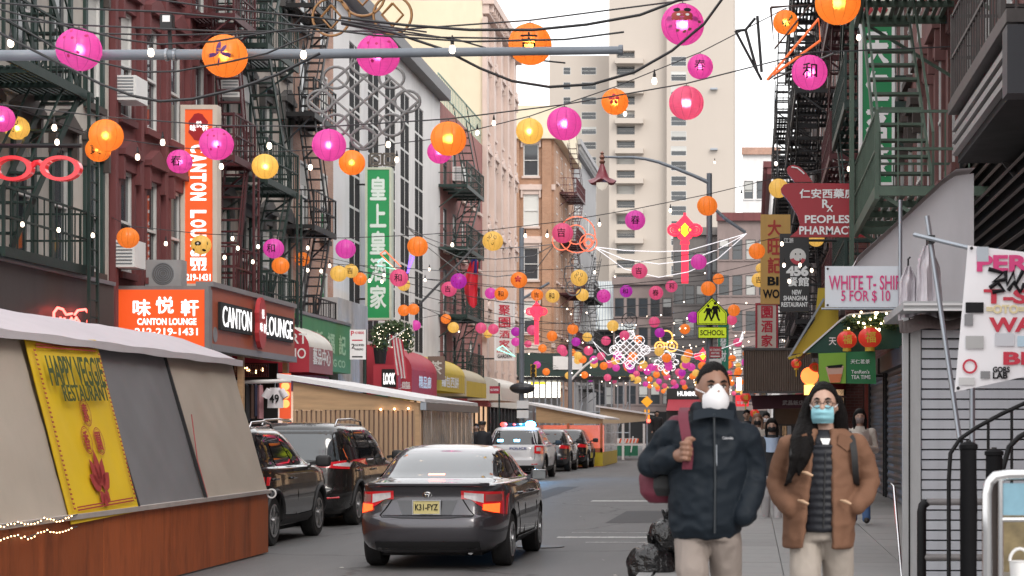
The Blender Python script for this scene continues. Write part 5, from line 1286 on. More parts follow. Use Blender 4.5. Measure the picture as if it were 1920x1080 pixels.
# ---- generic box-shaped vehicles
S1 = [(.24,.80,.24,4.25,6),(.32,.88,.08,4.36,6),(.45,.925,.0,4.42,6),(.60,.93,.0,4.43,6),(.66,.93,.04,4.42,6),(.85,.925,.07,4.38,6),(.98,.915,.10,4.25,6),(1.04,.90,.13,3.9,6),(1.08,.86,.16,3.45,6),(1.12,.83,.18,3.3,6),(1.3,.77,.28,2.92,6),(1.45,.715,.40,2.6,6),(1.55,.66,.52,2.35,5.5),(1.61,.58,.66,2.15,5)]
def suv(name, label, loc, rz, pm, tab, wheels, wr, lamp_shape, plate=None, tint=M_TINT, rails=True, rim=None, group=None, lit=None, spokes=5):
    c = Car(name, label, tab, loc, rz, pm, wheels, wr, group)
    zs = []; 
    for a, b in zip(tab, tab[1:]): zs += [a[0]+(b[0]-a[0])*k/3 for k in range(3)]
    c.body(zs+[tab[-1][0]], .03); c.wheel(rim or M_RIMM, spokes); c.underside()
    bz = [r for r in tab if r[0] >= 1.08][0][0]; tz = tab[-1][0]; yf = lambda z: c.par(z)[2]; yr = lambda z: c.par(z)[1]
    zt = tz-.11; zb = bz+.04
    c.rpatch('rear_window', 0,0,0,0, tint, .006, 14, 6, shape=lambda u, v: ((u*2-1)*(c.par(zb+(zt-zb)*v)[0]*.86), zb+(zt-zb)*v))
    for sg in (-1,1):
        L0, L1 = yr(zb)+.16, yf(zb)-.25; T0, T1 = yr(zt)+.28, yf(zt)-.22
        cuts = ((0,.27),(.29,.62),(.64,1.0))
        for a, b in cuts:
            n = 5; lo = [(L0+(L1-L0)*(a+(b-a)*k/n), zb) for k in range(n+1)]; hi = [(T0+(T1-T0)*(a+(b-a)*k/n), zt) for k in range(n+1)]
            c.spatch('window', lo, hi, M_TINT, sg)
        c.sline('window_trim', [(L0-.02,zb-.012),((L0+L1)/2,zb-.015),(L1+.02,zb-.012)], M_CHROME, sg, .009, .006)
        for f in (.28,.63): c.sline('door_gap', [(L0+(L1-L0)*f,zb-.02),(L0+(L1-L0)*f,.7),(L0+(L1-L0)*f-.03,.4)], M_GAP, sg, .007)
        c.spatch('side_cladding', [(wheels[0]+wr+.08,.27),(sum(wheels)/2,.27),(wheels[1]-wr-.08,.27)], [(wheels[0]+wr+.08,.42),(sum(wheels)/2,.40),(wheels[1]-wr-.08,.42)], mat('black_cladding',(.025,.025,.027),.6), sg, .012, 2)
        for f in (.16,.48): MB().tube([c.side(L0+(L1-L0)*f,.95,sg,0), c.side(L0+(L1-L0)*f+.02,.955,sg,.035), c.side(L0+(L1-L0)*f+.2,.955,sg,.035), c.side(L0+(L1-L0)*f+.22,.95,sg,0)], .016, 6).build('door_handle', pm, c.t, local=True)
        for yw in wheels:
            m = MB(); m.tube([c.side(yw+(wr+.075)*math.cos(t*math.pi/12), wr+(wr+.075)*math.sin(t*math.pi/12), sg, .004) for t in range(13)], .028, 6); m.build('arch_trim', mat('black_cladding',(.025,.025,.027),.6), c.t, local=True, smooth=60)
        m = MB(); m.ball((sg*(c.par(bz)[0]+.17), L1-.12, zb+.04), .12, (.95,.55,.75), 20, 12, .5); mo = m.build('wing_mirror', mat('black_cladding',(.025,.025,.027),.4), c.t, local=True, smooth=60)
        MB().bar((sg*(c.par(bz)[0]-.04), L1-.1, zb), (sg*(c.par(bz)[0]+.1), L1-.11, zb+.02), .05).build('mirror_arm', mat('black_cladding',(.025,.025,.027),.4), mo, local=True)
        if rails:
            xr = c.par(tz-.03)[0]*.93; MB().tube([(sg*xr,T0+.0,tz-.03),(sg*xr,T0+.12,tz+.06),(sg*xr,(T0+T1)/2,tz+.085),(sg*xr,T1-.35,tz+.05),(sg*xr,T1-.25,tz-.03)], .02, 8).build('roof_rail', M_CHROME, c.t, local=True, smooth=60)
        fn = lamp_shape
        c.rpatch('tail_light', 0,0,0,0, M_TRED, .012, 10, 6, shape=fn if sg > 0 else (lambda u, v: (-fn(1-u,v)[0], fn(1-u,v)[1])))
        if lit:
            c.rpatch('clear_lens', 0,0,0,0, M_TCLR, .02, 6, 4, shape=lit if sg > 0 else (lambda u, v: (-lit(1-u,v)[0], lit(1-u,v)[1])))
        c.rline('reflector', [(sg*.62,.5),(sg*.8,.51)], M_TRED, .016, .004)
    c.rline('tailgate_gap', [(-.70,zb-.1),(-.72,.75),(-.7,.64),(0,.62),(.7,.64),(.72,.75),(.70,zb-.1)], M_GAP, .008, 0)
    if plate:
        po = c.rpatch('number_plate', -.16, .16, .76, .92, plate, .014, 4, 2)
    c.rpatch('lower_bumper', -.7, .7, .27, .46, mat('black_cladding',(.025,.025,.027),.6), .008, 12, 3)
    return c
M_BLK = paint('black_car_paint', (.012,.012,.014), .3, .25)
M_BLK2 = paint('black_van_paint', (.018,.017,.017), .4, .28)
M_GRY = paint('grey_suv_paint', (.09,.09,.095), .6, .3)
M_WHT = paint('white_police_paint', (.62,.63,.66), .0, .3)
lampA = lambda u, v: (.56+.34*u, (.90-.03*u)+(.14-.02*u)*v)
suv('suv_car','black compact SUV with chrome roof rails parked behind the tarpaulin shed', (-7.74, 26.55, 0), R(-1.0), M_BLK, [(r[0]*1.055, *r[1:]) for r in S1], (.92,3.55), .36, lampA)
V1 = [(.22,.84,.20,4.9,6),(.32,.93,.06,5.03,6),(.46,.97,.0,5.08,6),(.62,.975,.0,5.09,6),(.68,.975,.04,5.08,6),(.9,.97,.06,5.0,6),(1.02,.955,.09,4.8,6),(1.10,.925,.12,4.3,6),(1.16,.90,.14,4.1,6),(1.4,.85,.20,3.7,7),(1.6,.79,.28,3.3,7),(1.70,.73,.38,3.0,6),(1.76,.63,.52,2.75,5)]
lampB = lambda u, v: (.42+.53*u, (1.03-.05*u)+(.04+.13*u)*v)
litB = lambda u, v: (.70+.24*u, (1.05-.03*u)+(.02+.07*u)*v)
suv('minivan_car','black minivan with wide red tail lights parked before the wooden shed', (-7.80, 32.4, 0), R(-.5), M_BLK2, V1, (1.05,4.05), .35, lampB, rails=True, lit=litB, tint=M_RWIN)
lampC = lambda u, v: (.70+.24*u, .86+.26*v-.03*u)
E1 = [(r[0]*1.06, r[1]*1.055, r[2]*1.1, r[3]*1.12, r[4]) for r in S1]
pc = suv('police_car','white police SUV with flashing blue lights parked at left', (-7.78, 62.3, 0), R(-.5), M_WHT, E1, (1.05,3.95), .38, lampC, rails=False, lit=lambda u, v: (.76+.12*u, .93+.12*v))
pt = pc.t
ltext('POLICE', (.18,pc.rear(0,.93).y-.012,1.02), .075, .55, paper('police_blue',(.02,.05,.25)), pt)
pc.rpatch('stripe', -.9, .9, .985, 1.055, M_WHT, .008, 12, 2)
lbm = emi('blue_flash_light', (.05,.45,1), 40)
lb = MB(); lb.box(-.62,.62,1.25,1.5,1.74,1.84); lbo = lb.build('light_bar', MT['dark'], pt, local=True)
for x, m_, sx_ in ((.44,lbm,.17),(-.45,emi('red_flash_light',(1,.08,.06),1.2),.12),(-.1,emi('red_flash_light',(1,.08,.06),1.2),.05),(.1,MT['white'],.05)):
    MB().ball((x,1.25,1.80), sx_, (1,.6,.62), 12, 8).build('beacon', m_, lbo, local=True, smooth=60)
for x in (-.42,.12): pc.rpatch('window_flasher', x-.09, x+.09, 1.24, 1.31, emi('cyan_flasher',(.15,.65,1),8), .02, 4, 2)
for nm, lb_, x, y_, pm, pl_ in (('suv_car','dark grey SUV with yellow plate parked ahead of the police car', -7.95, 73.6, M_GRY, M_PLATEY),('suv_car','black SUV parked beside the far red glowing shed', -7.73, 79.0, M_BLK, None)):
    suv(nm, lb_, (x,y_,0), R(-.5), pm, S1, (.92,3.55), .36, lampA, plate=pl_, rails=False)
# blue flash light falling on the road and cars
pl_ = bpy.data.lights.new('beacon_light','POINT'); pl_.energy = 150; pl_.color = (.1,.5,1); pl_.shadow_soft_size = .12
po_ = bpy.data.objects.new('beacon_light', pl_); COL.objects.link(po_); po_.parent = pt; po_.location = (.44,1.1,1.98)
# ================================================================ RIGHT SIDE: STALL, SIGNS, LAMP POST
M_SIDING = mat('grey_white_siding', (.52,.54,.58), .5, var=.08, scale=2, bump=.06, stain=.3, rnd=.05)
M_GPOST = mat('grey_steel_post', (.42,.425,.43), .5, .2, var=.1, stain=.3)
M_BLKPIPE = mat('black_pipe', (.008,.008,.009), .5, spec=.2, var=.3, bump=.15)
kd = 18.0; kx0 = P(1728,0,kd).x
ks = thing('market_kiosk','closed kiosk with grey white horizontal siding at the right edge','kiosk',(2.3,kd,.15))
sme = MB().obox(V3(0,0,0), V3((3.04-kx0)/2,0,0), V3(0,.012,.004), V3(0,-.004,.0365)).mesh('slat'); sme.materials.append(M_SIDING)
for k in range(26): link('slat', sme, None, ks, V3((kx0+3.04)/2, kd, .21+k*.0945) - ORG[ks.name])
MB().box(kx0,3.04,kd+.014,kd+.03,.15,2.68).build('backing_wall', MT['dark'], ks)
MB().box(kx0+.002,3.04,kd+.031,19.6,.15,2.7).build('body', M_GPOST, ks)
MB().box(P(1693,0,kd).x, kx0-.012, kd-.03, kd+.12, .15, 2.72).build('corner_post', M_GPOST, ks)
MB().box(P(1703,0,kd).x, P(1706,0,kd).x, kd-.036, kd-.0301, .15, 2.72).build('post_seam', MT['dark'], ks)
m = MB(); rows = [[P(1688+k*7.5, 592+6*math.cos(k*.5)+ j*26 + 5*math.sin(k*.35)*j, kd-.25+.0*k)+V3(0,.25*(1-j),0) for k in range(38)] for j in (0,1)]
m.grid(rows, flip=True); m.grid([[p+V3(0,.02,0) for p in r] for r in rows]); m.build('brown_valance', mat('dark_brown_canvas',(.06,.042,.04),.7,var=.2), ks)
for yy in (572,582): MB().box(P(1690,0,kd).x, 3.04, kd-.28, kd-.26, P(0,yy+4,kd).z, P(0,yy,kd).z).build('white_trim', MT['white'], ks)
MB().box(P(1690,0,kd).x, 3.04, kd-.259, 20.4, 2.79, 2.86).build('roof', M_GPOST, ks)
# white tarpaulin awning behind it
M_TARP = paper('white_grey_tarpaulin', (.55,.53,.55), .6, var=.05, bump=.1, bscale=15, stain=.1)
ta = thing('tarpaulin_awning','white grey tarpaulin awning above the kiosk at right','awning',(1.6,20,2.9)); da = 20.0
A_ = [P(1826,352,da),P(1826,575,da),P(1690,575,da),P(1603,500,da),P(1612,488,da),P(1768,345,da),P(1790,330,da),P(1826,325,da)]
m = MB(); m.prism(A_, (0,.03,0)); m.build('end_sheet', M_TARP, ta)
rows = []
for k in range(9):
    yy = da-.14+.05*(k/8)+k*.62; r = []
    for q, (x,y_) in enumerate(((1826,322),(1790,327),(1766,342),(1700,403),(1650,450),(1608,488),(1600,502))):
        p = P(x,y_,da); r.append(V3(p.x, yy, p.z+.025+.012*math.sin(k*2.3+q*1.7)))
    rows.append(r)
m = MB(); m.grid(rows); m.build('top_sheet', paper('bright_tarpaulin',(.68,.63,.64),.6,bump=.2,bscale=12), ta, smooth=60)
# louvred wall and ribbed steel canopy above
lv = thing('louvred_panel','brown wooden louvred panel on the wall at the upper right','louvres',(XR,23,3.9))
lme = MB().obox(V3(0,0,0), V3(.055,0,.045), V3(0,3.6,0), V3(-.012,0,.012)).mesh('louvre'); lme.materials.append(mat('brown_louvre_wood',(.13,.10,.09),.65,var=.2,scale=2,bump=.2,stretch=(4,.4,4),rnd=.15,stain=.2))
for k in range(15): link('louvre', lme, None, lv, V3(XR-.1, 22.7, 3.0+k*.165) - ORG[lv.name])
MB().box(XR-.045,XR-.003,19.0,26.3,2.9,5.5).build('backing', MT['dark'], lv); MB().box(XR-.2,XR-.003,26.301,26.4,2.9,5.5).build('frame_post', MT['dark'], lv)
cn = thing('steel_canopy','dark ribbed steel canopy projecting at the upper right','canopy',(2.7,19.5,4.8))
MB().box(2.36,XR-.01,17.05,22.0,4.9,5.28).build('box', MT['black'], cn)
for k in range(3): m = MB(); z = 4.80+k*.135; m.prism([V3(2.355,17.0,z),V3(2.29,17.0,z+.01),V3(2.31,17.0,z+.105),V3(2.355,17.0,z+.115)], (0,5.0,0)); m.build('rib', mat('grey_ribbed_steel',(.17,.16,.16),.5,.3,stain=.3), cn)
MB().box(2.25,2.42,16.98,22.05,5.281,5.40).build('top_beam', MT['brown_iron'], cn); MB().box(2.22,XR-.02,16.7,17.03,4.60,5.20).build('end_box', mat('blue_black_steel',(.03,.033,.04),.5), cn)
MB().box(2.36,XR-.01,17.1,22.0,4.72,4.815).build('soffit', MT['dark'], cn)
# roller shutters along the right wall
def shutter(label, y0, y1, z1=2.9, X=XR-.02):
    t = thing('roller_shutter', label, 'shutter', (X,y0,.15)); rows = []
    n = int((z1-.15)/.04)
    for k in range(n+1): rows.append([(X-.02-.014*(1+math.sin(k*math.pi/2+.5)), yy, .15+(z1-.15)*k/n) for yy in (y0,y1)])
    m = MB(); m.grid(rows); m.build('curtain', mat('dark_grey_shutter',(.12,.12,.125),.45,.5,stain=.3,bump=.05), t)
    for yy in (y0-.06, y1+.001): MB().box(X-.09,X,yy,yy+.059,.15,z1).build('guide', MT['black'], t)
    MB().box(X-.2,X,y0,y1,z1+.001,z1+.35).build('housing', MT['brown_iron'], t)
shutter('dark roller shutter nearest the grey kiosk post', 36.0, 42.5); shutter('graffitied dark roller shutter behind the woman with phone', 43.2, 48.5)
gd = thing('painted_pilaster','red and grey striped pilaster between shutters and the maroon awning','pilaster',(XR-.1,49,.15))
for k in range(4): MB().box(XR-.16,XR-.001,49.0+k*.5,49.0+k*.5+.46,.15,3.4).build('strip', mat(['red_strip','dark_strip'][k%2],[(.3,.05,.03),(.05,.04,.04)][k%2],.5), gd)
# T-shirt signs and hanging shirts
M_PINKT = mat('magenta_lettering', (.62,.04,.19), .5, var=.05, bump=0); M_SGNW = paper('white_sign_board', (.66,.70,.75), .5, stain=.06)
wt = sign('white hand-painted T-shirt price sign hanging from the stall', 1547, 499, 1684, 576, 19.3, M_SGNW, (('WHITE T- SHIRTS',1633,533-3,30-3,158,M_PINKT,.01),('5 FOR $ 10',1623,556,23,92,M_PINKT,.01)), None, thick=.02)
for o in wt.children:
    pass
MB().tube([P(1540,579,19.25),P(1705,579,19.25)], .012, 6).build('bar', MT['steel'], wt)
MB().tube([P(1688,375,19.2),P(1688,580,19.2)], .02, 8).build('pole', MT['steel'], wt)
for x,y_ in ((1552,504),(1552,572)): MB().ball(P(x,y_,19.27), .012, nu=8, nv=6).build('bolt', MT['black'], wt)
M_BAGP = mat('clear_plastic_bag', (.62,.58,.62), .2, var=.35, scale=9, bump=.8, bscale=14, alpha=.8, spec=.8, stretch=(3,3,.5))
for k, (x, w, y0, y1, lb) in enumerate(((1703,36,500,602,'plastic-wrapped shirts hanging left beside the price sign'),(1738,48,462,598,'larger bundle of plastic-wrapped shirts on the hook at right'))):
    t = thing('wrapped_shirts', lb, 'wrapped shirts', P(x,y1,18.6-.1*k)); m = MB(); rows = []; d_ = 18.6-.1*k
    for j in range(15):
        v = j/14; wd = (w/2)*(.28+.72*min(1,v*3.2))*(1+.05*math.sin(v*9+k)); r = []
        for i in range(29):
            tt = 2*math.pi*i/28; r.append(P(x+wd*math.cos(tt)*(1+.03*math.sin(5*tt+v*6))+6*v*k, y0+(y1-y0)*v, d_)+V3(0, .10*math.sin(tt)*(1+.35*math.sin(7*tt+v*3)), 0))
        rows.append(r)
    m.grid(rows, flip=True); m.face(rows[-1][:-1]); m.build('bag', M_BAGP, t, smooth=60)
    m = MB(); m.grid([[P(x+w*.36*math.cos(2*math.pi*i/16)+5*v*k, y0+22+(y1-y0-30)*v, d_)+V3(0,.06*math.sin(2*math.pi*i/16),0) for i in range(17)] for v in (0,.5,1)], flip=True); m.build('shirt', paper('mauve_shirts',(.55,.47,.52),.7,var=.25,scale=8), t, smooth=60)
    MB().tube([P(x,y0+6,d_),P(x,y0-14,d_),P(x+4,y0-18,d_)], .01, 5).build('hook', MT['black'], t)
st = thing('stall_frame','thin steel poles and cross bar holding the T-shirt signs','frame',P(1800,840,13.2))
MB().tube([P(1738,405,13.6),P(1802,842,13.4)], .018, 8).build('slanted_pole', MT['steel'], st)
MB().tube([P(1714,440,13.5),P(1822,466,13.2)], .015, 8).build('cross_bar', MT['steel'], st); MB().tube([P(1823,842,13.4),P(1823,720,13.4)], .02, 8).build('upright', MT['steel'], st)
MB().box(P(1740,0,13.5).x,P(1752,0,13.5).x,13.45,13.55,P(0,456,13.5).z,P(0,442,13.5).z).build('clamp', MT['black'], st)
pp = thing('banner_sign','large white T-shirt printing sign with stickers and black graffiti','sign',P(1850,735,13))
b00, b10, b11, b01 = P(1790,735,13), P(1985,692,13), P(1985,480,13), P(1815,460,13)
cloth(b00,b10,b11,b01, 10, 8, .006, 2, .01).build('sheet', paper('white_vinyl_sign',(.82,.81,.84),.45,stain=.04), pp, smooth=60)
pu = V3(1,0,0); pv = V3(0,0,1); pn = pu.cross(pv).normalized()
def ppt(x, y_): 
    o_ = V3(0,0,H); r_ = P(x,y_,1.0)-o_; n_ = (b10-b00).cross(b01-b00); k_ = n_.dot(b00-o_)/n_.dot(r_); return o_ + r_*k_ + pn*.012
for s, x, y_, h, w, m_ in (('PERS',1892,494,.115,.44,M_PINKT),('T-SH',1905,556,.10,.44,MT['rtxt']),('WAN',1912,609,.10,.42,MT['rtxt']),('BES',1925,672,.09,.32,MT['rtxt']),('GORS',1877,693,.04,.115,MT['ktxt']),('LAB',1875,704,.045,.10,MT['ktxt']),('=OTO=',1885,580,.06,.26,paper('pale_yellow_letter',(.7,.6,.35)))):
    text_on(s, ppt(x,y_), (pu if s != 'x' else pu), pv, h, w, m_, pp, bold=.04, off=.0)
for pts in (((1853,505),(1880,512),(1862,528),(1885,524)),((1884,508),(1888,534),(1900,510),(1904,534),(1918,508)),((1855,540),(1870,530),(1882,545),(1860,548)),((1890,545),(1900,530),(1912,548),(1920,532))):
    MB().tube([ppt(x,y_)+pn*.006 for x,y_ in pts], .016, 5).build('graffiti', MT['ktxt'], pp)
for x, y_, w, h, m_ in ((1842,477,22,28,MT['steel']),(1827,577,34,20,MT['ktxt']),(1816,600,16,22,paper('grey_sticker',(.22,.22,.23))),(1827,642,34,24,paper('grey_scrawl',(.4,.4,.4))),(1847,703,18,14,paper('grey_sticker',(.22,.22,.23))),(1812,715,30,14,paper('white_sticker',(.55,.55,.55))),(1883,637,36,24,paper('pale_sticker',(.55,.56,.6))),(1914,640,14,20,paper('blue_sticker',(.45,.6,.7)))):
    c_ = ppt(x,y_)+pn*.004; MB().obox(c_, pu*w*12.9/F/2, pv*h*12.9/F/2, pn*.001).build('sticker', m_, pp)
m = MB(); c_ = ppt(1818,687)+pn*.005
m.grid([[c_+pu*math.cos(t*.3)*r_+pv*math.sin(t*.3)*r_ for t in range(22)] for r_ in (.05,.036)]); m.build('round_sticker', MT['rtxt'], pp)
for x,y_ in ((1821,466),(1796,728)): MB().ball(ppt(x,y_)+pn*.01, .012, nu=8, nv=6).build('eyelet', MT['black'], pp)
# padded posts, rails
for k, (x, w, yt, dd, lb) in enumerate(((1816,32,832,10.0,'black padded post nearer the kiosk rail'),(1864,33,845,11.5,'shorter black padded post behind the chrome frame'))):
    c_ = P(x,yt,dd); t = thing('padded_post', lb, 'post', (c_.x,dd,.15)); r_ = w*dd/F/2
    m = MB(); m.lathe([(r_*.7,0)]+[(r_*(1+.05*math.sin(j*2.1)), (c_.z-.15)*j/9) for j in range(1,9)]+[(r_*.95,c_.z-.18),(r_*1.1,c_.z-.175),(r_*1.1,c_.z-.155),(r_*.5,c_.z-.14)], (c_.x,dd,.15), 14); m.build('padding', mat('black_foam_wrap',(.006,.006,.007),.7,spec=.1,bump=.3,bscale=18), t, smooth=40)
    MB().lathe([(r_*.3,0),(r_*.3,.02)], (c_.x,dd,c_.z+.0), 10).build('cap', MT['black'], t)
pr = thing('pipe_rail','black bent pipe rail with grey bars in front of the kiosk','railing',P(1730,1080,14))
MB().tube([P(1728,1250,14)]+[P(1728,y_,14) for y_ in (1100,985,960)]+[P(1730,948,14),P(1738,941,14)], .034, 10).build('upright', M_BLKPIPE, pr, smooth=60)
for y_ in (941,1045): MB().tube([P(1738 if y_==941 else 1731,y_,14),P(1860,y_,14)], .026, 10).build('bar', mat('worn_grey_pipe',(.2,.19,.19),.5,.3,var=.3,scale=12), pr, smooth=60)
hr = thing('stair_rail','black curved stair rail rising past the kiosk','railing',P(1800,1080,12.5))
MB().tube([P(x,y_,12.5) for x,y_ in ((1779,1250),(1779,900),(1782,850),(1800,823),(1830,802),(1880,775),(1930,752))], .014, 8).build('handrail', M_BLKPIPE, hr, smooth=60)
MB().tube([P(x,y_,12.0) for x,y_ in ((1880,880),(1892,838),(1910,820),(1935,806))], .017, 8).build('handrail', M_BLKPIPE, hr, smooth=60)
for x,y_ in ((1853,790),(1897,766),(1803,822)): MB().tube([P(x,y_,12.5),P(x,1250,12.5)], .010, 6).build('baluster', M_BLKPIPE, hr)
fc = thing('food_cart','chrome framed cart with blue poster at the lower right corner','cart',P(1900,1080,7.6)); d7 = 7.6
MB().tube([P(x,y_,d7) for x,y_ in ((1852,1500),(1851,1000),(1851,925),(1855,905),(1866,894),(1890,890),(1990,888))], .021, 12).build('frame_tube', M_CHROME, fc, smooth=60)
MB().tube([P(1876,900,d7),P(1876,1500,d7)], .012, 10).build('frame_tube', M_CHROME, fc, smooth=60)
MB().box(P(1880,0,d7).x,P(1990,0,d7).x,d7,d7+.01,P(0,966,d7).z,P(0,906,d7).z).build('poster', paper('blue_poster',(.16,.30,.38),.4,var=.15,scale=14), fc)
MB().tube([P(1878,974,d7),P(1990,974,d7)], .01, 8).build('cross_tube', M_CHROME, fc)
MB().box(P(1878,0,d7).x,P(1990,0,d7).x,d7+.2,d7+.6,.5,P(0,1095,d7).z).build('shelf', mat('cart_body',(.2,.19,.18),.4,.5), fc)
MB().box(P(1880,0,d7).x,P(1990,0,d7).x,d7+.62,d7+.64,P(0,1095,d7).z,P(0,980,d7).z).build('glass_panel', mat('amber_shelf',(.13,.10,.05),.3,var=.8,scale=14), fc)
for x in (1856,): MB().box(P(x,0,d7).x,P(1872,0,d7).x,d7+.03,d7+.05,-.0+.15,P(0,905,d7).z).build('side_panel', mat('cart_dark',(.05,.035,.03),.4), fc)
ct = thing('plastic_tub','white plastic tub with handle on the cart shelf','tub',P(1912,1094,d7+.1)); c_ = P(1912,1094,d7+.1)
MB().lathe([(.036,0),(.042,.09),(.045,.09)], c_, 18).build('tub', MT['white'], ct, smooth=40); MB().tube([c_+V3(.04*math.cos(t*.39),0,.09+.05*math.sin(t*.39)) for t in range(9)], .006, 6).build('handle', MT['white'], ct)
wh = thing('hand_rail','thin white metal handrail beside the grey kiosk post','railing',P(1690,1080,20))
MB().tube([P(1694,1120,19.5),P(1676,912,20.3),P(1671,908,20.35),P(1688,908,20.4)], .016, 8).build('rail', M_CHROME, wh)

# ---------------------------------------------------------------- hanging signs over the right pavement
dp = 30.0
M_PHR = paper('pharmacy_red', (.34,.018,.03), .4, var=.08)
ph = thing('pharmacy_sign','red mortar and pestle shaped pharmacy sign with white lettering','sign',P(1540,445,dp))
poly = [(1481,444),(1495,432),(1500,420),(1496,405),(1480,378),(1466,362),(1464,354),(1470,346),(1482,343),(1607,344),(1607,410),(1612,428),(1624,444)]
m = MB(); m.prism([P(x,y_,dp) for x,y_ in poly], (0,.14,0)); m.build('mortar', M_PHR, ph)
m = MB(); m.prism([P(x,y_,dp) for x,y_ in ((1490,341),(1478,326),(1475,316),(1479,311),(1488,309),(1500,313),(1512,325),(1524,341))], (0,.12,0)); m.build('pestle', M_PHR, ph)
MB().tube([P(x,y_,dp-.01) for x,y_ in ((1484,313),(1495,315),(1504,322),(1508,326))], .012, 6).build('pestle_glint', MT['white'], ph)
for s, x, y_, h, w in (('仁安西藥房',1551,363,17,104),('R',1548,382,16,13),('X',1556,391,12,12),('PEOPLES',1551,411,15,84),('PHARMACY',1551,432,16,105)): text_on(s, P(x,y_,dp), (1,0,0),(0,0,1), h*dp/F, w*dp/F, MT['ltxt'], ph, bold=.025)
bracket_bar(ph, P(1607,350,dp)+V3(0,.07,0), V3(XR,dp+.07,P(0,350,dp).z), .03)
d4 = 40.0
r4 = sign('black vertical restaurant sign with round doll and number 456', 1462, 438, 1517, 584, d4, mat('black_sign_face',(.014,.014,.016),.35,bump=0,var=.1), (('456',1495,508,20,42,MT['ltxt'],.06),('餐館',1496,528,17,42,MT['ltxt'],.03),('NEW',1494,548,9,18,MT['ltxt'],.03),('SHANGHAI',1491,559,9,44,MT['ltxt'],.03),('RESTAURANT',1490,571,9,50,MT['ltxt'],.03),('江浙',1479,451,9,18,MT['ltxt'],.01)), None, thick=.2, name='blade_sign')
m = MB(); m.lathe([(.001,-.012),(.165,-.012),(.17,0)], P(1496,481,d4)+V3(0,-.004,0), 24, axis='y'); m.build('round_print', paper('print_white',(.7,.68,.66)), r4)
m = MB(); m.grid([[P(1496,481,d4)+V3(.17*r_*math.cos(t),-.018,.17*r_*math.sin(t)) for t in [math.pi+.35+k*(math.pi-.7)/10 for k in range(11)]] for r_ in (.55,1)], flip=True); m.build('red_print', paper('print_red',(.5,.06,.08)), r4)
for dx in (-.05,.05): MB().box(P(1496,0,d4).x+dx-.012,P(1496,0,d4).x+dx+.012,d4-.024,d4-.017,P(0,478,d4).z,P(0,475,d4).z).build('eye_print', MT['ktxt'], r4)
bracket_bar(r4, V3(P(1517,0,d4).x,d4+.1,P(0,450,d4).z), V3(XR,d4+.1,P(0,450,d4).z), .03)
d5 = 52.0
r5 = sign('tan vertical restaurant sign partly hidden behind the black sign', 1426, 402, 1482, 570, d5, paper('tan_orange_sign',(.56,.33,.09),.5,stain=.2), (('BIG',1460,527,17,42,MT['ktxt'],.04),('WONG',1458,551,17,56,MT['ktxt'],.04)), None, thick=.2, name='blade_sign')
stack_text(r5, '大旺記', 1452, 410, 515, 26, d5, paper('sign_red_char',(.42,.04,.03)), .035)
bracket_bar(r5, V3(P(1482,0,d5).x,d5+.1,P(0,420,d5).z), V3(2.45,d5+.1,P(0,420,d5).z), .03)
d6 = 58.0
r6 = sign('cream vertical sign with red characters above the ribbed canopy', 1420, 572, 1455, 654, d6, paper('cream_sign_face',(.6,.56,.5),.5), (), M_SRED, thick=.2, name='blade_sign', fw=.06)
stack_text(r6, '園酒家', 1438, 572, 652, 22, d6, MT['rtxt'], .03); bracket_bar(r6, V3(P(1455,0,d6).x,d6+.1,4.5), V3(2.45,d6+.1,4.5), .03)
d8 = 33.0
r8 = sign('very tall green blade sign with white characters at upper right', 1617, 48, 1672, 342, d8, mat('deep_green_face',(.01,.22,.075),.4,bump=0,var=.06), (), MT['white'], thick=.3, fw=.05, name='blade_sign')
a, b = P(1617,46,d8), P(1672,-60,d8); MB().box(a.x,b.x,d8,d8+.3,a.z+.051,b.z).build('cream_head', paper('cream_head',(.66,.64,.55)), r8)
for x in (1628,1655): m = MB(); m.prism([P(x-10,18,d8-.004),P(x,5,d8-.004),P(x+10,18,d8-.004),P(x,31,d8-.004)], (0,-.01,0)); m.build('red_diamond', M_PHR, r8)
stack_text(r8, '天仁茗茶', 1645, 56, 338, 44, d8, MT['ltxt'], .05)
bracket_bar(r8, V3(P(1672,0,d8).x,d8+.15,6.5), V3(XR,d8+.15,6.5), .04)
# tea shop awning, banner and red lanterns
M_DKG = paper('dark_green_canvas', (.012,.065,.045), .6, stain=.15)
ga = thing('awning','dark green tea shop awning above the two red lanterns','awning',P(1600,660,37)); dga = 37.0
m = MB(); m.prism([P(1508,662,dga),P(1578,602,dga),P(1592,592,dga),P(1692,584,dga),P(1692,652,dga),P(1600,660,dga)], (0,.05,0)); m.build('end_sheet', M_DKG, ga)
m = MB(); q0 = [P(1506,662,dga),P(1576,600,dga),P(1592,590,dga),P(1694,582,dga)]; m.grid([q0,[p+V3(0,6.5,0) for p in q0]], flip=True); m.build('top_sheet', M_DKG, ga)
for a_, b_ in ((0,1),(1,2),(2,3)): MB().bar(q0[a_]+V3(0,-.02,0), q0[b_]+V3(0,-.02,0), .03).build('white_edge', MT['white'], ga)
text_on('天', P(1561,640,dga), (1,0,0),(0,0,1), 14*dga/F, 14*dga/F, MT['ltxt'], ga, bold=.02)
gl2 = thing('string_lights','warm fairy lights with greenery on the dark green awning','string lights',P(1630,610,36.8)); m = MB(); m2 = MB(); rg = random.Random(3)
for k in range(26): m.ball(P(rg.uniform(1590,1672), rg.uniform(584,622), 36.75), .022, nu=6, nv=4)
for k in range(8): leaf_mass(m2, P(1590+k*12,604+4*math.sin(k),36.85), (.12,.06,.14), 60, .05, k)
m.build('bulb_row', emi('fairy_warm',(1,.75,.4),5), gl2); m2.build('leaves', M_FOL, gl2)
ya = thing('awning','yellow awning edge behind the green tea shop awning','awning',P(1530,650,45)); m = MB()
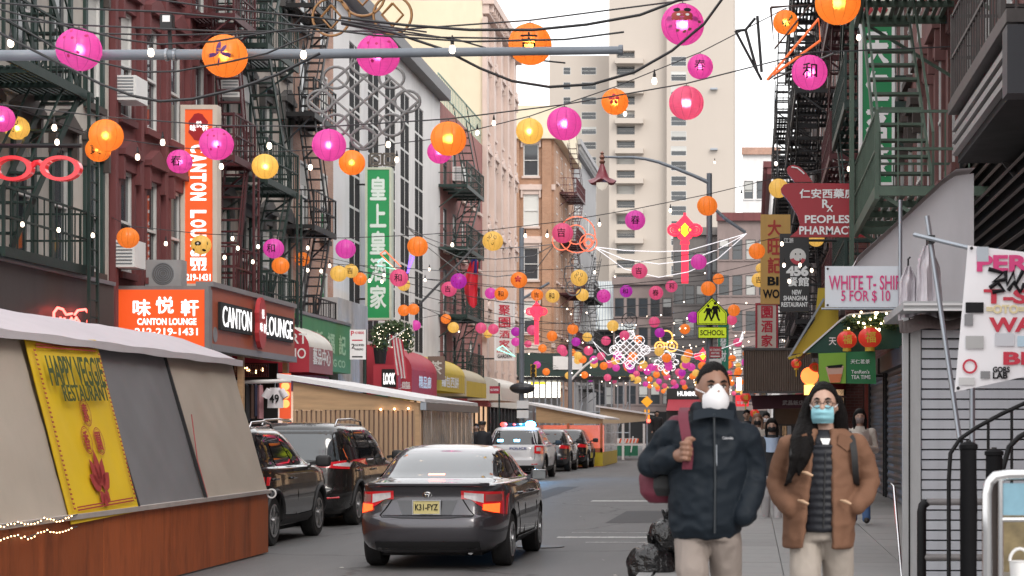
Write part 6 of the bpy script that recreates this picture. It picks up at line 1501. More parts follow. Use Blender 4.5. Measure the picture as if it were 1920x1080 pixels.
m.prism([P(1484,664,45),P(1528,600,45),P(1534,540,45),P(1572,540,45),P(1572,655,45)], (0,.05,0)); m.build('end_sheet', M_AWY, ya)
MB().bar(P(1478,672,44.9),P(1545,560,44.9), .05).build('frame_bar', MT['steel'], ya); MB().bar(P(1478,672,44.9),P(1520,660,44.9), .06).build('valance_edge', M_AWY, ya)
tb = thing('banner','green tea shop banner with bubble tea cup picture','banner',P(1588,720,36.5)); db = 36.5
cloth(P(1535,718,db),P(1643,720,db),P(1641,658,db),P(1534,662,db), 12, 6, .012, 4).build('sheet', paper('green_banner_vinyl',(.015,.17,.055),.45), tb, smooth=60)
cloth(P(1536,718,db-.03),P(1586,719,db-.03),P(1586,661,db-.03),P(1535,663,db-.03), 6, 4, .004, 4).build('light_green_panel', paper('lime_panel',(.22,.42,.04),.45), tb, smooth=60)
for (pts, mt_, oo) in ((((1548,688),(1582,686),(1576,716),(1556,718)),paper('milk_tea',(.6,.38,.3)),-.05),(((1553,702),(1579,701),(1575,717),(1557,718)),paper('red_tea',(.65,.2,.08)),-.056),(((1550,686),(1580,683),(1578,689),(1553,690)),MT['ktxt'],-.06)):
    m = MB(); m.prism([P(x,y_,db+oo) for x,y_ in pts], (0,.003,0)); m.build('cup_print', mt_, tb)
for s, x, y_, h, w in (('TenRen\'s',1613,697,7,34),('TEA TIME',1614,707,7,36),('天仁茗茶',1613,678,8,36)): text_on(s, P(x,y_,db-.02), (1,0,0),(0,0,1), h*db/F, w*db/F, MT['ltxt'], tb, bold=.01)
M_RLAN = mat('red_silk_lantern', (.5,.018,.02), .45, var=.2, scale=8, bump=.05, emit=.12, ecol=(1,.08,.03)); M_GOLD = mat('gold_tassel', (.6,.42,.04), .5, var=.15)
def red_lantern(label, x, y_, dia, d_, tassel=True):
    c_ = P(x,y_,d_); r_ = dia*d_/F/2; t = thing('red_lantern', label, 'lantern', (c_.x,d_,c_.z-r_), 0, 'red silk lanterns at the right shops')
    m = MB(); rows = []
    for i in range(13):
        ph_ = math.pi*i/12; rows.append([c_+V3(r_*math.sin(ph_)*math.cos(tt)*(1-.06*abs(math.sin(tt*6))), r_*math.sin(ph_)*math.sin(tt)*(1-.06*abs(math.sin(tt*6))), -r_*.9*math.cos(ph_)) for tt in [2*math.pi*j/48 for j in range(48)]])
    m.grid(rows, closed=True); m.build('silk', M_RLAN, t, smooth=50)
    MB().lathe([(r_*.42,-r_*1.15),(r_*.42,-r_*.82)], c_, 14).build('gold_collar', M_GOLD, t); MB().lathe([(r_*.35,r_*.82),(r_*.35,r_*1.0)], c_, 14).build('gold_collar', M_GOLD, t)
    if tassel: MB().tube([c_+V3(0,0,-r_*1.15), c_+V3(0,0,-r_*2.4)], r_*.12, 6).build('tassel', M_GOLD, t)
    MB().tube([c_+V3(0,0,r_), c_+V3(0,0,r_*1.5)], .006, 5).build('cord', MT['wire'], t)
    text_on('福', c_+V3(0,-r_,0), (1,0,0),(0,0,1), r_*.9, r_*.9, M_GOLD, t, bold=.02)
red_lantern('left of the two big red lanterns under the green awning', 1588, 637, 38, 36.6); red_lantern('right and larger of two red lanterns under the green awning', 1631, 633, 44, 36.4, False)
red_lantern('small red lantern with tassel left of the tea banner', 1493, 682, 20, 44); red_lantern('dark small red lantern touching the tea banner edge', 1527, 690, 22, 43)
ol = thing('neon_lantern','orange glowing round sign behind the tea banner','neon sign',P(1518,720,43)); c_ = P(1518,705,43)
MB().ball(c_, .2, (1,.6,1), 16, 10).build('globe', emi('orange_globe',(1,.18,.04),1.3), ol, smooth=60); MB().box(c_.x-.12,c_.x+.12,42.95,43.05,c_.z-.42,c_.z-.2).build('base', emi('amber_lit_base',(1,.5,.1),2), ol)
MB().tube([c_+V3(.1,.1,0), V3(XR,43.1,c_.z)], .02, 6).build('bracket', MT['black'], ol)
# ribbed metal canopy, maroon awning, small shop signs
rc = thing('metal_canopy','brown ribbed metal canopy over the right pavement','canopy',P(1456,735,47)); dc = 47.0
a, b = P(1394,733,dc), P(1522,657,dc)
m = MB(); n = 60; m.grid([[V3(a.x+(b.x-a.x)*k/n+(-.06 if z_==b.z else 0)*0, dc-.02*(k%2), z_) for k in range(n+1)] for z_ in (a.z,b.z)]); m.build('ribbed_front', mat('brown_ribbed_metal',(.15,.115,.095),.5,.3,var=.15,stain=.2), rc)
m = MB(); m.grid([[V3(a.x,dc-.02+yy,z_) for yy in (0,4)] for z_ in (b.z,a.z)]); m.build('ribbed_side', mat('brown_ribbed_metal',(.15,.115,.095),.5), rc)
MB().box(a.x-.03,b.x,dc-.05,dc+.05,b.z+.001,b.z+.06).build('top_trim', MT['brown_iron'], rc); MB().box(a.x-.03,b.x,dc-.05,dc+.05,a.z-.06,a.z-.001).build('bottom_trim', MT['brown_iron'], rc)
MB().box(a.x,2.4,dc+.05,dc+4,b.z-.05,b.z).build('roof', MT['brown_iron'], rc)
ma = thing('awning','maroon restaurant awning beneath the brown ribbed canopy','awning',P(1465,765,48)); dm = 48.2
m = MB(); m.prism([P(1408,742,dm),P(1536,738,dm),P(1536,764,dm),P(1412,768,dm)], (0,.06,0)); m.build('valance', paper('maroon_canvas',(.07,.012,.025),.6), ma)
text_on('武昌飯店', P(1487,755,dm), (1,0,0),(0,0,1), 9*dm/F, 40*dm/F, paper('dim_white_letter',(.45,.42,.42)), ma, bold=.02)
MB().box(P(1408,0,dm).x,2.4,dm+.06,dm+4,P(0,744,dm).z,P(0,742,dm).z).build('top_sheet', paper('maroon_canvas',(.07,.012,.025),.6), ma)
sign('brown wooden menu board on the wall under the maroon awning', 1453, 762, 1500, 795, 51.5, mat('brown_menu_board',(.12,.08,.055),.5), (), MT['brown_iron'], thick=.05, name='menu_board')
red_lantern('red globe lantern under the maroon awning behind the walking man', 1415, 775, 18, 60); red_lantern('red lantern left of the brown menu board', 1398, 745, 20, 66)
sign('red arched shop sign with white characters beyond the maroon awning', 1379, 741, 1404, 762, 70, emi('red_lit_sign',(.7,.03,.04),.5), (('茶餐廳',1391,755,6,20,MT['ltxt']),('大',1391,747,7,8,MT['ltxt'])), None, thick=.15)
sign('white lit strip sign below the ribbed canopy edge', 1381, 708, 1390, 732, 75, emi('white_strip_light',(1,.95,.88),1.4), (), None, thick=.1)
hs = sign('dark shop sign with white letters and red awning at street end', 1250, 728, 1325, 748, 165, mat('dark_sign_face2',(.03,.03,.03),.4), (('HUMMUS',1292,738,9,44,M_LIT,.04),), None, thick=.2)
m = MB(); m.prism([P(1249,770,164),P(1326,770,164),P(1322,749,165),P(1253,749,165)], (0,.2,0)); m.build('red_awning', M_AWR, hs)
MB().box(P(1250,0,166).x,P(1325,0,166).x,165.5,166,0,P(0,748,166).z).build('shop_wall', mat('dim_far_shop',(.06,.05,.048),.5), hs)
gvs = sign('far green vertical sign with white characters behind school sign', 1346, 580, 1366, 694, 85, mat('teal_green_face',(.01,.22,.13),.4), (), None, thick=.15, name='blade_sign')
stack_text(gvs, '發財', 1356, 630, 680, 12, 85, MT['ltxt'], .03); bracket_bar(gvs, V3(P(1366,0,85).x,85.1,4), V3(2.2,85.1,4), .03)
for k,(y0,y1,lit,g_,X_) in enumerate(((50.2,60,M_LITIN,M_AWR,2.45),(60.2,69.8,None,M_AWY,2.45),(70.2,80,M_LITIN,M_AWR,2.2),(80.2,91.8,None,M_AWG,2.2),(92.2,117,M_LITIN,M_AWR,1.7))):
    shopfront(('lit storefront behind the maroon awning on the right','yellow banded storefront on the right row','lit storefront below the black lattice fire escape','green banded storefront far up the right row','farthest lit red storefront on the right row')[k], X_, -1, y0, y1, 2.7, lit, g_)
# ---------------------------------------------------------------- lamp post with pagoda shade, school sign
dl = 54.0; xl = P(1330,0,dl).x
lpz = P(0,325,dl).z
lp3 = thing('lamp_post','grey lamp post with curved arm and red pagoda lamp','lamp post',(xl,dl,.15))
MB().tube([(xl,dl,.15),(xl,dl,1.2),(xl,dl,lpz)], [.15,.11,.075], 12).build('pole', MT['grey_pole'], lp3, smooth=60)
MB().tube([P(x,y_,dl) for x,y_ in ((1328,342),(1320,338),(1300,329),(1265,315),(1235,304),(1210,298),(1185,295),(1160,295),(1128,294))], [.06,.055,.05,.048,.045,.042,.04,.035,.03], 8).build('arm', MT['grey_pole'], lp3, smooth=60)
MB().tube([P(1333,385,dl)+V3(0,.05,0),P(1360,410,dl),P(1398,436,dl)], .045, 8).build('brace_arm', MT['grey_pole'], lp3)
c_ = P(1129,345,dl); k_ = dl/F
M_PAG = mat('pagoda_red_enamel', (.20,.035,.05), .35, var=.1)
m = MB(); rows = []
for r_, z_, sq in ((25,0,1),(20,5,.6),(13,12,.3),(8,24,.1),(4,36,0),(3,38,0)):
    row = []
    for j in range(32):
        tt = 2*math.pi*j/32; corner = abs(math.cos(2*(tt)))**3
        row.append(c_+V3(r_*k_*math.cos(tt)*(1+.08*corner*sq), r_*k_*math.sin(tt)*(1+.08*corner*sq), (z_+ (7*corner*sq if r_ > 19 else 0))*k_))
    rows.append(row)
m.grid(rows, closed=True); m.build('pagoda_shade', M_PAG, lp3, smooth=50)
MB().lathe([(4*k_,38*k_),(6*k_,42*k_),(3*k_,46*k_),(5.5*k_,50*k_),(2.5*k_,55*k_),(4*k_,58*k_),(.001,62*k_)], c_, 12).build('finial', mat('copper_finial',(.25,.12,.09),.4,.6), lp3, smooth=50)
MB().lathe([(.001,-12*k_),(7*k_,-9*k_),(11*k_,-2*k_),(11*k_,2*k_)], c_, 16).build('globe', mat('lamp_globe',(.7,.68,.66),.2,emit=.25,ecol=(1,.9,.75)), lp3, smooth=50)
M_LIME = mat('fluorescent_lime', (.62,.78,.02), .4, var=.03, bump=0, emit=.12, ecol=(.7,.9,.0))
ss = thing('school_sign','fluorescent lime school crossing sign on the lamp post','traffic sign',P(1335,635,53.7)); dss = 53.72
def poly_sign(pts, off, mt, nm): m = MB(); m.prism([P(x,y_,dss-off) for x,y_ in pts], (0,.004,0)); return m.build(nm, mt, ss)
poly_sign(((1306,610),(1306,586),(1335,557),(1364,586),(1364,610)), 0, MT['ktxt'], 'border'); poly_sign(((1307.5,608.5),(1307.5,586.6),(1335,559.2),(1362.5,586.6),(1362.5,608.5)), .005, M_LIME, 'plate')
poly_sign(((1309,607.2),(1309,587.2),(1335,561.5),(1361,587.2),(1361,607.2)), .0095, MT['ktxt'], 'inner_border'); poly_sign(((1310,606.2),(1310,587.7),(1335,563),(1360,587.7),(1360,606.2)), .014, M_LIME, 'plate')
def fig(cx, top, hgt):
    m = MB(); z = lambda y_: y_
    sc_ = hgt/34
    def q(pts): m.prism([P(cx+x*sc_, top+y_*sc_, dss-.019) for x,y_ in pts], (0,.004,0))
    q([(2.6*math.cos(t*.7),2.8+2.8*math.sin(t*.7)) for t in range(9)]); q([(-4,7),(4,7),(5,20),(-4,20)]); q([(-4,19),(1,19),(-3,28),(-7,34),(-9,33),(-6,26)]); q([(0,19),(5,19),(6,27),(9,33),(6,34),(3,28)])
    q([(-4,7),(-2,10),(-6,16),(-9,18),(-10,16),(-7,13)]); q([(4,7),(8,12),(9,18),(7,18),(5,13),(3,10)])
    m.build('pictogram', MT['ktxt'], ss)
fig(1328,571,31); fig(1341,566,36)
poly_sign(((1308.5,613),(1363,613),(1363,634.5),(1308.5,634.5)), 0, MT['ktxt'], 'border'); poly_sign(((1309.8,614.2),(1361.8,614.2),(1361.8,633.3),(1309.8,633.3)), .005, M_LIME, 'plate')
text_on('SCHOOL', P(1335.5,623.8,dss-.005), (1,0,0),(0,0,1), 10*dss/F, 45*dss/F, MT['ktxt'], ss, bold=.02, off=.003)
rs = thing('parking_sign','dark red and white parking rules plates below the school sign','sign',P(1341,690,53.7))
for y0, y1, mt_, tx in ((650,671,M_SRED,(('NO STANDING',1341,656,4,20),('ANYTIME',1341,662,4,16),('—',1341,668,2,18))),(673,690,MT['white'],(('—',1341,682,2,16),))):
    a, b = P(1330,y1,dss), P(1353,y0,dss); MB().box(a.x,b.x,dss,dss+.006,a.z,b.z).build('plate', mt_, rs)
    for s,x,y_,h,w in tx: text_on(s, P(x,y_,dss), (1,0,0),(0,0,1), h*dss/F, w*dss/F, MT['ltxt'], rs, off=.002)
# bin bags at the kerb
M_BIN = mat('black_bin_bag', (.010,.010,.011), .22, var=.2, bump=1.0, bscale=11, spec=.7, dist=.06)
def bin_bag(label, c, r, seed):
    t = thing('rubbish_bag', label, 'rubbish bag', (c[0],c[1],0), 0, 'black rubbish bags at the kerb'); rg = random.Random(seed); ph_ = [rg.uniform(0,6) for _ in range(6)]
    rows = []
    for i in range(19):
        a_ = math.pi*i/18; row = []
        for j in range(36):
            tt = 2*math.pi*j/36; k = 1+.07*math.sin(3*tt+ph_[0]+2*a_)+.05*math.sin(7*tt+ph_[1]-3*a_)+.03*math.sin(13*tt+ph_[2]+5*a_)+.02*math.sin(21*tt+ph_[3])
            rr_ = r*math.sin(a_)**.75*k; z_ = r*1.15*(1-math.cos(a_))*.9
            if a_ > 2.5: rr_ *= .75
            row.append(V3(c[0]+rr_*math.cos(tt), c[1]+rr_*math.sin(tt), max(c[2]+.01, c[2]+z_-.06)))
        rows.append(row)
    m = MB(); m.grid(rows, closed=True); m.build('bag', M_BIN, t, smooth=70)
    top = rows[-1][0]; m = MB()
    for k in range(5): m.tube([top, top+V3(.05*math.cos(k*1.3),.05*math.sin(k*1.3),.09)], [.025,.012], 5)
    m.build('knot', M_BIN, t)
bin_bag('large black rubbish bag at the kerb behind the man in navy jacket', (-1.08,20.6,0), .25, 1); bin_bag('smaller black rubbish bag stacked on the large one', (-.93,20.75,.36), .2, 5); bin_bag('black rubbish bag low behind the man\'s legs', (-.82,21.1,.1), .24, 9)
# ================================================================ LANTERNS, WIRES AND LIGHT MOTIFS
def lantern_mat(name, col, emit):
    m = bpy.data.materials.new(name); m.use_nodes = True; t = m.node_tree; t.nodes.clear()
    out = NN(t, 'OutputMaterial'); tc = NN(t, 'TexCoord')
    n = NN(t, 'TexNoise'); n.inputs['Scale'].default_value = 3; n.inputs['Detail'].default_value = 6
    mp = NN(t, 'Mapping'); mp.inputs['Scale'].default_value = (1,1,5); t.links.new(tc.outputs['Object'], mp.inputs[0]); t.links.new(mp.outputs[0], n.inputs['Vector'])
    mx = NN(t, 'Mix'); mx.data_type = 'RGBA'; mx.inputs['A'].default_value = (*[c*.85 for c in col],1); mx.inputs['B'].default_value = (*[min(1,c*1.12) for c in col],1); t.links.new(n.outputs['Fac'], mx.inputs['Factor'])
    # sewn seams between the ten gores: doubled cloth
    sp = NN(t, 'SeparateXYZ'); t.links.new(tc.outputs['Object'], sp.inputs[0])
    at = NN(t, 'Math', operation='ARCTAN2'); t.links.new(sp.outputs['Y'], at.inputs[0]); t.links.new(sp.outputs['X'], at.inputs[1])
    mu = NN(t, 'Math', operation='MULTIPLY'); mu.inputs[1].default_value = 5.0; t.links.new(at.outputs[0], mu.inputs[0])
    sn = NN(t, 'Math', operation='SINE'); t.links.new(mu.outputs[0], sn.inputs[0]); ab = NN(t, 'Math', operation='ABSOLUTE'); t.links.new(sn.outputs[0], ab.inputs[0])
    mr = NN(t, 'MapRange'); mr.inputs['From Min'].default_value = .05; mr.inputs['From Max'].default_value = .16; mr.inputs['To Min'].default_value = .62; mr.inputs['To Max'].default_value = 1.0; t.links.new(ab.outputs[0], mr.inputs[0])
    hv = NN(t, 'HueSaturation'); t.links.new(mx.outputs['Result'], hv.inputs['Color']); t.links.new(mr.outputs[0], hv.inputs['Value'])
    df = NN(t, 'BsdfDiffuse'); tr = NN(t, 'BsdfTranslucent'); rf = NN(t, 'BsdfRefraction'); em = NN(t, 'Emission'); gl = NN(t, 'BsdfGlossy')
    rf.inputs['IOR'].default_value = 1.35; rf.inputs['Roughness'].default_value = .5; gl.inputs['Roughness'].default_value = .35
    for q in (df, tr, rf, em): t.links.new(hv.outputs[0], q.inputs['Color'])
    em.inputs['Strength'].default_value = emit
    a = NN(t, 'MixShader'); a.inputs[0].default_value = .5; t.links.new(df.outputs[0], a.inputs[1]); t.links.new(tr.outputs[0], a.inputs[2])
    b = NN(t, 'MixShader'); b.inputs[0].default_value = .3; t.links.new(a.outputs[0], b.inputs[1]); t.links.new(rf.outputs[0], b.inputs[2])
    g = NN(t, 'MixShader'); g.inputs[0].default_value = .03; t.links.new(b.outputs[0], g.inputs[1]); t.links.new(gl.outputs[0], g.inputs[2])
    c = NN(t, 'AddShader'); t.links.new(g.outputs[0], c.inputs[0]); t.links.new(em.outputs[0], c.inputs[1]); t.links.new(c.outputs[0], out.inputs[0])
    return m
LCOL = dict(pink=(.62,.085,.40), orange=(.78,.26,.045), yellow=(.74,.50,.14), coral=(.66,.12,.25), purple=(.46,.04,.40))
LM = {k: lantern_mat('lantern_paper_'+k, c, .1) for k, c in LCOL.items()}
LMF = {k: lantern_mat('lit_small_lantern_'+k, c, .24) for k, c in LCOL.items()}
def lantern_mesh(nu, nv, gores=10):
    rows = []
    for i in range(nv+1):
        ph = math.pi*(.045+.91*i/nv); row = []
        for j in range(nu):
            tt = 2*math.pi*(j+.5)/nu; x = (tt*gores/(2*math.pi)) % 1.0; dd = min(x, 1-x)
            r = 1-.04*math.exp(-(dd/.09)**2)+.018*math.sin(math.pi*x)
            r *= math.sin(ph)
            row.append((r*math.cos(tt), r*math.sin(tt), -.97*math.cos(ph)))
        rows.append(row)
    m = MB(); m.grid(rows, closed=True); return m
LME = {}
def lm(kind, col):
    if (kind, col) not in LME:
        me = (lantern_mesh(100,18) if kind in ('big','lit') else lantern_mesh(40,12) if kind == 'mid' else lantern_mesh(20,8)).mesh('paper_shade'); me.materials.append(LM[col] if kind == 'lit' else LMF[col]); shade(me, 70); LME[(kind,col)] = me
    return LME[(kind,col)]
RING = MB().lathe([(.15,.945),(.17,.945),(.17,.985),(.15,.985),(.15,.945)], (0,0,0), 16).mesh('wire_ring'); RING.materials.append(MT['wire'])
CORD = MB().tube([(0,0,.97),(0,0,1.16)], .022, 5).mesh('cord'); CORD.materials.append(MT['wire'])
LIGHTS = 0
def on_sphere(me, tilt=0):
    bm = bmesh.new(); bm.from_mesh(me); bmesh.ops.triangulate(bm, faces=bm.faces)
    for _ in range(3):
        e = [x for x in bm.edges if x.calc_length() > .14]
        if not e: break
        bmesh.ops.subdivide_edges(bm, edges=e, cuts=1); bmesh.ops.triangulate(bm, faces=bm.faces)
    for v in bm.verts:
        x, z = v.co.x, v.co.z; q = min(.93, x*x+z*z); v.co.y = -math.sqrt(1-q)*1.016
    bm.to_mesh(me); bm.free(); return me
LTXT = {}
def print_char(t, ch, mt, size=.82, dx=0, dz=-.05, rot=0):
    me = text_mesh(ch, 0, size, 0); c, s = math.cos(rot), math.sin(rot)
    bm = bmesh.new()
    for q, (ax, az) in enumerate(((0,0),(.02,.0),(0,.02))):
        b0 = len(bm.verts); bm.from_mesh(me); bm.verts.ensure_lookup_table()
        for v in bm.verts[b0:]: v.co += V3(ax,0,az)
    bm.to_mesh(me); bm.free()
    for v in me.vertices: x, z = v.co.x, v.co.z; v.co = (c*x-s*z+dx, 0, s*x+c*z+dz)
    return link('character', on_sphere(me), mt, t)
def print_poly(t, polys, mt, name='print'):
    m = MB()
    for p in polys: m.face([(x,0,z) for x,z in p])
    me = m.mesh(name); return link(name, on_sphere(me), mt, t)
def ell(cx, cz, a, b, rot=0, n=14): return [(cx+a*math.cos(k*2*math.pi/n)*math.cos(rot)-b*math.sin(k*2*math.pi/n)*math.sin(rot), cz+a*math.cos(k*2*math.pi/n)*math.sin(rot)+b*math.sin(k*2*math.pi/n)*math.cos(rot)) for k in range(n)]
LANTERNS = {}; LPOS = []
def lantern(row, col, x, y_, dia, label, deco=None, light=0, rd=0):
    global LIGHTS
    d = 1476.0/dia if not rd else rd; r = dia*d/F/2; c = P(x,y_,d)
    kind = 'big' if dia > 35 else 'mid' if dia > 24 else 'small'
    t = thing('paper_lantern', label, 'lantern', c, random.uniform(-.1,.1), 'paper lanterns strung over the street'); t.scale = (r,r,r)
    link('paper_shade', lm('lit' if light else kind,col), None, t)
    if dia > 17: link('wire_ring', RING, None, t); link('cord', CORD, None, t)
    LANTERNS.setdefault(row, []).append((c.x, d, c.z + r*1.12))
    if dia > 21: LPOS.append((x, y_, label))
    K = MT['ktxt']
    if deco:
        if deco[0] == 'c': print_char(t, deco[1], K, *(deco[2:] or ()))
        if deco == 'leaf': print_poly(t, [ell(-.36,-.14,.26,.09,.1),ell(-.04,.18,.10,.30,-.15),ell(.34,-.12,.28,.10,-.15),ell(-.06,-.44,.035,.2,-.3),ell(.16,.12,.08,.24,-.6)], mat('purple_print',(.07,.01,.13),.5,bump=0), 'leaf_print')
        if deco == 'flower': print_poly(t, [ell(.26*math.cos(a),.26*math.sin(a)+.05,.16,.13,a) for a in [math.pi/2+k*2*math.pi/5 for k in range(5)]]+[ell(0,.05,.1,.1)], mat('red_print',(.5,.01,.03),.5,bump=0), 'flower_print')
        if deco == 'dots': print_poly(t, [ell(a,b,.07,.07) for a,b in ((-.05,.72),(-.3,.4),(.1,.35),(.35,-.3),(-.1,-.45),(.62,.5),(-.55,-.1))], mat('dark_pink_print',(.45,.0,.12),.5,bump=0), 'dot_print')
        if deco == 'green': print_poly(t, [ell(a,b,.07,.2,r_) for a,b,r_ in ((-.25,-.25,.3),(-.05,-.35,-.2),(.15,-.15,.5),(.3,.1,-.6),(.45,.25,.2))], mat('green_print',(.03,.14,.06),.5,bump=0), 'leaf_print')
        if deco == 'scroll':
            m = MB()
            for cx, cz, a0 in ((-.35,.1,0),(.1,-.25,1),(.35,.3,2),(-.1,.45,3)): m.tube([(cx+.16*math.cos(q*.5+a0)*(1-q*.05), -1, cz+.2*math.sin(q*.5+a0)) for q in range(12)], .025, 4)
            me = m.mesh('scroll_print')
            for v in me.vertices: q = min(.93, v.co.x**2+v.co.z**2); v.co.y = -math.sqrt(1-q)*1.012 - .004*(v.co.y+1)
            link('scroll_print', me, mat('brown_ink',(.10,.05,.01),.5,bump=0), t)
        if deco == 'patch': print_poly(t, [ell(0,.05,.34,.24),ell(-.55,-.55,.14,.14),ell(.5,-.6,.16,.12),ell(.95*.9,.1,.05,.2),ell(-.86,.1,.05,.2)], K, 'patch_print'); print_poly(t, [ell(0,.05,.12,.09)], mat('white_print',(.7,.7,.7),.5,bump=0), 'patch_print').scale = (1.004,1.01,1.004)
        if deco == 'face':
            print_poly(t, [ell(0,.22,.52,.26),ell(-.55,.1,.2,.12),ell(.55,.1,.2,.12)], mat('dark_red_print',(.28,.01,.04),.5,bump=0), 'face_print')
            o = print_poly(t, [ell(-.25,.52,.17,.1),ell(.25,.52,.17,.1)], K, 'hair_print'); o.scale = (1.003,1.006,1.003)
            o = print_poly(t, [ell(-.16,.27,.09,.06),ell(.25,.27,.09,.06),ell(.03,-.02,.05,.03)], mat('white_print',(.7,.7,.7),.5,bump=0), 'eye_print'); o.scale = (1.004,1.012,1.004)
            o = print_poly(t, [ell(a,b,.1,.06,.5) for a,b in ((-.55,-.25),(-.2,-.45),(.12,-.5),(.35,-.4),(.65,-.4),(.8,0))], mat('olive_print',(.25,.12,.1),.5,bump=0), 'spot_print')
    if light:
        li = bpy.data.lights.new('lantern_bulb','POINT'); li.energy = light; li.shadow_soft_size = .03; li.color = (1,.86,.62)
        lo = bpy.data.objects.new('lantern_bulb', li); COL.objects.link(lo); lo.parent = t
    return t
LW = 1.1
for a in (
 (1,'pink',148,93,82,'big pink lantern with dark spots at upper left','dots'),(1,'orange',422,105,82,'big orange lantern with purple leaf print','leaf'),(1,'pink',709,103,80,'big pink lantern with two red dots on the horizontal pole','dots'),(1,'orange',994,83,80,'big orange lantern with black character near the pole end','c吉'),(1,'pink',1280,46,80,'big pink lantern with a dark red face print','face'),(1,'orange',1571,5,85,'big orange lantern cut by the top edge at right',None),
 (2,'orange',199,254,62,'plain orange lantern overlapping a smaller orange one at left',None),(2,'pink',406,270,62,'pink lantern with small rings beside the vertical orange sign','dots'),(2,'pink',617,272,62,'plain pink lantern right of the salmon brick house',None),(2,'orange',841,260,66,'plain orange lantern in front of a pink one near the roof railing',None),(2,'pink',1058,232,64,'plain pink lantern left of the tower balconies',None),(2,'coral',1287,193,65,'coral pink lantern in front of the tower',None),(2,'pink',1518,136,67,'pink lantern with peace character at upper right','c和'),
 (3,'pink',2,223,50,'pink lantern cut by the left edge',None),(3,'yellow',32,240,45,'yellow lantern with drawn flowers at the left edge','scroll'),(3,'orange',184,281,46,'small orange lantern with character behind the plain orange one','c貢'),(3,'pink',337,303,46,'pink lantern with spring character left of the vertical sign','c春'),(3,'yellow',497,312,48,'plain yellow lantern before the bracketed house',None),(3,'orange',660,305,48,'orange lantern left of the green blade sign',None),(3,'pink',824,285,45,'pink lantern half hidden behind the orange one',None),(3,'yellow',993,246,50,'yellow lantern in front of the tan corner building',None),(3,'orange',1153,191,50,'orange lantern with red blossom before the tower','flower'),(3,'pink',1313,125,48,'pink lantern with spring character below the face lantern','c春'),(3,'orange',1473,42,47,'orange lantern with green leaves in the wire triangle','green'),
 (4,'orange',240,446,40,'orange lantern above the orange corner sign',None),(4,'yellow',377,459,37,'yellow lantern with black patches on the vertical sign','patch'),(4,'pink',513,466,38,'pink lantern with peace character below the bracketed house','c和'),(4,'pink',648,467,37,'plain pink lantern left of the green sign middle',None),(4,'orange',783,462,38,'orange lantern right of the green blade sign',None),(4,'yellow',924,452,38,'yellow lantern with drawn loops before the ornate building','scroll'),(4,'coral',1055,437,39,'coral lantern with luck character on the orange coin rings','c吉'),(4,'pink',1191,413,38,'pink lantern with spring character below the pagoda lamp','c春'),(4,'orange',1326,386,38,'orange lantern on the lamp post',None),(4,'yellow',1460,353,37,'yellow lantern touching the pharmacy sign',None),
 (5,'orange',526,498,32,'small orange lantern under the pink peace lantern',None),(5,'yellow',635,513,31,'small plain yellow lantern left of the green sign',None),(5,'coral',748,521,34,'small coral lantern with character at the green sign edge','c和'),(5,'purple',860,527,30,'purple pink lantern with faint face beside the red flag','dots'),(5,'orange',973,525,31,'small orange lantern with red blossom before tan building','flower'),(5,'yellow',1086,521,32,'small yellow lantern with drawn ox marks','scroll'),(5,'coral',1199,508,30,'small coral lantern with luck character on white light wires','c吉'),(5,'pink',1310,491,30,'small pink lantern beside the red knot tassel',None),(5,'orange',1419,471,31,'small orange lantern at the tan vertical sign',None),(5,'yellow',1530,447,32,'yellow lantern half hidden behind the pharmacy sign',None),
 (6,'orange',567,486,27,'small orange lantern with faint character by the brick house','c安'),(6,'yellow',658,508,27,'small yellow lantern with luck character','c吉'),(6,'yellow',757,534,24,'small yellow lantern behind the coral one at the green sign',None),(6,'coral',842,542,29,'small coral lantern with luck character by the red flag','c吉'),(6,'orange',940,551,26,'small orange lantern with peace character','c和'),(6,'yellow',1036,555,26,'small yellow lantern with peace character','c和'),(6,'pink',1132,555,26,'small pink lantern before the ribbed glass roof','dots'),(6,'coral',1230,549,27,'small coral lantern with spring character','c春'),(6,'orange',1328,541,28,'small orange lantern just above the school sign',None),(6,'yellow',1423,525,28,'small yellow lantern with luck character at right','c吉'),
 (7,'orange',675,523,25,'small orange lantern at the left side of the green sign',None),(7,'pink',920,550,22,'small pink lantern left of the orange peace lantern',None),(7,'orange',1007,553,23,'small orange lantern above the far red knot','c吉'),(7,'yellow',1092,553,24,'small plain yellow lantern below the ox lantern',None),(7,'purple',1174,546,24,'small purple lantern with peace character','c和'),(7,'coral',1259,537,23,'small coral lantern left of the red knot tassel','c和'),(7,'orange',1347,523,21,'small orange lantern behind the lamp post',None),(7,'yellow',1427,503,20,'tiny yellow lantern resting above the luck lantern at right',None),
):
    dia = a[4]; de = a[6]
    if de and de[0] == 'c': de = ('c', de[1])
    lantern(*a[:6], de, light=(LW*(dia/60)**0 if dia > 43 else 0))
BR = [('pink','magenta pink'),('orange','orange'),('yellow','yellow'),('coral','coral'),('purple','purple')]
